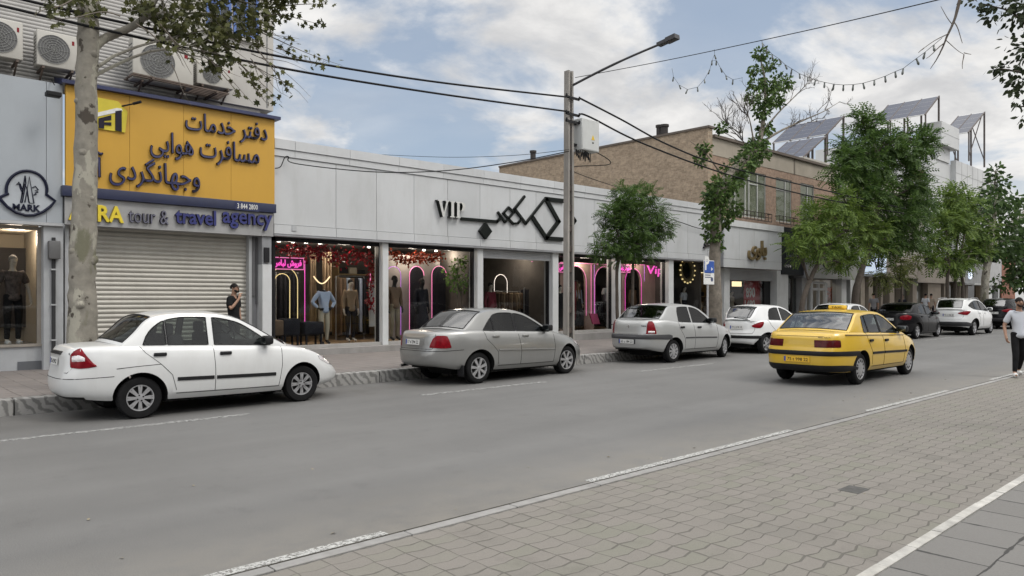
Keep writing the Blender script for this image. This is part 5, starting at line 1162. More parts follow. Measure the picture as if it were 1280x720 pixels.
tag(m.build('orange_ornament', pm('orange_flower', (.65, .14, .02), .6, island=.4)), 'orange flower shaped ornament in the window right of the white door', 'ornament')
LITW = emit('lit_sign_face', (.7, .82, 1.0), .32)
t, x0, x1, zb, zt = shopfront('shop with lit bluish sign panel right of the second leaning trunk', 1072.3, 1100, 312, 345, LGREY, 16.9, [(1076, 1081), (1086, 1091)], pm('cream_pillar', (.36, .31, .25), .7))
sg = thing('shop_sign', 'lit pale blue sign panel with dark letters behind the second leaning trunk', 'sign', ((x0 + x1) / 2, 16.8, 3.5)); a = FY(1079, 342, 16.8); b = FY(1106, 315, 16.8); m = MB(); m.rbox(a[0], b[0], 16.7, 16.88, a[1], b[1], .03); m.build('light_box', LITW, sg); sign_text(sg, 'LE', 1082, 333, 1089, 320, 16.698, [INKM, INKM], .02, .03); sign_text(sg, 'VI', 1093, 337, 1099, 327, 16.698, [INKM, INKM], .02, .03)
BEIF = pm('beige_fascia', (.33, .29, .25), .6, var=.08, dirt=.25); BRNP = pm('tan_pillar', (.26, .22, .18), .7, var=.1)
shopfront('dim shop with beige fascia behind the low bushy tree', 1100.3, 1147, 318, 346, BEIF, 16.9, [(1101, 1104), (1112, 1118), (1126, 1129), (1141, 1146)], BRNP)
shopfront('shop with broad tan stone front beside the brown doorway', 1147.3, 1183, 328, 353, BEIF, 16.9, [(1160, 1176), (1180.5, 1182.5)], BRNP)
t, x0, x1, zb, zt = shopfront('shop with warm lit shelves behind thin trunks', 1183.3, 1206, 331, 352, pm('tan_light_fascia', (.36, .33, .29), .6, dirt=.2), 16.9, [(1183.5, 1185), (1200, 1206)], BRNP, inner=pm('warm_wall', (.3, .22, .1), .8))
m = MB()
for k in range(4): m.box(X_(1186, 18), X_(1199, 18), 18, 18.3, .7 + k * .55, .74 + k * .55)
for p in (1186, 1192.5, 1199): m.box(X_(p, 18) - .03, X_(p, 18) + .03, 18, 18.3, PVZ, 2.6)
tag(m.build('display_shelf', pm('shelf_wood', (.30, .2, .09), .6)), 'warm wooden display shelves in the far lit shop', 'shelf')
m = MB(); m.box(X_(1187, 18.4), X_(1198, 18.4), 18.4, 18.45, 2.5, 2.6); tag(m.build('strip_light', emit('warm_strip', (1, .8, .45), 1.6)), 'warm strip light over the far display shelves', 'lamp')
t, x0, x1, zb, zt = shopfront('grey shop with white round logo and bright awning edge', 1206.3, 1234, 327, 354, pm('mid_grey_fascia', (.22, .22, .22), .6, dirt=.25), 16.9, [(1207, 1210), (1229, 1233)], BRNP)
m = MB(); m.box(x0, x1, 16.3, 16.9, zb - .12, zb); m.build('awning_edge', WHITEP, t)
sg = thing('shop_sign', 'small lit white logo shape on the far grey fascia', 'sign', (X_(1213, 16.8), 16.8, 4)); c = FY(1212.5, 342, 16.85); m = MB(); m.prism([(.36 * cos(q) * (1 + .2 * cos(3 * q + 1)), .40 * sin(q)) for q in [2 * pi * k / 18 for k in range(18)]], lambda a, b, d: (c[0] + a, 16.88 - d, c[1] + b), .08); m.build('lit_logo', emit('lit_logo', (.75, .84, 1.0), .6), sg)
shopfront('last pale grey shop front before the red brick wall', 1234.3, 1252, 322, 356, pm('pale_far_fascia', (.34, .34, .34), .6, dirt=.3), 16.9, [(1236, 1240), (1248, 1251)], WHITEP)
m = MB(); x0, x1 = X_(1252.3, 17), X_(1269, 17); m.box(x0, x1, 17, 24, PVZ, Z_(1253, 319, 17)); tag(m.build('brick_wall_building', brick_mat('red_brick', (.24, .085, .05), (.19, .07, .042), (.2, .13, .1), axis='Y')), 'low red brick building at the far end behind trees', 'building')
m = MB(); m.box(X_(1240, 19), X_(1300, 19), 19, 30, PVZ, Z_(1255, 300, 19)); tag(m.build('far_house', WHITEP), 'pale house showing between trees above the red brick wall', 'building')
# --- tall white building with solar panels
WTILE = pm('white_tile_wall', (.47, .475, .475), .5, var=.05, scale=.6, dirt=.12); WJ = pm('tile_joint_grey', (.30, .30, .30), .8)
bK = thing('white_building', 'tall white tiled building carrying solar panels above the trees', 'building', (X_(1162, 17.2), 17.2, PVZ))
YK = 17.25; k1 = X_(1162, YK); k2 = X_(1188, YK); k3 = X_(1240, YK)
zk1 = Z_(1162, 196, YK); zk3 = Z_(1188, 201, YK)
m = MB(); m.box(k1, k2, YK, 31, 4.4, zk1); m.box(k2 + .002, k2 + 9, YK + .0, 30.5, 4.4, zk1 - 1.2); m.build('wall', WTILE, bK)
m = MB(); m.box(k2 + .004, k3, YK - .35, YK - .002, 4.4, zk3); m.box(k2 + 9.01, k3, YK, 30, 4.4, zk3 - .3); m.box(k1 + 1.2, k2 + 6, 19.2, 25.5, zk1 - .5, 12.75); m.build('right_wing', WTILE, bK)
cx0, cx1 = X_(1177, YK - .5), X_(1199, YK - .5); cz0, cz1 = Z_(1177, 179, YK - .5), Z_(1177, 151, YK - .5); yb_ = FX(1155, 170, cx0)[0]
m = MB(); m.box(cx0, cx1, YK - .5, yb_, cz0, cz1); m.build('roof_cap', WTILE, bK)
m = MB(); m.box(cx0 + .5, cx1 - .6, YK - .1, yb_ - .3, zk1, cz0); m.build('pier', WTILE, bK)
m = MB()
for z in (zk1 - 1.1, zk1 - 2.6, zk1 - 4.2): m.box(k1 - .008, k1 - .001, YK, 31, z, z + .04); m.box(k1, k2, YK - .008, YK - .001, z, z + .04)
for z in (zk3 - .9, zk3 - 2.6, zk3 - 4.0): m.box(k2, k3, YK - .358, YK - .351, z, z + .04)
for q in range(1, 8): m.box(k2 + q * (k3 - k2) / 8 - .02, k2 + q * (k3 - k2) / 8 + .02, YK - .358, YK - .351, zk3 - 2.6, zk3)
m.box(cx0 - .008, cx0 - .001, YK - .5, yb_, (cz0 + cz1) / 2, (cz0 + cz1) / 2 + .04); m.box(cx0, cx1, YK - .508, YK - .501, (cz0 + cz1) / 2, (cz0 + cz1) / 2 + .04)
m.build('tile_joints', WJ, bK)
m = MB(); a, b = FX(1140, 226, k1), FX(1156, 212, k1); m.box(k1 - .02, k1 + .6, b[0], a[0], a[1], b[1]); m.build('brown_recess', pm('brown_recess', (.12, .07, .05), .8), bK)
m = MB(); m.box(X_(1205, YK - .35), X_(1232, YK - .35), YK - .38, YK, zk3 - 3.9, zk3 - 2.65); m.build('dark_window', pm('dark_window', (.03, .03, .03), .3), bK)
m = MB(); m.box(X_(1181, YK) - .1, X_(1181, YK) + .1, YK - .02, YK + .2, zk1 - 6, zk1 - 3.2); m.build('slit_window', pm('slit_blue_grey', (.12, .14, .17), .4), bK)
m = MB(); m.box(ge + .2, k1 - .02, YK + .3, 31, PVZ, Z_(1050, 215, YK)); m.box(38, k1 - .03, 18.3, 27, Z_(1050, 215, YK) - .5, FX(1004.5, 196, 40)[1] - .38); tag(m.build('middle_building', pm('cream_wall', (.36, .34, .30), .8, dirt=.3)), 'plain cream building mostly hidden behind the two big trees', 'building')
# solar panels
def solar_mat():
    m = pm('solar_cells', (.032, .038, .062), .3, var=.08, scale=1, spec=.35); return m
SOL = solar_mat(); SOLF = pm('panel_frame', (.5, .5, .5), .4, .5); STEEL = pm('rack_steel', (.10, .085, .08), .6, .3)
def solar(label, Xs, bl, br_, tr_, npan, rows=1, legs=1.4, foot=None):
    r1 = ray(br_[0], br_[1]); r2 = ray(tr_[0], tr_[1]); y0 = Xs * r1.y / r1.x; Xt = y0 * r2.x / r2.y
    zB = FX(br_[0], br_[1], Xs)[1]; zT = FX(tr_[0], tr_[1], Xt)[1]; yB = FX(bl[0], bl[1], Xs)[0]
    t = thing('solar_array', label, 'solar panels', (Xs, y0, zB - legs), 'rooftop solar arrays'); u = Vector((Xt - Xs, 0, zT - zB)); v = Vector((0, (yB - y0) / npan, 0)); nrm = v.cross(u).normalized()
    if nrm.x > 0: nrm = -nrm
    for k in range(npan):
        c = Vector((Xs, y0, zB)) + v * (k + .5) + u / 2; m = MB(); m.obox(c, u * .495, v * .485, nrm * .02)
        p = m.build('panel', SOLF, t); m = MB()
        for a in range(4): m.obox(c + u * ((a + .5) / 4 - .5) * .95 + nrm * .022, u * .112, v * .455, nrm * .004)
        m.build('cells', SOL, p)
    m = MB()
    for k in range(npan + 1):
        q = Vector((Xs, y0, zB)) + v * k; m.bar(q, q + u, .07, .07); f0 = foot if foot is not None else zB - legs
        m.bar(q + u * .97, Vector((q.x + u.x * .97, q.y, f0)), .10, .10, up=(1, 0, 0)); m.bar(q + u * .05, Vector((q.x + u.x * .05, q.y, f0)), .08, .08, up=(1, 0, 0))
        if foot is not None and k in (0, npan):
            m.bar((q.x + u.x * .05, q.y, f0 + .3), q + u * .8, .05, .05); m.bar((q.x + u.x * .97, q.y, f0 + .5), q + u * .25, .05, .05)
    for tt in (.1, .5, .9): m.bar(Vector((Xs, y0, zB)) + u * tt - nrm * .06, Vector((Xs, y0, zB)) + u * tt + v * npan - nrm * .06, .06, .06)
    m.build('rack', STEEL, t)
solar('solar panel row on the white roof above the biggest tree', 52, (1091, 152), (1156, 143.5), (1174, 120), 3, legs=.9)
solar('solar panel pair on a tall steel rack at the right end of the white building', 58, (1176, 172), (1210, 166), (1231, 140), 2, foot=zk3 - .1)
solar('upper solar panel row behind the bare branches', 43, (966, 176.5), (1033, 168.5), (1055, 145), 3, legs=1.2)
solar('lower solar panel row at the brick roof edge behind the bare branches', 40, (955, 185), (1004.5, 196), (1033, 170), 3, legs=.4)
# ------------------------------------------------------------------ people and shop dummies
def skin(name, J, E, mat, parent=None, sub=2, rootv=0):
    """J: list of (xyz, r); grown as one continuous surface over the edges E"""
    me = bpy.data.meshes.new(name); me.from_pydata([tuple(j[0]) for j in J], E, []); o = bpy.data.objects.new(name, me); C.objects.link(o)
    md = o.modifiers.new('skin', 'SKIN'); md.use_smooth_shade = True
    if not me.skin_vertices: me.skin_vertices.new()
    for i, j in enumerate(J):
        r = j[1]; sv = me.skin_vertices[0].data[i]; sv.radius = r if isinstance(r, tuple) else (r, r); sv.use_root = (i == rootv)
    s = o.modifiers.new('sub', 'SUBSURF'); s.levels = sub; s.render_levels = sub
    dg = bpy.context.evaluated_depsgraph_get(); m2 = bpy.data.meshes.new_from_object(o.evaluated_get(dg)); C.objects.unlink(o); bpy.data.objects.remove(o); bpy.data.meshes.remove(me)
    m2.materials.clear(); m2.materials.append(mat); m2.polygons.foreach_set('use_smooth', [True] * len(m2.polygons)); m2.name = name
    o2 = bpy.data.objects.new(name, m2); C.objects.link(o2)
    if parent is not None: o2.parent = parent
    return o2
SKINM = pm('skin', (.32, .185, .125), .6, var=.06); HAIR = pm('dark_hair', (.012, .010, .009), .7, var=.3, scale=40)
BASE = dict(pel=(0, 0, .94), wai=(0, .005, 1.08), che=(0, .0, 1.28), nkb=(0, .015, 1.44), nek=(0, .005, 1.515), jaw=(0, -.035, 1.575), fac=(0, -.02, 1.645), top=(0, .0, 1.715), nose=(0, -.125, 1.625), bac=(0, .04, 1.66),
    shL=(.165, .01, 1.405), elL=(.215, .03, 1.13), wrL=(.225, -.03, .89), haL=(.225, -.05, .82), shR=(-.165, .01, 1.405), elR=(-.215, .03, 1.13), wrR=(-.225, -.03, .89), haR=(-.225, -.05, .82),
    hiL=(.09, 0, .90), knL=(.095, -.02, .50), anL=(.095, .025, .09), toL=(.10, -.14, .035), hiR=(-.09, 0, .90), knR=(-.095, -.02, .50), anR=(-.095, .025, .09), toR=(-.10, -.14, .035))
RAD = dict(pel=.108, wai=.102, che=.135, nkb=.07, nek=.052, jaw=.062, fac=.083, top=.06, nose=.014, bac=.075, sh=.058, el=.041, wr=.027, ha=.030, hi=.074, kn=.055, an=.037, to=.034)
def figure(label, cat, loc, h, yaw, pose=None, body=SKINM, shirt=None, trousers=None, shoes=None, hair=None, beard=None, sleeve=.55, long_sleeve=False, headless=False, name='person', skirt=None, curl=.5, group=None):
    p = dict(BASE); p.update(pose or {}); k = h / 1.78; P = {a: Vector(b) * k for a, b in p.items()}; R = lambda n: RAD.get(n, RAD.get(n[:2], .04)) * k
    names = ['pel', 'wai', 'che', 'nkb', 'nek'] + ([] if headless else ['jaw', 'fac', 'top', 'nose', 'bac']) + [a + s for s in 'LR' for a in ('sh', 'el', 'wr', 'ha', 'hi', 'kn', 'an', 'to')]
    I = {n: i for i, n in enumerate(names)}; J = [(P[n], R(n)) for n in names]
    E = [(I[a], I[b]) for a, b in (('pel', 'wai'), ('wai', 'che'), ('che', 'nkb'), ('nkb', 'nek'))] + ([] if headless else [(I['nek'], I['jaw']), (I['jaw'], I['fac']), (I['fac'], I['top']), (I['fac'], I['nose']), (I['fac'], I['bac'])])
    for s in 'LR':
        E += [(I['che'], I['sh' + s]), (I['sh' + s], I['el' + s]), (I['el' + s], I['wr' + s]), (I['wr' + s], I['ha' + s]), (I['pel'], I['hi' + s]), (I['hi' + s], I['kn' + s]), (I['kn' + s], I['an' + s]), (I['an' + s], I['to' + s])]
        d = (P['ha' + s] - P['wr' + s]).normalized(); sd = Vector((0, 1, 0)) if abs(d.z) > .5 else Vector((0, 0, 1)); sd = (sd - d * sd.dot(d)).normalized(); inn = d.cross(sd).normalized()
        if inn.x * (1 if s == 'L' else -1) > 0: inn = -inn
        for f in range(4):
            o = sd * (f - 1.5) * .019 * k; L_ = (.062, .075, .070, .055)[f] * k; b = P['ha' + s] + o
            p1 = b + d * .028 * k; p2 = p1 + (d + inn * curl).normalized() * L_ * .5; p3 = p2 + (d + inn * curl * 2.2).normalized() * L_ * .5
            n = len(J); J += [(p1, .0095 * k), (p2, .0085 * k), (p3, .007 * k)]; E += [(I['ha' + s], n), (n, n + 1), (n + 1, n + 2)]
        n = len(J); t1 = P['wr' + s].lerp(P['ha' + s], .5) - sd * .032 * k; t2 = t1 + (d - sd * .7).normalized() * .035 * k; J += [(t1, .011 * k), (t2, .009 * k)]; E += [(I['ha' + s], n), (n, n + 1)]
    ob = skin(name, J, E, body); ob.location = loc; ob.rotation_euler = (0, 0, yaw); tag(ob, label, cat, group)
    def cloth(nm, ns, es, mat, add, cut=None):
        JJ = []; idx = {}
        for n in ns:
            if isinstance(n, tuple): a, b, t, r = n; v = P[a].lerp(P[b], t); idx[n] = len(JJ); JJ.append((v, r * k))
            else: idx[n] = len(JJ); JJ.append((P[n], R(n) + add * k))
        return skin(nm, JJ, [(idx[a], idx[b]) for a, b in es], mat, ob)
    if shirt is not None:
        bs = []; ns = [('wai', 'pel', 1.75, .146), ('wai', 'pel', .9, .152), 'wai', 'che', ('che', 'nkb', .8, .078)]; es = [(ns[0], ns[1]), (ns[1], 'wai'), ('wai', 'che'), ('che', ns[4])]
        for s in 'LR':
            if long_sleeve: q = ('el' + s, 'wr' + s, .9, .040); ns += ['sh' + s, 'el' + s, q]; es += [('che', 'sh' + s), ('sh' + s, 'el' + s), ('el' + s, q)]
            else: q = ('sh' + s, 'el' + s, sleeve, .068); q2 = ('sh' + s, 'el' + s, sleeve + .22, .066); ns += ['sh' + s, q, q2]; es += [('che', 'sh' + s), ('sh' + s, q), (q, q2)]
        cloth('shirt', ns, es, shirt, .016)
    if trousers is not None:
        ns = ['pel']; es = []; w0 = ('pel', 'wai', .6, .150); ns.append(w0); es.append(('pel', w0))
        for s in 'LR': q = ('kn' + s, 'an' + s, .55, .056); q2 = ('kn' + s, 'an' + s, .98, .048); ns += ['hi' + s, 'kn' + s, q, q2]; es += [('pel', 'hi' + s), ('hi' + s, 'kn' + s), ('kn' + s, q), (q, q2)]
        cloth('trousers', ns, es, trousers, .014)
    if skirt is not None:
        m = MB(); n = 24; prof = [(.13, 1.12), (.15, .95), (.21, .6), (.27, .12)]
        m.lathe([(r * k, z * k) for r, z in prof], n); m.build('dress', skirt, ob, 60, world=False)
    if shoes is not None:
        for s in 'LR':
            a, t = P['an' + s], P['to' + s]; skin('shoe', [(a - Vector((0, -.02, .045)) * k, .056 * k), (a.lerp(t, .5) - Vector((0, 0, .008)), .056 * k), (t, .052 * k)], [(0, 1), (1, 2)], shoes, ob)
    if not headless:
        f = P['fac']; q = k
        if hair is not None:
            m = MB(); vs = []; n = 16; rows = 7
            for i in range(rows + 1):
                th = pi * .60 * i / rows
                for j in range(n):
                    a = 2 * pi * j / n; fr = -sin(a); lim = 1.0 - .30 * max(0, fr); tt = th * lim
                    vs.append((f.x + .078 * q * sin(tt) * cos(a), f.y + .014 * q + .096 * q * sin(tt) * sin(a), f.z + .012 * q + .100 * q * cos(tt)))
            m.add(vs, [(i * n + j, i * n + (j + 1) % n, (i + 1) * n + (j + 1) % n, (i + 1) * n + j) for i in range(rows) for j in range(n)]); m.build('hair', hair, ob, 60, world=False)
        if beard is not None:
            skin('beard', [(P['jaw'] + Vector((.055, -.015, .03)) * q, .026 * q), (P['jaw'] + Vector((.035, -.055, -.012)) * q, .028 * q), (P['jaw'] + Vector((0, -.068, -.018)) * q, .028 * q), (P['jaw'] + Vector((-.035, -.055, -.012)) * q, .028 * q), (P['jaw'] + Vector((-.055, -.015, .03)) * q, .026 * q)], [(0, 1), (1, 2), (2, 3), (3, 4)], beard, ob, 1)
        if name == 'person':
            m = MB()
            for sx in (-1, 1):
                c = f + Vector((sx * .033, -.088, .012)) * q; m.rbox(c.x - .012 * q, c.x + .012 * q, c.y - .008 * q, c.y + .01 * q, c.z - .006 * q, c.z + .006 * q, .003); m.rbox(c.x - .018 * q, c.x + .018 * q, c.y - .012 * q, c.y + .006 * q, c.z + .016 * q, c.z + .023 * q, .002)
            m.build('eyes_and_brows', HAIR, ob, 50, world=False)
            skin('ears', [(f + Vector((-.085, .01, -.0)) * q, .02 * q), (f, .02 * q), (f + Vector((.085, .01, .0)) * q, .02 * q)], [(0, 1), (1, 2)], body, ob, 1)
    return ob
BLKT = pm('black_cotton', (.012, .012, .013), .9, var=.3, scale=12); WHT = pm('white_cotton', (.50, .52, .56), .9, var=.05); SHW = pm('white_shoe', (.55, .55, .54), .6)
figure('man in a black T-shirt holding a hand to his mouth before the shutter', 'person', (6.93, 16.85, PVZ), 1.78, radians(35), dict(elR=(-.25, -.08, 1.16), wrR=(-.10, -.19, 1.40), haR=(-.055, -.185, 1.49), elL=(.235, .02, 1.13), nose=(.03, -.12, 1.62)), shirt=BLKT, trousers=DKCL, shoes=BLKT, hair=HAIR, beard=HAIR, curl=1.2)
figure('bearded man in a loose white T-shirt and black trousers walking at the picture edge', 'person', (18.28, 4.18, 0), 1.69, radians(-52), dict(knR=(-.11, -.10, .50), anR=(-.15, -.14, .10), toR=(-.19, -.30, .055), knL=(.10, .06, .50), anL=(.13, .30, .14), toL=(.13, .20, .045), elR=(-.27, .06, 1.14), wrR=(-.29, -.06, .90), haR=(-.285, -.085, .83), elL=(.25, .04, 1.13)), shirt=WHT, trousers=BLKT, shoes=SHW, hair=HAIR, beard=pm('dark_beard', (.03, .02, .016), .8), sleeve=.62)
def walker(px, y, lab, shirt, yaw, h=1.72): figure(lab, 'person', (X_(px, y), y, PVZ), h, yaw, dict(knR=(-.1, -.1, .5), anR=(-.1, -.12, .1), toR=(-.1, -.29, .04), anL=(.1, .22, .13), toL=(.1, .1, .04)), shirt=shirt, trousers=DKCL, shoes=BLKT, hair=HAIR)
walker(1092, 15.5, 'dark-haired pedestrian showing above the white car roof behind the taxi', pm('grey_cotton', (.2, .2, .21), .9), radians(120)); walker(1157, 15.8, 'pedestrian in a pale top left of the white sport utility car', WHT, radians(80)); walker(1164, 16.1, 'second pedestrian close behind the one in the pale top', pm('tan_cotton', (.3, .25, .2), .9), radians(95)); walker(1128, 16.0, 'pedestrian in dark clothes in front of the dim beige shop', DKCL, radians(-60), 1.66)
MANQ = pm('dummy_cream', (.50, .45, .38), .5); MDK = pm('dummy_black', (.02, .02, .02), .4)
figure('shop dummy in dark shirt, cap and trousers in the crest shop window', 'shop dummy', (X_(16, 17.95), 17.95, PVZ + .46), 1.86, radians(8), dict(elR=(-.27, .02, 1.13), elL=(.27, .02, 1.13), wrR=(-.30, -.02, .90), wrL=(.30, -.02, .90), haR=(-.30, -.04, .83), haL=(.30, -.04, .83)), body=MANQ, shirt=pm('brown_print', (.07, .055, .05), .9, var=.6, scale=14), trousers=BLKT, shoes=SHW, hair=pm('cap_grey', (.30, .28, .26), .8), name='shop_dummy')
figure('headless shop dummy in pale blue jacket and cream shorts, hands on hips', 'shop dummy', (X_(405, 17.8), 17.8, PVZ + .19), 1.72, radians(5), dict(elR=(-.36, .03, 1.15), wrR=(-.20, -.06, .98), haR=(-.14, -.09, .97), elL=(.36, .03, 1.15), wrL=(.20, -.06, .98), haL=(.14, -.09, .97)), body=MDK, shirt=BLCL, long_sleeve=True, trousers=CRCL, headless=True, name='shop_dummy')
figure('shop dummy in a brown coat at the left of the second window', 'shop dummy', (X_(493, 17.9), 17.9, PVZ + .19), 1.90, radians(0), body=MDK, shirt=BRCL, long_sleeve=True, trousers=pm('khaki_cloth', (.2, .165, .11), .9), headless=False, name='shop_dummy', hair=HAIR)
figure('shop dummy in a long black dress between the neon arches', 'shop dummy', (X_(527, 18.1), 18.1, PVZ + .19), 1.84, radians(0), body=MDK, shirt=DKCL, long_sleeve=True, skirt=DKCL, name='shop_dummy', hair=HAIR)
figure('shop dummy in a pale grey shirt and black trousers left of the small tree stem', 'shop dummy', (X_(759, 17.9), 17.9, PVZ + .28), 1.85, radians(0), body=MDK, shirt=pm('grey_cloth', (.33, .34, .34), .9), trousers=BLKT, name='shop_dummy', hair=HAIR)
figure('dark shop dummy inside the arched window left of the Vip letters', 'shop dummy', (X_(791, 18.9), 18.9, PVZ + .28), 1.80, radians(0), body=MDK, shirt=BRCL, long_sleeve=True, skirt=BRCL, name='shop_dummy', hair=HAIR)
figure('shop dummy in white top below the golden ornament', 'shop dummy', (X_(855, 18.3), 18.3, PVZ + .25), 1.72, 0, body=MANQ, shirt=WHT, skirt=DKCL, name='shop_dummy', hair=HAIR); figure('shop dummy in beige dress right of the golden ornament', 'shop dummy', (X_(872, 18.1), 18.1, PVZ + .25), 1.78, 0, body=MANQ, shirt=BEIGE, skirt=BEIGE, long_sleeve=True, name='shop_dummy', hair=HAIR)
figure('shop dummy in light top in the window with the sale poster', 'shop dummy', (X_(914, 18.0), 18.0, PVZ + .05), 1.75, 0, body=MANQ, shirt=CRCL, trousers=DKCL, name='shop_dummy', hair=HAIR)
figure('shop dummy in a wine red dress at the left of the doorway', 'shop dummy', (X_(613, 18.3), 18.3, PVZ + .19), 1.76, 0, body=MANQ, shirt=REDCL, skirt=REDCL, long_sleeve=True, name='shop_dummy', hair=HAIR); figure('shop dummy in cream shirt and brown trousers deep in the doorway', 'shop dummy', (X_(656, 19.6), 19.6, PVZ + .19), 1.8, 0, body=MANQ, shirt=CRCL, trousers=BRCL, long_sleeve=True, name='shop_dummy', hair=HAIR); figure('shop dummy in beige jacket at the middle of the first window', 'shop dummy', (X_(438, 18.3), 18.3, PVZ + .19), 1.78, 0, body=MANQ, shirt=BEIGE, trousers=DKCL, long_sleeve=True, name='shop_dummy', hair=HAIR); figure('shop dummy in pale blue top inside the arch right of the pole', 'shop dummy', (X_(722, 18.9), 18.9, PVZ + .28), 1.78, 0, body=MANQ, shirt=BLCL, skirt=DKCL, long_sleeve=True, name='shop_dummy', hair=HAIR)
figure('dark dressed shop dummy behind the street light pole', 'shop dummy', (X_(699.5, 17.75), 17.75, PVZ + .28), 1.62, 0, body=MANQ, shirt=BLKT, long_sleeve=True, skirt=BLKT, name='shop_dummy', hair=HAIR)

# ------------------------------------------------------------------ pole, street lamp, cables, sign
YP = 13.0
POLEC = pm('weathered_pole_steel', (.25, .235, .215), .75, .1, var=.25, scale=5, dirt=.5, stretch=(1, 1, .25)); CABLE = pm('cable_black', (.014, .014, .015), .7)
x0 = X_(711, YP); ztp = Z_(714, 90, YP); pl = thing('street_light_pole', 'tall weathered steel profile pole with a lamp arm reaching over the road', 'street light', (x0, YP, PVZ))
def hw_(z): t = (z - PVZ) / (ztp - PVZ); return .135 - .045 * t
m = MB()
for sx in (-1, 1):
    for k in range(8):
        za = PVZ + (ztp - PVZ) * k / 8; zb = PVZ + (ztp - PVZ) * (k + 1) / 8; a, b = hw_(za), hw_(zb); th = .06
        P = [(x0 + sx * a, YP - .08, za), (x0 + sx * (a - th), YP - .08, za), (x0 + sx * (a - th), YP + .08, za), (x0 + sx * a, YP + .08, za), (x0 + sx * b, YP - .08, zb), (x0 + sx * (b - th), YP - .08, zb), (x0 + sx * (b - th), YP + .08, zb), (x0 + sx * b, YP + .08, zb)]
        m.add(P, [(0, 1, 5, 4), (1, 2, 6, 5), (2, 3, 7, 6), (3, 0, 4, 7)] + ([(4, 5, 6, 7)] if k == 7 else []))
m.build('pole', POLEC, pl)
m = MB(); k = 0; z = PVZ
while z < ztp - .1:
    b = hw_(z) - .055; m.box(x0 - b, x0 + b, YP - .05, YP + .05, z, z + .14); z += .52
m.box(x0 - .05, x0 + .05, YP + .02, YP + .04, PVZ, ztp); m.build('web_plate', pm('dark_web', (.06, .045, .038), .85, var=.4), pl)  # web plates in a darker brown than the flanges
ya, za = FX(843, 46, x0 + .05); a0 = Vector((x0 + .08, YP - .05, Z_(716, 108, YP))); a1 = Vector((x0 + .1, ya + .35, za - .04)); m = MB(); m.tube([a0 + (a1 - a0) * t + Vector((0, 0, .10 * sin(pi * t) * .4)) for t in [k / 10 for k in range(11)]], [.032] * 6 + [.028] * 5, 8); m.build('lamp_arm', pm('arm_grey', (.06, .06, .065), .5, .3), pl, 50)
d = (a1 - a0).normalized(); m = MB(); sdv = d.cross(Vector((0, 0, 1))).normalized(); up = sdv.cross(d)
m.obox(a1 + d * .12, d * .24, sdv * .085, up * .035); m.obox(a1 + d * .26, d * .13, sdv * .10, up * .05); m.obox(a1 + d * .24 - up * .055, d * .12, sdv * .07, up * .008); m.build('lamp_head', pm('lamp_head_grey', (.05, .05, .055), .4, .2), pl)
for zz in (Z_(712, 124, YP), Z_(710, 144, YP), Z_(709, 153, YP)):
    m = MB(); m.box(x0 - .26, x0 + .26, YP - .135, YP - .122, zz - .035, zz + .035)
    for sx in (-.24, .24): m.lathe([(.02, -.04), (.028, 0), (.02, .04), (.001, .045)], 8, Matrix.Translation((x0 + sx, YP - .15, zz + .03)))
    m.build('cable_bracket', TRIM, pl)
bx = thing('distribution_box', 'pale grey electrical cabinet with yellow warning triangle strapped to the pole', 'electrical box', (X_(731, YP), YP - .1, Z_(731, 190, YP))); a = FY(719.5, 188, YP); b = FY(741, 154, YP); m = MB(); m.rbox(a[0], b[0], YP - .22, YP + .08, a[1], b[1], .015); m.build('cabinet', pm('cabinet_grey', (.42, .43, .42), .5, var=.05, dirt=.25), bx, 40)
m = MB(); m.box(a[0] + .03, b[0] - .03, YP - .226, YP - .221, a[1] + .03, b[1] - .03); m.build('door', pm('cabinet_door', (.46, .47, .46), .5, var=.05, dirt=.2), bx)
c = FY(733, 174, YP); m = MB(); m.prism([(-.065, -.06), (.065, -.06), (0, .075)], lambda p, q, dd: (c[0] + p, YP - .228 - dd, c[1] + q), .004); m.build('warning_triangle', pm('warning_yellow', (.6, .40, .02), .5), bx); m = MB(); m.prism([(-.03, 0), (.03, 0), (.03, .03), (-.03, .03)], lambda p, q, dd: (c[0] + p, YP - .228 - dd, c[1] - .15 + q), .004); m.build('small_label', INK, bx)
m = MB(); m.box(x0 + .1, a[0] + .02, YP - .05, YP + .05, a[1] + .1, a[1] + .16); m.box(x0 + .1, a[0] + .02, YP - .05, YP + .05, b[1] - .16, b[1] - .1); m.build('bracket', TRIM, bx)
def cable(label, pts, r=.014, sub=8, name='power_cable', cat='cable', group='overhead cables', mat=CABLE):
    P = [Vector(p) for p in pts]; Q = []
    for i in range(len(P) - 1):
        p0, p1, p2, p3 = P[max(0, i - 1)], P[i], P[i + 1], P[min(len(P) - 1, i + 2)]
        for k in range(sub):
            t = k / sub; Q.append(.5 * ((2 * p1) + (p2 - p0) * t + (2 * p0 - 5 * p1 + 4 * p2 - p3) * t * t + (3 * p1 - p0 - 3 * p2 + p3) * t ** 3))
    Q.append(P[-1]); m = MB(); m.tube(Q, r, 6); return tag(m.build(name, mat, smooth=60), label, cat, group)
W = lambda px, py, Y=YP: (FY(px, py, Y)[0], Y - .15, FY(px, py, Y)[1])
cable('upper thick overhead cable left of the pole, crossing the yellow sign building', [W(-60, -18), W(0, -3), W(130, 27), W(340, 72), W(530, 103), W(706, 123)], .022)
cable('lower thick overhead cable left of the pole', [W(-60, -4), W(0, 11), W(130, 41), W(340, 86), W(530, 117), W(706, 141)], .022)
cable('upper overhead cable right of the pole, running into the ivy-clad trunk', [W(719, 124), W(770, 150), W(830, 182), W(900, 208), W(1020, 237), W(1130, 262)], .024); cable('lower overhead cable right of the pole, running into the ivy-clad trunk', [W(719, 144), W(733, 148), W(800, 181), W(905, 219), W(1015, 247), W(1130, 268)], .024)
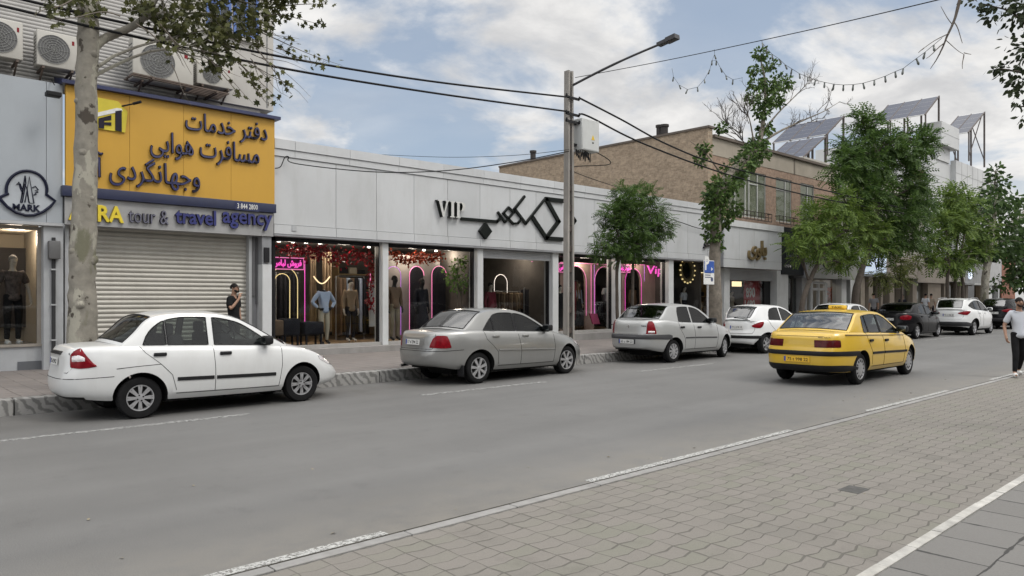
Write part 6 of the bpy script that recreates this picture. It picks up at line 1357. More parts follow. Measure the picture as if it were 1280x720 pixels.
cable('thin cable drooping across the white fascia from a hook to the pole', [(X_(342, YF), YF - .08, Z_(342, 211, YF)), (X_(348, YF), YF - .12, Z_(348, 209, YF)), (X_(353, YF), YF - .12, Z_(353, 198, YF)), (X_(358, YF), YF - .12, Z_(358, 197, YF)), (X_(366, YF), YF - .2, Z_(366, 206, YF)), (X_(470, 16), 16, Z_(470, 215, 16)), (X_(560, 15), 15, Z_(560, 213, 15)), W(640, 203, 14), W(706, 190)], .012)
cable('very thin pale cable above the white coping', [(X_(470, 20), 20, Z_(470, 193, 20)), (X_(560, 17), 17, Z_(560, 196.5, 17)), W(640, 195, 15), W(706, 188)], .007)
cable('doubled cable running down from the cabinet to the roof behind the small tree', [W(738, 190), W(757, 206), W(780, 226)[0:1] + (15.0, Z_(780, 226, 15.2)), (X_(800, 17), 17.0, Z_(800, 243, 17))], .012)
cable('slack cable sagging across the white fascia right of the small tree', [(X_(800, YF), YF - .1, Z_(800, 262, YF)), (X_(850, YF), YF - .12, Z_(850, 279, YF)), (X_(868, YF), YF - .12, Z_(868, 285, YF)), (X_(886, YF), YF - .1, Z_(886, 288, YF))], .016)
m = MB(); c = W(712, 190)
for k in range(9): q = rnd.uniform(0, 6.3); m.tube([(x0 + .05 + .06 * k, YP - .2 + .03 * sin(k), c[2] + .05), (x0 + .08 + .065 * k, YP - .2, c[2] - .12 - .05 * (k % 3)), (x0 + .15 + .06 * k, YP - .18, c[2] + .02)], .014, 5)
tag(m.build('cable_loops', CABLE), 'tangle of black cable loops under the grey cabinet on the pole', 'cable')
tq = lambda px: 19.0 - (px - 720) * 9.0 / 480
def RP(px, py): r = ray(px, py); t = tq(px); return Vector((r.x * t, r.y * t, CAMH + r.z * t))
cable('thin straight wire from the pole top across the sky to upper right', [RP(719, 97), RP(840, 74), RP(1000, 40), RP(1172, 0), RP(1215, -12)], .008)
sl = thing('string_light', 'string of small unlit bulbs looping between the trees across the sky', 'string light', tuple(RP(950, 90))); f1 = lambda p: RP(840 + p[0] / 4.236, 50 + p[1] / 4.236); f2 = lambda p: RP(860 + p[0] / 2.769, 40 + p[1] / 2.769)
Lp = [[f1(p) for p in ((225, 50), (225, 78), (212, 108), (235, 108), (257, 148), (285, 188), (323, 210), (375, 200))], [f1(p) for p in ((212, 112), (200, 157), (172, 208), (135, 250), (82, 262), (38, 238), (8, 195), (0, 150))], [f1(p) for p in ((475, 0), (478, 15), (500, 42), (530, 75), (567, 100), (598, 130), (635, 153), (675, 178), (717, 195), (760, 212), (808, 224), (858, 234), (908, 237))] + [f2(p) for p in ((505, 182), (538, 183), (572, 182), (606, 177), (645, 166), (682, 153), (717, 137), (745, 126), (790, 92), (820, 70), (850, 45), (880, 20))]]
m = MB()
for L_ in Lp: m.tube(L_, .004, 4)
m.build('wire', CABLE, sl); BULBM = pm('bulb_smoky', (.10, .11, .10), .2, var=.1)
for L_ in Lp:
    for p in L_[1:-1]:
        m = MB(); tl = Matrix.Rotation(rnd.uniform(-.4, .4), 4, 'X') @ Matrix.Rotation(rnd.uniform(-.3, .3), 4, 'Y'); m.lathe([(.001, 0), (.014, -.005), (.013, -.04), (.017, -.062), (.018, -.085), (.010, -.104), (.001, -.108)], 8, Matrix.Translation(p) @ tl); m.build('bulb', BULBM, sl, 50)
ps = thing('parking_sign', 'blue and white parking sign on a thin pale post before the ivy-clad trunk', 'road sign', (X_(884, YP), YP, PVZ)); xq = X_(884.5, YP); m = MB(); m.tube([(xq, YP, PVZ), (xq, YP, Z_(884, 327, YP))], .032, 10); m.build('post', ALU, ps, 50)
a = FY(878, 355.5, YP); b = FY(891, 326, YP); zm = Z_(884, 341, YP); m = MB(); m.rbox(a[0], b[0], YP - .055, YP - .035, a[1], b[1], .008); m.build('board', PLATE, ps)
m = MB(); m.box(a[0] + .02, b[0] - .02, YP - .061, YP - .0552, zm, b[1] - .02); m.build('blue_field', pm('sign_blue', (.02, .07, .30), .4), ps); m = MB(); text_into(m, 'P', facemap(a[0] + .05, zm + .08, YP - .0615), .24, .44, .004, .03); m.prism([(0, 0), (.10, .06), (0, .12)], lambda p, q, dd: (a[0] + .40 + p, YP - .0615 - dd, zm + .06 + q), .003); m.build('letter', PLATE, ps)
m = MB()
for k in range(4): m.box(a[0] + .06, b[0] - .22 + .05 * (k % 2), YP - .0565, YP - .0552, a[1] + .42 - k * .07, a[1] + .45 - k * .07)
m.lathe([(.001, .002), (.07, .002), (.07, 0)], 14, Matrix.Translation((b[0] - .14, YP - .0555, a[1] + .16)) @ Matrix.Rotation(pi / 2, 4, 'X')); m.build('small_print', pm('sign_print', (.05, .06, .12), .6), ps)

# ------------------------------------------------------------------ trees
def plane_bark():
    m = pm('plane_bark', (.20, .185, .155), .9, var=.25, scale=6, bump=.6, bscale=22); N = m.node_tree.nodes; L = m.node_tree.links; b = N['Principled BSDF']; src = b.inputs['Base Color'].links[0].from_socket
    tc = N.new('ShaderNodeTexCoord')
    for sc_, st, a, z, col in ((3.2, (1, 1, .55), .54, .57, (.30, .285, .235)), (4.4, (1, 1, .8), .60, .63, (.055, .045, .035)), (2.1, (1, 1, .4), .58, .64, (.13, .125, .085))):
        mp = N.new('ShaderNodeMapping'); mp.inputs['Scale'].default_value = st; mp.inputs['Location'].default_value = (sc_, 2 * sc_, sc_); L.new(tc.outputs['Object'], mp.inputs[0])
        n = N.new('ShaderNodeTexNoise'); n.inputs['Scale'].default_value = sc_; n.inputs['Detail'].default_value = 7; n.inputs['Roughness'].default_value = .6; L.new(mp.outputs[0], n.inputs['Vector'])
        r = N.new('ShaderNodeMapRange'); r.inputs[1].default_value = a; r.inputs[2].default_value = z; L.new(n.outputs[0], r.inputs[0])
        mx = N.new('ShaderNodeMix'); mx.data_type = 'RGBA'; L.new(r.outputs[0], mx.inputs['Factor']); L.new(src, mx.inputs['A']); mx.inputs['B'].default_value = (*col, 1); src = mx.outputs['Result']
    L.new(src, b.inputs['Base Color']); return m
BARK_P = plane_bark(); BARK_D = pm('dark_bark', (.06, .048, .038), .95, var=.3, scale=8, bump=.6, bscale=30); TWIG = pm('grey_twig', (.13, .11, .09), .9, var=.2)
LF_PLANE = leafmat('plane_leaves', (.03, .036, .015), (.115, .12, .045)); LF_DEEP = leafmat('deep_green_leaves', (.019, .045, .013), (.090, .150, .036)); LF_LIGHT = leafmat('bright_green_leaves', (.034, .070, .015), (.155, .225, .048)); LF_DARK = leafmat('dark_green_leaves', (.018, .038, .014), (.075, .125, .038)); LF_IVY = leafmat('ivy_leaves', (.018, .04, .014), (.10, .16, .04), .2); LF_RED = leafmat('red_silk_leaves', (.06, .004, .006), (.30, .02, .03), .2); LF_GREY = leafmat('near_dark_leaves', (.015, .022, .012), (.05, .065, .03), .25)
RT = random.Random(11)
def rdir():
    while True:
        v = Vector((RT.uniform(-1, 1), RT.uniform(-1, 1), RT.uniform(-1, 1)))
        if .05 < v.length < 1: return v.normalized()
def frond(m, p, d, L_, pairs, ll, lw, droop):
    d = d.normalized(); q = p.copy(); side = d.cross(Vector((0, 0, 1)))
    if side.length < .1: side = Vector((1, 0, 0))
    side.normalize(); roll = RT.uniform(-.6, .6)
    for k in range(pairs):
        t = (k + 1) / pairs; d2 = (d + Vector((0, 0, -droop * t))).normalized(); q = q + d2 * (L_ / pairs); nrm = side.cross(d2)
        sd = (side * cos(roll) + nrm * sin(roll))
        for s in (-1, 1):
            a = (d2 * .45 + sd * s + Vector((0, 0, -.25))).normalized(); w_ = d2 * lw * .5; l = ll * (1 - .35 * abs(t - .45)); tip = q + a * l; md = q + a * l * .45
            b = len(m.v); m.v.extend([tuple(q), tuple(md + w_), tuple(tip), tuple(md - w_)]); m.f.append([b, b + 1, b + 2, b + 3]); m.m.append(0)
def leaf(m, p, d, s, kind='diamond'):
    d = d.normalized(); sd = d.cross(rdir()).normalized(); nn = sd.cross(d)
    if kind == 'diamond': pts = [(0, 0, 0), (.35, .3, .06), (.7, .22, .05), (1, 0, 0), (.7, -.22, .05), (.35, -.3, .06)]
    else: pts = [(0, 0, 0), (.18, .22, 0), (.22, .55, -.05), (.45, .28, 0), (.72, .5, -.05), (.7, .16, 0), (1.0, 0, -.05), (.7, -.16, 0), (.72, -.5, -.05), (.45, -.28, 0), (.22, -.55, -.05), (.18, -.22, 0)]
    b = len(m.v); m.v.extend([tuple(p + d * (a * s) + sd * (c * s) + nn * (e * s)) for a, c, e in pts]); m.f.append(list(range(b, b + len(pts)))); m.m.append(0)
def bend(a, b, n=6, amp=.08, up=.0):
    a, b = Vector(a), Vector(b); L_ = (b - a).length; o1, o2 = rdir() * amp * L_, rdir() * amp * L_
    return [a.lerp(b, t) + o1 * sin(pi * t) + o2 * sin(2 * pi * t) * .5 + Vector((0, 0, up * L_ * sin(pi * t))) for t in [k / n for k in range(n + 1)]]
def taper(r0, r1, n): return [r0 + (r1 - r0) * k / n for k in range(n + 1)]
def make_tree(name, label, trunks, clumps, leafm, bark, style, dens, cat='tree', group=None, parts=True, limb_r=.05, size=1.0, base=None, knots=False, limbs=True):
    """trunks: list of [(pt, r), ...]; clumps: (centre, radius xyz)"""
    b0 = base or trunks[0][0][0]; t = thing(name, label, cat, tuple(b0), group); m = MB()
    for tr_ in trunks:
        pts = [Vector(p) for p, r in tr_]; rs = [r for p, r in tr_]; fx = [pchip([(i, p[k]) for i, p in enumerate(pts)]) for k in range(3)]; fr = pchip([(i, r) for i, r in enumerate(rs)]) ; n = (len(pts) - 1) * 8
        m.tube([Vector([f(i / 8) for f in fx]) + (rdir() * rs[0] * .05 if 0 < i < n else Vector()) for i in range(n + 1)], [fr(i / 8) * (1 + RT.uniform(-.05, .05)) for i in range(n + 1)], 12)
        if knots and tr_ is trunks[0]:
            for k in range(16):
                i = RT.uniform(.02, .98) * (len(pts) - 1); c = Vector([f(i) for f in fx]); a = RT.uniform(pi * .9, 2.1 * pi); rr = fr(i); dd = Vector((cos(a), sin(a), 0)); m.lathe([(.001, .02), (.04, .015), (.06, -.005), (.075, -.03)], 8, Matrix.Translation(c + dd * rr) @ dd.to_track_quat('Z', 'Y').to_matrix().to_4x4() @ Matrix.Scale(RT.uniform(.6, 1.5), 4))
    tops = [Vector(tr_[-1][0]) for tr_ in trunks]; mids = [Vector(p) for tr_ in trunks for p, r in tr_[len(tr_) // 2:]]
    if limbs:
        for c, r in clumps:
            c = Vector(c); src = min(mids, key=lambda q: (q - c).length + (2 if q.z > c.z else 0)); P = bend(src, c, 6, .08, .05); m.tube(P, taper(limb_r, limb_r * .3, 6), 6)
            for k in range(5): e = c + Vector((rdir().x * r[0], rdir().y * r[1], rdir().z * r[2])) * .8; Q = bend(P[4], e, 4, .1); m.tube(Q, taper(limb_r * .3, limb_r * .08, 4), 4)
    m.build('trunk', bark, t, 50); cm = MB()
    for c, r in clumps:
        c = Vector(c); vol = r[0] * r[1] + r[1] * r[2] + r[0] * r[2]; n = int(dens * vol); C0, R0 = c, r; subs = []
        if style == 'frond':
            for q in range(9): v = rdir(); subs.append((C0 + Vector((v.x * R0[0], v.y * R0[1], v.z * R0[2])) * RT.uniform(.45, .85), [x * RT.uniform(.28, .48) for x in R0]))
        for k in range(n):
            if subs: c, r = subs[k % len(subs)]
            v = rdir(); rad = RT.random() ** .42; jag = 1 + .22 * sin(5 * v.x + 3 * v.z + c.x) + RT.uniform(-.08, .18); p = c + Vector((v.x * r[0], v.y * r[1], v.z * r[2])) * rad * jag
            d = (v + Vector((0, 0, -.15)) + rdir() * .6)
            if style == 'frond': frond(cm, p, d + Vector((0, 0, .25)), RT.uniform(.20, .34) * size, 6, .085 * size, .040 * size, .65)
            elif style == 'palm': leaf(cm, p, d + Vector((0, 0, -.5)), RT.uniform(.07, .13) * size, 'palm')
            else: leaf(cm, p, d + Vector((0, 0, -.4)), RT.uniform(.07, .13) * size)
    cm.build('crown', leafm, t); return t
YT = 13.2
def Wt(px, py, Y=YT): x, z = FY(px, py, Y); return Vector((x, Y, z))
def rpx(p, px, Y=YT): r = ray(px, 372); return p / FPX * (Y / r.y)          # pixels -> metres at that place
def cl(px, py, rp, Y=YT, sq=.85, dy=0.0, ry=1.0): r = rpx(rp, px, Y); return (Wt(px, py, Y) + Vector((0, dy, 0)), (r, r * ry, r * sq))
G0 = Vector((X_(103, 13), 13.0, PVZ - .02))
# plane tree at the left
A = lambda px, py, Y=13.0: Wt(px, py, Y)
pt = make_tree('plane_tree', 'mottled grey plane tree at left with bare straight trunk and sparse overhanging leaves', [[(G0, .24), (A(103, 380), .20), (A(104, 300), .185), (A(107, 200), .165), (A(108, 100), .155), (A(111, 20), .15), (A(112, -70), .13), (A(108, -170), .09)], [(A(113, 62), .075), (A(135, 46), .065), (A(160, 36, 12.8), .058), (A(180, 22, 12.6), .05), (A(198, -8, 12.4), .04), (A(225, -60, 12.3), .03)]],
    [cl(215, 18, 34, 12.4), cl(255, 38, 36, 12.3), cl(300, 30, 32, 12.2), cl(330, 8, 30, 12.2), cl(180, 4, 26, 12.5), cl(255, -25, 40, 12.4), cl(100, 2, 22, 12.5), cl(70, -30, 40, 13), cl(150, -60, 50, 13), cl(300, -50, 45, 12.3), cl(275, 68, 22, 12.2), cl(350, -20, 30, 12.1)], LF_PLANE, BARK_P, 'palm', 430, limb_r=.03, knots=True)
cm = MB(); tw = MB()
for (a, b, n) in (((300, 30), (428, 82), 26), ((330, 20), (400, 30), 20), ((280, 60), (352, 128), 24), ((320, 60), (365, 118), 16), ((250, 60), (300, 120), 12), ((345, 60), (395, 80), 12), ((200, 30), (255, 85), 14), ((150, 20), (60, 24), 10), ((170, 30), (218, 78), 10), ((340, 10), (410, 5), 18), ((300, 80), (336, 132), 12), ((90, 0), (42, 20), 12)):
    P = bend(A(*a, 12.2), A(*b, 12.0), 8, .06, .04); tw.tube(P, taper(.012, .003, 8), 4)
    for k in range(n):
        i = RT.uniform(2.5, 8); q = P[int(i)] if i >= 8 else P[int(i)].lerp(P[int(i) + 1], i % 1); e = q + rdir() * .10; leaf(cm, e, rdir() + Vector((.2, 0, -.6)), RT.uniform(.07, .13), 'palm')
        if k % 3 == 0: tw.tube([q, e], .003, 3)
for k in range(26): a = (RT.uniform(200, 345), RT.uniform(20, 90)); b = (a[0] + RT.uniform(10, 75), a[1] + RT.uniform(10, 60)); tw.tube(bend(A(*a, 12.2), A(*b, 12.1), 5, .08), taper(.008, .002, 5), 4)
cm.build('outer_leaves', LF_PLANE, pt); tw.build('twigs', TWIG, pt)
# small bushy tree beside the pole
b0 = Vector((X_(790, YT), YT, PVZ - .02))
make_tree('bushy_tree', 'small bushy tree with drooping feathery leaves hiding part of the white fascia', [[(Vector((X_(772, YT), YT, PVZ)), .05), (Wt(771, 345), .045), (Wt(776, 315), .035)], [(b0, .045), (Wt(791, 350), .04), (Wt(792, 310), .035)]],
    [cl(790, 254, 29), cl(768, 262, 22), cl(815, 270, 26), cl(785, 283, 32), cl(820, 290, 21), cl(763, 298, 23), cl(800, 306, 26), cl(775, 316, 20), cl(750, 311, 12), cl(833, 285, 11), cl(806, 243, 14)], LF_DEEP, BARK_D, 'frond', 270, limb_r=.03, size=.95)
# ivy-clad old trunk with bare top branches
iv0 = Vector((X_(893, YT), YT, PVZ - .02)); path = [(iv0, .27), (Wt(893, 350), .21), (Wt(894, 300), .17), (Wt(896, 255), .17), (Wt(906, 228), .17), (Wt(926, 205), .14), (Wt(946, 186), .11), (Wt(954, 150), .07), (Wt(957, 110), .045), (Wt(950, 72), .02)]
it = make_tree('ivy_clad_tree', 'old leaning trunk smothered in ivy with bare twiggy branches at the top', [path, [(Wt(952, 178), .05), (Wt(975, 164), .04), (Wt(1005, 150), .03), (Wt(1028, 140), .018), (Wt(1050, 127), .008)], [(Wt(953, 165), .04), (Wt(972, 142), .028), (Wt(992, 122), .018), (Wt(1014, 100), .008)], [(Wt(942, 176), .03), (Wt(937, 150), .018), (Wt(929, 128), .007)], [(Wt(900, 215), .03), (Wt(880, 190), .015), (Wt(862, 176), .006)]],
    [cl(893, 262, 13), cl(888, 278, 10), cl(898, 240, 17), cl(893, 250, 14), cl(905, 232, 17), cl(918, 216, 15), cl(930, 204, 15), cl(942, 193, 16), cl(948, 178, 11), cl(956, 160, 9), cl(955, 128, 11), cl(962, 108, 12), cl(945, 105, 9), cl(978, 103, 11), cl(940, 122, 7), cl(950, 68, 8), cl(962, 82, 8), cl(944, 88, 7), cl(915, 262, 11), cl(905, 275, 10), cl(892, 295, 11), cl(897, 310, 7), cl(880, 186, 8), cl(874, 200, 7), cl(902, 160, 7), cl(968, 125, 10), cl(952, 140, 9)], LF_IVY, pm('ivy_bark', (.15, .13, .105), .9, var=.35, scale=7, bump=.7, bscale=25, dirt=.4), 'leaf', 850, limbs=False, size=1.3)
tw = MB()
def twigs(P, n, L_, r, depth):
    for k in range(n):
        i = RT.uniform(.25, 1) * (len(P) - 1); q = P[int(i)] if int(i) >= len(P) - 1 else P[int(i)].lerp(P[int(i) + 1], i % 1); dd = (P[-1] - P[0]).normalized(); d = (dd + rdir() * .9 + Vector((0, 0, .35))).normalized(); Q = bend(q, q + d * L_ * RT.uniform(.5, 1.2), 5, .1); tw.tube(Q, taper(r, r * .35, 5), 4)
        if depth: twigs(Q, 3, L_ * .5, r * .55, depth - 1)
for a, b in (((972, 164), (1050, 127)), ((960, 155), (1014, 100)), ((942, 176), (929, 128)), ((975, 163), (1020, 150)), ((945, 180), (905, 150)), ((935, 190), (925, 165))): twigs([Wt(*a), Wt((a[0] + b[0]) / 2, (a[1] + b[1]) / 2), Wt(*b)], 9, .75, .016, 2)
tw.build('bare_twigs', pm('dark_twig', (.06, .05, .042), .9, var=.2), it)
# street trees to the right
Y4 = 13.3
make_tree('street_tree', 'leafy bright green street tree leaning right with thin dark trunk', [[(Vector((X_(1000, Y4), Y4, PVZ)), .11), (Wt(1003, 380, Y4), .10), (Wt(1012, 352, Y4), .09), (Wt(1022, 330, Y4), .08), (Wt(1032, 312, Y4), .06)]],
    [cl(1045, 262, 24, Y4), cl(1025, 275, 24, Y4), cl(1065, 280, 26, Y4), cl(1005, 290, 20, Y4), cl(1035, 298, 26, Y4), cl(1060, 310, 22, Y4), cl(1090, 290, 20, Y4), cl(1052, 330, 14, Y4), cl(1075, 262, 18, Y4), cl(990, 303, 12, Y4), cl(1018, 312, 16, Y4), cl(1000, 318, 9, Y4), cl(1100, 310, 14, Y4)], LF_LIGHT, BARK_D, 'frond', 105, limb_r=.05, size=1.7)
Y5 = 13.5
make_tree('street_tree', 'tallest dark green street tree, its crown reaching up to the solar panels', [[(Vector((X_(1066, Y5), Y5, PVZ)), .17), (Wt(1070, 365, Y5), .15), (Wt(1078, 335, Y5), .13), (Wt(1088, 300, Y5), .11), (Wt(1098, 250, Y5), .08), (Wt(1095, 200, Y5), .05)]],
    [cl(1085, 160, 20, Y5), cl(1078, 145, 9, Y5), cl(1075, 185, 26, Y5), cl(1105, 175, 24, Y5), cl(1140, 178, 22, Y5), cl(1158, 180, 12, Y5), cl(1115, 200, 34, Y5), cl(1060, 205, 22, Y5), cl(1085, 225, 34, Y5), cl(1125, 235, 32, Y5), cl(1148, 255, 20, Y5), cl(1105, 265, 34, Y5), cl(1068, 245, 24, Y5), cl(1130, 285, 26, Y5), cl(1145, 300, 14, Y5), cl(1105, 300, 26, Y5), cl(1155, 230, 10, Y5), cl(1045, 215, 12, Y5)], LF_DEEP, BARK_D, 'frond', 74, limb_r=.07, size=2.2)
Y6 = 13.9
make_tree('street_tree', 'low bushy young tree under the tall one, with pale yellowish green leaves', [[(Vector((X_(1127, Y6), Y6, PVZ)), .06), (Wt(1127, 360, Y6), .05), (Wt(1124, 345, Y6), .04)]], [cl(1118, 336, 16, Y6), cl(1105, 344, 13, Y6), cl(1138, 334, 12, Y6), cl(1128, 348, 13, Y6), cl(1108, 355, 10, Y6), cl(1146, 330, 7, Y6)], leafmat('young_leaves', (.04, .065, .02), (.17, .19, .06)), BARK_D, 'frond', 50, limb_r=.03, size=1.9)
Y7 = 13.4
make_tree('street_tree', 'dense street tree with several thin trunks beside the white sport utility car', [[(Vector((X_(p, Y7), Y7, PVZ)), .10), (Wt(p, 355, Y7), .09), (Wt(q, 330, Y7), .07), (Wt(q2, 290, Y7), .04)] for p, q, q2 in ((1184, 1186, 1183), (1194, 1194, 1198), (1203, 1200, 1206))],
    [cl(1190, 245, 18, Y7), cl(1208, 262, 20, Y7), cl(1175, 268, 18, Y7), cl(1192, 285, 26, Y7), cl(1220, 290, 18, Y7), cl(1168, 300, 14, Y7), cl(1190, 318, 22, Y7), cl(1215, 318, 16, Y7), cl(1165, 325, 9, Y7), cl(1230, 310, 12, Y7), cl(1200, 240, 10, Y7)], LF_LIGHT, BARK_D, 'frond', 58, limb_r=.06, size=2.5)
Y8 = 13.3
make_tree('street_tree', 'broad dark street tree with pale trunk and pointed top near the right edge', [[(Vector((X_(1230, Y8), Y8, PVZ)), .26), (Wt(1231, 360, Y8), .22), (Wt(1234, 330, Y8), .2), (Wt(1240, 290, Y8), .15), (Wt(1246, 240, Y8), .07)]],
    [cl(1244, 213, 9, Y8), cl(1247, 230, 14, Y8), cl(1240, 250, 18, Y8), cl(1262, 258, 18, Y8), cl(1228, 262, 13, Y8), cl(1250, 280, 24, Y8), cl(1275, 285, 18, Y8), cl(1225, 290, 16, Y8), cl(1262, 305, 22, Y8), cl(1240, 312, 18, Y8), cl(1280, 262, 12, Y8), cl(1222, 318, 10, Y8)], LF_DARK, BARK_P, 'leaf', 90, limb_r=.08, size=3.0)
Y9 = 13.2
make_tree('street_tree', 'dark leafy tree cut by the right picture edge', [[(Vector((X_(1296, Y9), Y9, PVZ)), .22), (Wt(1294, 340, Y9), .2), (Wt(1290, 300, Y9), .12)]], [cl(1282, 300, 18, Y9), cl(1285, 325, 20, Y9), cl(1272, 335, 14, Y9), cl(1290, 350, 16, Y9), cl(1300, 310, 26, Y9), cl(1278, 355, 10, Y9), cl(1268, 350, 9, Y9), cl(1275, 345, 14, Y9), cl(1266, 322, 8, Y9)], LF_DARK, BARK_D, 'leaf', 70, limb_r=.08, size=3.6)
Y10 = 14.6
make_tree('shrub', 'low dark shrub in the gap between the far shop fronts and the last trees', [[(Vector((X_(1250, Y10), Y10, PVZ)), .05), (Wt(1250, 360, Y10), .04)]], [cl(1250, 350, 10, Y10), cl(1258, 358, 9, Y10), cl(1243, 360, 8, Y10)], LF_DARK, BARK_D, 'leaf', 30, cat='shrub', limb_r=.03, size=3)
# tree on the near side whose boughs hang into the upper right corner
def NP(px, py, t): r = ray(px, py); return Vector((r.x * t, r.y * t, CAMH + r.z * t))
nt0 = NP(1420, 372, 9.0); nt0.z = 0; bo = lambda px, py, t=8.5: NP(px, py, t)
nclm = [(bo(px, py, t), (r, r, r * .7)) for px, py, r, t in ((1250, 5, .16, 8.5), (1222, 2, .12, 8.4), (1270, 22, .16, 8.6), (1240, 20, .13, 8.5), (1285, 10, .2, 8.7), (1262, 88, .14, 8.6), (1280, 98, .17, 8.7), (1248, 84, .09, 8.5), (1275, 110, .10, 8.6), (1272, 128, .08, 8.6), (1282, 145, .09, 8.7), (1300, 60, .35, 8.8), (1330, -20, .6, 9), (1400, -60, .9, 9), (1330, 110, .4, 9), (1240, -25, .2, 8.5))]
ntr = make_tree('near_tree', 'dark leafy boughs and bare twig hanging into the upper right corner', [[(nt0, .2), (nt0.lerp(bo(1420, 100, 9), .5), .17), (bo(1415, 80, 9), .14), (bo(1390, 0, 9), .10), (bo(1330, -40, 8.8), .06), (bo(1260, -45, 8.6), .03)], [(bo(1400, 60, 9), .07), (bo(1330, 70, 8.9), .045), (bo(1290, 92, 8.7), .02), (bo(1250, 86, 8.5), .006)], [(bo(1330, 75, 8.9), .03), (bo(1295, 130, 8.8), .015), (bo(1268, 134, 8.6), .005)], [(bo(1320, 0, 8.8), .03), (bo(1285, 30, 8.7), .02), (bo(1262, 14, 8.6), .01), (bo(1225, 4, 8.5), .005)], [(bo(1260, -45, 8.6), .025), (bo(1203, -8, 8.3), .02), (bo(1193, 25, 8.2), .014), (bo(1182, 50, 8.1), .010), (bo(1172, 72, 8.1), .006), (bo(1163, 86, 8.1), .003)]], nclm, LF_GREY, BARK_D, 'leaf', 900, limbs=False, size=.72)
tw = MB()
for a, b in (((1182, 50), (1205, 68)), ((1205, 68), (1203, 86)), ((1193, 28), (1203, 54)), ((1186, 42), (1155, 60)), ((1155, 60), (1148, 66)), ((1190, 30), (1176, 8)), ((1205, 66), (1214, 68)), ((1180, 54), (1158, 73))): tw.tube(bend(bo(*a, 8.1), bo(*b, 8.1), 5, .05), taper(.006, .003, 5), 4)
tw.build('bare_twig', TWIG, ntr)
# indoor plants and garlands in the shop windows
YI = 17.85
make_tree('potted_plant', 'tall green indoor plant at the right of the second shop window', [[(Vector((X_(572, YI), YI, PVZ + .55)), .025), (Wt(572, 372, YI), .022), (Wt(572, 340, YI), .015)], [(Vector((X_(575, YI), YI, PVZ + .55)), .02), (Wt(577, 370, YI), .02), (Wt(574, 345, YI), .012)]], [cl(572, 332, 11, YI), cl(566, 345, 12, YI), cl(580, 350, 9, YI), cl(572, 355, 12, YI), cl(576, 325, 7, YI)], leafmat('plastic_leaves', (.05, .10, .025), (.17, .30, .07)), TWIG, 'leaf', 420, cat='plant', limb_r=.012, size=1.0)
m = MB(); m.lathe([(.12, PVZ + .19), (.17, PVZ + .6), (.15, PVZ + .6), (.14, PVZ + .55), (.001, PVZ + .55)], 16, Matrix.Translation((X_(573, YI), YI, 0))); tag(m.build('plant_pot', CRCL, smooth=40), 'pale pot of the green indoor plant in the second window', 'plant pot')
def garland(label, pts, n, mat, Y, spread=.2, sz=1.0):
    m = MB(); P = [Wt(a, b, Y) for a, b in pts]
    for k in range(n): i = RT.uniform(0, len(P) - 1.001); q = P[int(i)].lerp(P[int(i) + 1], i % 1) + rdir() * spread * RT.random() ** .5; leaf(m, q, rdir(), RT.uniform(.06, .12) * sz)
    m.tube(P, .01, 4); tag(m.build('flower_garland', mat), label, 'garland', 'red silk garlands in the white shop row')
garland('red silk flower garland along the top of the first shop window', [(352, 312), (385, 318), (400, 312), (420, 325), (450, 318), (466, 330)], 650, LF_RED, 18.0, .28)
garland('red silk garland hanging beside the dark frame of the first window', [(464, 330), (464, 350), (461, 372), (466, 388)], 120, LF_RED, 17.9, .12)
garland('orange red silk garland along the top of the second shop window', [(489, 318), (505, 326), (520, 322), (535, 324), (552, 320)], 520, leafmat('orange_silk_leaves', (.10, .008, .006), (.42, .09, .05), .2), 18.0, .2)
m = MB(); m.box(X_(463.5, 17.95), X_(472, 17.95), 18.0, 18.05, Z_(468, 408, 18), Z_(468, 352, 18)); tag(m.build('room_divider', pm('pale_panel', (.35, .34, .33), .7)), 'pale narrow room divider at the right end of the first window', 'divider')
# warm lamps inside the shops (the photo shows their lit ceiling spots)
def shop_lamp(x, y, z, e, col=(1, .86, .7)):
    l = bpy.data.lights.new('shop_lamp', 'POINT'); l.energy = e; l.color = col; l.shadow_soft_size = .15; o = bpy.data.objects.new('shop_lamp', l); C.objects.link(o); o.location = (x, y, z)
for px, y, e in ((360, 18.5, 26), (430, 18.5, 26), (515, 18.3, 26), (560, 18.6, 20), (640, 19, 22), (730, 18.0, 16), (800, 17.95, 14), (862, 18.4, 26), (930, 18.6, 24), (992, 18.6, 20), (1040, 18.5, 18)): shop_lamp(X_(px, y), y, 3.0, e * 2.1)
shop_lamp(X_(20, 18.2), 18.2, 2.9, 30); shop_lamp(X_(1192, 18.5), 18.5, 2.9, 30)

# ------------------------------------------------------------------ buildings and trees added unseen behind the viewpoint, to shade the street and fill reflections
nb = thing('unseen_shade_row', 'row of plain tan buildings added behind the viewpoint to shade the street and fill reflections', 'building', (10, -16, 0))
m = MB(); x = -45.0
for hgt, wd, d in ((7.5, 16, 0), (10.5, 14, .4), (6.0, 18, -.3), (9.0, 15, .2), (7.0, 20, 0), (11, 18, .3), (8, 25, 0)):
    m.box(x, x + wd - .05, -26, -15 + d, 0, hgt); x += wd
m.build('wall', pm('near_tan_wall', (.26, .235, .20), .85, var=.15, scale=.6, dirt=.3), nb)
m = MB()
for k in range(40): m.box(-44 + k * 3, -42.4 + k * 3, -15, -14.55, .6, 2.8); m.box(-44 + k * 3, -42.6 + k * 3, -15, -14.55, 4.2, 5.6)
m.build('windows', pm('near_dark_window', (.03, .035, .04), .2), nb)
YN = -4.5  # tree row added out of view for its shade and reflections
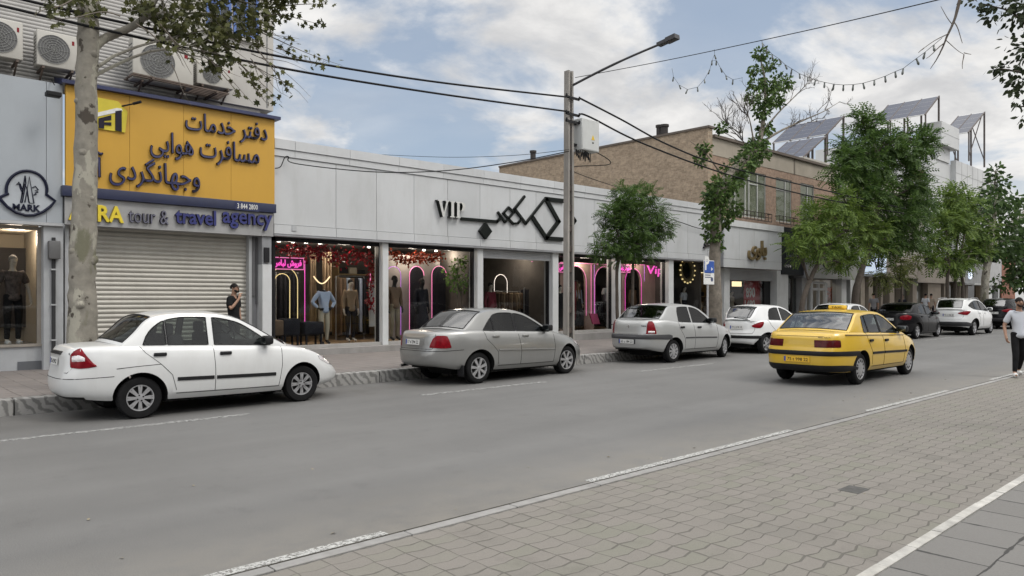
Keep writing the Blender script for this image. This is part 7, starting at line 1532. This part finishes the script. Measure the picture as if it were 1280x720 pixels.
for k, (x, s) in enumerate(((-9, 1.0), (3, 1.1), (14, .95), (25, 1.05), (36, 1.0))):
    make_tree('street_tree', ('first', 'second', 'third', 'fourth', 'fifth')[k] + ' unseen tree added behind the viewpoint to shade the street', [[(Vector((x, YN, 0)), .2), (Vector((x + .1, YN, 2.2)), .17), (Vector((x, YN + .2, 4.2 * s)), .1)]], [(Vector((x + dx, YN + dy, (5.2 + dz) * s)), (1.5, 1.5, 1.2)) for dx, dy, dz in ((0, 0, 1.2), (1.3, .3, 0), (-1.2, -.3, .1), (.3, 1.3, .1), (-.2, -1.2, .2))], LF_DARK, BARK_D, 'leaf', 45, limb_r=.06, size=3.2, group='added trees behind the viewpoint')
# ------------------------------------------------------------------ the cars of the photo (x = 0 at the rear axle, metres)
WHITE = paint('white_car_paint', (0.56, 0.565, 0.56), dirt=0.18)
WHITE2 = paint('clean_white_car_paint', (0.66, 0.665, 0.66), dirt=0.06)
SILVER = paint('silver_car_paint', (0.27, 0.27, 0.262), 0.5, 0.30, dirt=0.15)
SILVER2 = paint('pale_silver_car_paint', (0.37, 0.375, 0.37), 0.35, 0.35, dirt=0.12)
YELLOW = paint('taxi_yellow_paint', (0.56, 0.36, 0.026), 0.0, 0.35, dirt=0.10)
BLACKP = pm('black_car_paint', (0.006, 0.006, 0.007), 0.2, var=0.05, spec=0.2)
GREYBUMP = pm('grey_bumper_plastic', (0.055, 0.055, 0.058), 0.6)

def badge(root, S, txt, y, z, wd, hh, mat, name='badge'):
    m = MB(); x = S.at_arc(max(.01, abs(y)), z).x
    text_into(m, txt, lambda a, b, d: (x - .004 - d, y - a, z + b), wd, hh, .004, .01); m.build(name, mat, root, world=False)
def blob(root, name, mat, x0, x1, y0, y1, z0, z1, b=.01, sub=False):
    m = MB(); m.rbox(x0, x1, y0, y1, z0, z1, b); return m.build(name, mat, root, 50, world=False)

tiba = dict(xr=-.90, xf=3.30, W=1.645, paint=WHITE, tr=.285, ra=.35, axles=(0, 2.42), nr=4.2, nf=2.6, tw=.165, rim='cover', sill_z=.33, wheel_in=.045,
    shoulder=[(-.90, .92), (-.80, .985), (-.42, 1.0), (.06, .99), (1.0, .955), (1.84, .915), (2.1, .895), (2.54, .83), (2.9, .73), (3.30, .55)],
    bottom=[(-.77, .31), (-.4, .27), (.3, .235), (2.1, .22), (2.8, .23), (3.17, .25)],
    dr=[(0, .10), (.08, .03), (.3, 0), (.5, .005), (.58, .03), (.93, .045), (1, .07)], df=[(0, .10), (.15, .02), (.4, 0), (.6, .03), (.8, .10), (1, .24)],
    crown=[(-.77, .015), (-.4, .035), (.5, .03), (2.0, .06), (2.6, .07), (3.17, .05)],
    cabin=dict(x0=-.22, x1=.20, x2=1.34, x3=2.16, roof=[(-.22, 1.0), (-.04, 1.165), (.14, 1.345), (.27, 1.405), (.6, 1.44), (1.0, 1.43), (1.34, 1.365), (1.6, 1.235), (1.9, 1.05), (2.16, .90)],
        win=[(.05, .35), (.37, .93), (1.02, 1.88)], wtop=[(.05, 1.01), (.10, 1.12), (.2, 1.235), (.37, 1.335), (.65, 1.375), (.93, 1.38), (1.02, 1.375), (1.36, 1.29), (1.65, 1.12), (1.88, .95)], rear_glass=CAR_GLASS_SMOKE,
        wbot=[(0, 1.005), (.9, .975), (1.9, .93)], seat=(.55, 1.25), lean=.34),
    doors=[(.44, 1.0), (1.0, 2.02)], seams=[[(.0, .985), (.06, .9), (.26, .73), (.40, .58), (.46, .36)], [(.985, .955), (1.0, .6), (1.0, .31)], [(2.05, .895), (2.04, .62), (1.99, .30)], [(.46, .315), (1.99, .295)], [(-.30, .70), (-.05, .72), (.26, .735)]],
    rear_seams=[[(0, .66), (.5, .66), (.56, .72), (.58, .95)], [(0, .575), (.6, .58), (1.1, .60)]],
    handles=[(0, .245, .87), (1, 1.155, .845)], mouldings=[(.47, .515, .98, .505, .055, TRIM), (1.02, .503, 1.93, .485, .055, TRIM)],
    mirror=(1.78, 1.0), plate=(.40, .095, .80), plate_text='75 b 294 22',
    patches=[('tail_lamp', [(-.16, .735, .90), (-.1, .725, .955), (-.03, .72, .985), (.05, .725, .90), (.13, .735, .80), (.18, .745, .755)], .014, LAMP_RED),
             ('lamp_lens', [(-.13, .80, .89), (-.05, .80, .905), (.04, .81, .865)], .019, LAMP_CLEAR),
             ('headlamp', [(-.34, .52, .60), (-.1, .53, .68), (.1, .58, .70), (.28, .66, .715)], .012, LAMP_CLEAR, dict(ref='front'))],
    bands=[('number_plate_shade', [(0, .895, .935), (.28, .895, .935)], .03, TRIM), ('rear_skirt', [(0, .30, .335), (.72, .30, .335)], .006, TRIM)])
PLUSW = .79
def place(sp, name, label, X, Y, group=None, rz=0.0, cat='car'):
    r = thing(name, label, cat, (X, Y, 0), group, rz); S = make_car(sp, r); return r, S
G1 = 'cars parked along the far kerb'
r, S = place(tiba, 'parked_car', 'white four-door saloon with black door strips and silver wheel covers, parked nearest at the kerb', 3.19, 11.655, G1)
badge(r, S, 'SL', -.5, .90, .07, .025, INK)

proton = dict(xr=-1.04, xf=3.58, W=1.72, paint=SILVER, tr=.302, ra=.365, axles=(0, 2.64), nr=3.6, nf=2.5, tw=.195, rim=7, rimr=.68, sill_z=.34, wheel_in=.05, handle_mat=SILVER,
    shoulder=[(-1.04, .93), (-.95, 1.0), (-.2, 1.025), (.5, 1.0), (1.83, .945), (2.1, .93), (2.6, .855), (3.0, .76), (3.58, .55)],
    bottom=[(-.95, .36), (-.5, .30), (.3, .25), (2.2, .23), (3.0, .23), (3.45, .26)],
    dr=[(0, .10), (.08, .02), (.3, 0), (.47, .0), (.53, .03), (.93, .06), (1, .10)], df=[(0, .08), (.15, .02), (.4, 0), (.65, .02), (.85, .10), (1, .22)],
    crown=[(-.95, .012), (-.4, .03), (.5, .03), (2.1, .06), (2.7, .06), (3.45, .04)],
    cabin=dict(x0=-.32, x1=.22, x2=1.30, x3=2.22, roof=[(-.32, 1.02), (-.1, 1.19), (.2, 1.37), (.5, 1.415), (.8, 1.42), (1.1, 1.40), (1.3, 1.355), (1.6, 1.22), (1.9, 1.06), (2.22, .925)],
        win=[(.14, .40), (.42, .98), (1.04, 2.0)], wtop=[(.14, 1.035), (.3, 1.19), (.5, 1.325), (.75, 1.36), (.98, 1.365), (1.04, 1.36), (1.35, 1.28), (1.7, 1.10), (2.0, .955)], wbot=[(.1, 1.025), (1.0, .985), (2.0, .945)],
        seat=(.6, 1.35), lean=.36, glass=CAR_GLASS_DARK, pillar=1),
    doors=[(.46, 1.02), (1.02, 2.1)], seams=[[(.12, 1.0), (.17, .85), (.32, .72), (.44, .60), (.46, .36)], [(1.02, .97), (1.08, .6), (1.07, .32)], [(2.1, .92), (2.12, .6), (2.08, .31)], [(.46, .325), (2.08, .31)]],
    rear_seams=[[(0, .69), (.5, .69), (.55, .74), (.58, .97)], [(0, .655), (.75, .655), (1.15, .67)]],
    handles=[(0, .40, .905), (1, 1.22, .89)], mouldings=[(.46, .635, 1.04, .615, .03, SILVER), (1.08, .613, 2.1, .575, .03, SILVER)],
    mirror=(1.86, 1.02), mirror_mat=TRIM, plate=(.42, .10, .815), plate_text='17 d 294 22',
    patches=[('tail_lamp', [(-.24, .72, .76), (-.16, .715, .90), (-.07, .71, .945), (.03, .705, .945), (.12, .71, .93), (.185, .715, .74)], .012, LAMP_RED),
             ('headlamp', [(-.4, .56, .62), (-.1, .56, .68), (.15, .6, .72), (.34, .67, .74)], .012, LAMP_CLEAR, dict(ref='front'))],
    bands=[('plate_recess', [(0, .74, .90), (.27, .74, .90), (.33, .76, .88)], .006, SILVER)])
r, S = place(proton, 'parked_car', 'silver grey saloon with dark windows and seven-spoke wheels, parked second along the kerb', 9.26, 11.71, G1, radians(1.5))
m = MB(); m.tube([(-.93, .5, .33), (-.75, .5, .34)], .03, 10); m.build('exhaust_pipe', CHROME, r, 50, world=False)
m = MB(); m.tube([(.42, 0, 1.43), (.25, 0, 1.50)], .008, 6); m.build('aerial', TRIM, r, world=False)
blob(r, 'mud_flap', TRIM, -.42, -.40, -.80, -.62, .16, .38, .006)

logan = dict(xr=-.93, xf=3.50, W=1.74, paint=SILVER2, tr=.295, ra=.36, axles=(0, 2.60), nr=3.8, nf=2.7, tw=.175, rim=9, rimr=.66, sill_z=.34, wheel_in=.05, steer=radians(14),
    shoulder=[(-.93, 1.03), (-.85, 1.085), (-.4, 1.095), (.1, 1.05), (.5, 1.02), (1.83, .965), (2.05, .95), (2.6, .86), (3.0, .77), (3.42, .60)],
    bottom=[(-.84, .36), (-.5, .30), (.3, .25), (2.2, .23), (3.0, .22), (3.42, .26)],
    dr=[(0, .09), (.06, .01), (.25, 0), (.46, .0), (.53, .05), (.9, .09), (1, .13)], df=[(0, .08), (.15, .02), (.4, 0), (.65, .02), (.85, .10), (1, .2)],
    crown=[(-.84, .012), (-.4, .02), (.5, .03), (2.1, .06), (2.7, .06), (3.42, .04)],
    cabin=dict(x0=-.46, x1=.04, x2=1.30, x3=2.1, roof=[(-.46, 1.09), (-.25, 1.24), (.02, 1.425), (.25, 1.465), (.6, 1.485), (1.0, 1.465), (1.3, 1.395), (1.6, 1.24), (1.85, 1.09), (2.1, .945)],
        win=[(.26, .82), (.90, 1.82)], wtop=[(.26, 1.06), (.33, 1.38), (.38, 1.405), (.82, 1.42), (.90, 1.415), (1.2, 1.36), (1.5, 1.20), (1.82, .99)], wbot=[(.2, 1.045), (.9, 1.01), (1.82, .97)],
        seat=(.55, 1.25), lean=.34, rear_glass=CAR_GLASS_REAR, glass=CAR_GLASS_DARK),
    doors=[(.43, .86), (.86, 2.0)], seams=[[(.20, 1.04), (.22, .86), (.33, .72), (.41, .60), (.45, .36)], [(.86, 1.0), (.88, .6), (.88, .32)], [(2.02, .94), (2.04, .6), (1.98, .31)], [(.45, .325), (1.98, .31)]],
    rear_seams=[[(0, .745), (.60, .745), (.66, .85), (.68, 1.06)]], handles=[(0, .32, .90), (1, 1.10, .88)], handle_mat=TRIM,
    mouldings=[(.44, .625, .85, .62, .04, GREYBUMP), (.89, .62, 1.96, .585, .04, GREYBUMP)],
    mirror=(1.72, 1.04), mirror_mat=TRIM, plate=(.46, .105, .55), plate_text='63 s 184 22',
    patches=[('tail_lamp', [(-.20, .75, .80), (-.17, .75, 1.0), (-.12, .75, 1.07), (-.04, .75, 1.07), (.03, .75, .98), (.07, .75, .80)], .012, LAMP_RED),
             ('lamp_lens', [(-.15, .77, .83), (.02, .77, .83)], .016, LAMP_CLEAR),
             ('headlamp', [(-.4, .58, .64), (-.1, .58, .72), (.15, .62, .75), (.3, .68, .76)], .012, LAMP_CLEAR, dict(ref='front'))],
    bands=[('bumper_strip', [(0, .615, .73), (.8, .615, .73), (1.2, .60, .73), (1.34, .60, .70)], .01, GREYBUMP), ('plate_recess', [(0, .49, .61), (.27, .49, .61)], .004, GREYBUMP)])
r, S = place(logan, 'parked_car', 'pale silver saloon with grey bumper band and tall red lamps, by the bushy tree', 15.9, 11.88, G1, radians(1.0))
m = MB(); x = S.at_arc(.01, .93).x; m.prism([(0, -.05), (.03, 0), (0, .05), (-.03, 0)], lambda a, b, d: (x - .005 - d, -a, .93 + b), .006); m.build('badge', CHROME, r, world=False)
badge(r, S, 'TONDAR', -.38, .93, .16, .035, INK); badge(r, S, 'RENAULT', .66, .94, .13, .03, INK)

taxi = dict(xr=-1.0, xf=3.52, W=1.70, paint=YELLOW, tr=.30, ra=.36, axles=(0, 2.69), nr=4.6, nf=4.4, tw=.175, rim='disc', rimr=.68, sill_z=.34, wheel_in=.05, handle_mat=TRIM,
    shoulder=[(-.97, .95), (-.9, .985), (-.4, 1.0), (.2, .98), (1.2, .945), (2.27, .89), (2.5, .865), (3.1, .74), (3.44, .62)],
    bottom=[(-.97, .27), (-.5, .26), (.3, .25), (2.2, .23), (3.0, .22), (3.44, .24)],
    dr=[(0, .10), (.08, .03), (.2, 0), (.56, 0), (.62, .05), (.93, .085), (1, .12)], df=[(0, .08), (.15, .02), (.5, 0), (.65, .03), (.85, .12), (1, .2)],
    dw=[(0, .08), (.12, .03), (.35, .008), (.55, 0), (.72, .012), (.88, .035), (.95, .05), (1, .085)],
    crown=[(-.97, .01), (-.4, .03), (.5, .03), (2.3, .05), (2.7, .05), (3.44, .03)],
    cabin=dict(x0=-.38, x1=.20, x2=1.42, x3=2.46, roof=[(-.38, 1.005), (-.1, 1.185), (.18, 1.34), (.45, 1.375), (.8, 1.39), (1.2, 1.375), (1.42, 1.325), (1.8, 1.15), (2.2, .97), (2.46, .872)],
        win=[(.22, .44), (.46, 1.02), (1.08, 2.12)], wtop=[(.22, 1.0), (.28, 1.26), (.34, 1.315), (.8, 1.335), (1.02, 1.335), (1.08, 1.33), (1.4, 1.265), (1.8, 1.08), (2.12, .925)], wbot=[(.2, .99), (1.0, .965), (2.12, .915)],
        seat=(.6, 1.4), lean=.33, rear_glass=CAR_GLASS_REAR, pillar=1),
    doors=[(.44, 1.04), (1.04, 2.2)], seams=[[(.26, .98), (.28, .82), (.36, .70), (.43, .60), (.46, .36)], [(1.04, .95), (1.05, .6), (1.05, .32)], [(2.2, .89), (2.22, .6), (2.16, .31)], [(.46, .325), (2.16, .31)]],
    rear_seams=[[(0, .695), (.4, .695), (.42, .70)], [(0, .93), (.5, .93)]], handles=[(0, .40, .83), (1, 1.18, .81)],
    mouldings=[(.45, .585, 1.03, .575, .05, TRIM), (1.06, .575, 2.2, .545, .05, TRIM), (2.24, .545, 2.32, .543, .05, TRIM), (-.55, .96, 2.3, .875, .022, pm('pinstripe', (.12, .08, .03), .6))],
    mirror=(2.0, 1.0), mirror_mat=TRIM, plate=(.5, .10, .50), plate_mat=PLATE_Y, plate_text='75 t 998 22',
    patches=[('tail_lamp', [(-.40, .73, .865), (-.2, .73, .865), (-.03, .73, .87), (.04, .73, .87), (.10, .735, .86)], .01, LAMP_DARKRED),
             ('headlamp', [(-.4, .54, .62), (-.1, .54, .68), (.15, .6, .72), (.3, .66, .73)], .012, LAMP_CLEAR, dict(ref='front'))],
    bands=[('bumper_strip', [(0, .575, .66), (.8, .575, .66), (1.2, .565, .655), (1.42, .565, .65)], .016, TRIM), ('rear_skirt', [(0, .27, .40), (.8, .27, .40), (1.2, .27, .38), (1.42, .27, .34)], .008, TRIM)])
r, S = place(taxi, 'taxi_car', 'yellow taxi saloon with black bumper strips, driving in the middle of the road', 14.5, 6.66, None, radians(1.0), cat='taxi')
badge(r, S, 'PEUGEOT', .66, .905, .2, .025, INK); badge(r, S, '405 GLX', -.36, .905, .24, .025, INK)
TAXI_SIGN = pm('taxi_sign_yellow', (.75, .5, .05), .4)
m = MB(); m.rbox(.78, .90, -.17, .17, 1.425, 1.50, .02); sg = m.build('roof_sign', TAXI_SIGN, r, 50, world=False)
m = MB(); text_into(m, 'TAXI', lambda a, b, d: (.777 - d, .10 - a, 1.442 + b), .2, .04, .002, .01); m.build('sign_letters', INK, sg, world=False)

hatch = dict(xr=-.60, xf=3.22, W=1.655, paint=WHITE2, tr=.29, ra=.35, axles=(0, 2.44), nr=3.0, nf=2.6, tw=.175, rim=6, rimr=.66, sill_z=.34, wheel_in=.05, handle_mat=WHITE2,
    shoulder=[(-.60, .96), (-.5, .99), (.1, .99), (1.0, .96), (1.9, .92), (2.5, .82), (2.9, .72), (3.22, .56)],
    bottom=[(-.60, .30), (-.4, .27), (.3, .24), (2.1, .22), (2.8, .23), (3.22, .25)],
    dr=[(0, .08), (.06, .02), (.2, 0), (.45, .0), (.55, .05), (.9, .07), (1, .10)], df=[(0, .10), (.15, .02), (.4, 0), (.6, .03), (.8, .10), (1, .24)],
    crown=[(-.6, .01), (.5, .03), (2.0, .06), (2.6, .06), (3.22, .05)],
    cabin=dict(x0=-.48, x1=-.08, x2=1.25, x3=2.12, roof=[(-.48, 1.0), (-.36, 1.14), (-.12, 1.36), (.05, 1.395), (.5, 1.425), (.9, 1.415), (1.25, 1.34), (1.6, 1.18), (1.9, 1.02), (2.12, .91)],
        win=[(.16, .78), (.86, 1.82)], wtop=[(.16, 1.03), (.22, 1.2), (.36, 1.32), (.78, 1.365), (.86, 1.36), (1.2, 1.29), (1.5, 1.15), (1.82, .955)], wbot=[(.1, 1.01), (.8, .98), (1.82, .935)],
        seat=(.45, 1.2), lean=.36, bow=(-.05, .16), rear_glass=CAR_GLASS_REAR, glass=CAR_GLASS_DARK),
    doors=[(.42, .84), (.84, 1.98)], seams=[[(.08, 1.0), (.16, .84), (.32, .70), (.42, .56), (.45, .36)], [(.84, .96), (.86, .6), (.86, .32)], [(2.0, .90), (2.0, .6), (1.95, .31)], [(.45, .325), (1.95, .31)]],
    rear_seams=[[(0, .60), (.5, .60), (.56, .72), (.55, .95)]], handles=[(1, 1.05, .85)],
    mirror=(1.74, 1.0), mirror_mat=WHITE2, plate=(.42, .10, .78), plate_text='75 j 618 12',
    patches=[('tail_lamp', [(-.22, .80, .84), (-.1, .765, .89), (.03, .76, .93), (.12, .80, .95), (.2, .90, .95)], .012, LAMP_RED),
             ('headlamp', [(-.36, .50, .58), (-.1, .52, .66), (.15, .6, .72), (.34, .68, .74)], .012, LAMP_CLEAR, dict(ref='front'))],
    bands=[('bumper_strip', [(0, .45, .54), (.68, .45, .54), (.82, .47, .53)], .014, TRIM)])
r, S = place(hatch, 'parked_car', 'white five-door hatchback parked beside the blue parking sign', 20.55, 11.72, G1)
m = MB(); x = S.at_arc(.05, 1.05).x; m.bar((-.50, .1, 1.06), (-.50, -.35, 1.03), .02, .02); m.build('rear_wiper', TRIM, r, world=False)

saloon = dict(tiba); saloon.update(xr=-.95, xf=3.5, W=1.75, paint=BLACKP, tr=.31, ra=.37, axles=(0, 2.63), rim=5, rimr=.68, plate_text='11 v 427 22', handle_mat=BLACKP, nr=3.2,
    shoulder=[(-.95, .98), (-.86, 1.05), (-.38, 1.05), (.5, 1.0), (1.84, .94), (2.2, .92), (2.7, .84), (3.1, .75), (3.5, .58)],
    cabin=dict(tiba['cabin'], x0=-.45, x1=.12, x3=2.25, roof=[(-.45, 1.05), (-.2, 1.20), (.1, 1.36), (.3, 1.415), (.7, 1.445), (1.0, 1.435), (1.34, 1.37), (1.6, 1.25), (1.95, 1.06), (2.25, .92)], win=[(.12, .95), (1.04, 1.95)],
        wtop=[(.12, 1.04), (.3, 1.22), (.5, 1.345), (.95, 1.38), (1.04, 1.375), (1.4, 1.29), (1.7, 1.12), (1.95, .97)], wbot=[(.1, 1.03), (1.0, .985), (1.95, .95)], glass=CAR_GLASS_DARK, pillar=1),
    mouldings=[], handles=[(0, .38, .90), (1, 1.2, .87)], mirror=(1.85, 1.02), mirror_mat=BLACKP,
    patches=[('tail_lamp', [(-.30, .80, .92), (-.1, .78, .97), (.02, .78, .98), (.14, .80, .95), (.22, .88, .93)], .012, LAMP_RED)], bands=[])
r, S = place(saloon, 'parked_car', 'black saloon parked between the taxi and the white sport utility car', 32.25, 11.6, G1)

suv = dict(xr=-.86, xf=3.5, W=1.82, paint=WHITE2, tr=.345, ra=.42, axles=(0, 2.62), nr=3.4, nf=2.7, tw=.21, rim=5, rimr=.68, sill_z=.42, wheel_in=.05, handle_mat=WHITE2, rim_mat=SILVER_RIM,
    shoulder=[(-.86, 1.10), (-.76, 1.14), (.1, 1.13), (1.0, 1.09), (1.9, 1.04), (2.3, 1.01), (2.8, .93), (3.2, .84), (3.5, .68)],
    bottom=[(-.86, .40), (-.4, .33), (.3, .29), (2.1, .28), (3.0, .28), (3.5, .34)],
    dr=[(0, .14), (.1, .04), (.25, 0), (.42, .0), (.52, .04), (.9, .08), (1, .12)], df=[(0, .12), (.15, .03), (.4, 0), (.65, .02), (.85, .10), (1, .24)],
    crown=[(-.86, .01), (.5, .03), (2.2, .06), (2.8, .06), (3.5, .05)],
    cabin=dict(x0=-.72, x1=-.38, x2=1.35, x3=2.3, roof=[(-.72, 1.145), (-.6, 1.30), (-.42, 1.535), (-.2, 1.575), (.5, 1.615), (1.0, 1.60), (1.35, 1.52), (1.7, 1.34), (2.0, 1.17), (2.3, 1.02)],
        win=[(-.32, .16), (.18, .86), (.94, 1.98)], wtop=[(-.32, 1.33), (-.1, 1.42), (.18, 1.49), (.5, 1.53), (.86, 1.535), (.94, 1.53), (1.3, 1.46), (1.65, 1.27), (1.98, 1.08)], wbot=[(-.32, 1.29), (0, 1.17), (.3, 1.135), (1.0, 1.10), (1.98, 1.05)],
        seat=(.5, 1.3), lean=.36, bow=(-.05, .16), rear_glass=CAR_GLASS_REAR, glass=CAR_GLASS_DARK, pillar=1),
    doors=[(.48, .90), (.90, 2.12)], seams=[[(.3, 1.1), (.36, .95), (.46, .8), (.52, .45)], [(.9, 1.09), (.92, .7), (.92, .42)], [(2.14, 1.0), (2.14, .7), (2.08, .42)]],
    rear_seams=[[(0, .72), (.5, .72), (.58, .82), (.6, 1.1)]], handles=[(0, .5, .99), (1, 1.2, .97)],
    mirror=(1.88, 1.14), mirror_mat=WHITE2, plate=(.46, .11, .90), plate_text='75 m 356 22',
    patches=[('tail_lamp', [(-.36, .96, 1.0), (-.2, .92, 1.05), (0, .90, 1.08), (.16, .97, 1.08), (.26, 1.04, 1.075)], .012, LAMP_RED),
             ('headlamp', [(-.3, .7, .78), (0, .72, .86), (.3, .84, .92)], .012, LAMP_CLEAR, dict(ref='front'))],
    bands=[('rear_skirt', [(0, .41, .60), (.7, .41, .60), (.95, .41, .56), (1.14, .40, .52)], .012, GREYBUMP)])
r, S = place(suv, 'parked_car', 'white sport utility car with black lower bumper, beyond the black saloon', 37.35, 11.0, G1, cat='car')
for sd in (1, -1):
    m = MB(); m.tube([(-.2, sd * .62, 1.60), (.2, sd * .63, 1.645), (1.0, sd * .63, 1.645), (1.25, sd * .62, 1.56)], .016, 6); m.build('roof_rail', SILVER_RIM, r, 50, world=False)
suvb = dict(suv); suvb.update(paint=BLACKP, handle_mat=BLACKP, mirror_mat=BLACKP, plate_text='22 h 871 12', plate=(.46, .11, .86))
place(suvb, 'parked_car', 'dark sport utility car parked beyond the white one, half behind the walking man', 46.3, 11.55, G1)
hb2 = dict(hatch); hb2.update(plate_text='85 l 133 12')
def clone(src, label, X, Y, rz=0):
    c = copy_tree(src); c.location = (X, Y, 0); c.rotation_euler = (0, 0, rz); c['label'] = label; return c
tr = [o for o in C.objects if o.name.startswith('parked_car')]
clone(tr[0], 'white saloon of which only the roof shows above the taxi', 26.2, 11.65)
clone(tr[3], 'white car parked farthest along the kerb, beside the walking man\'s head', 52.6, 11.7)
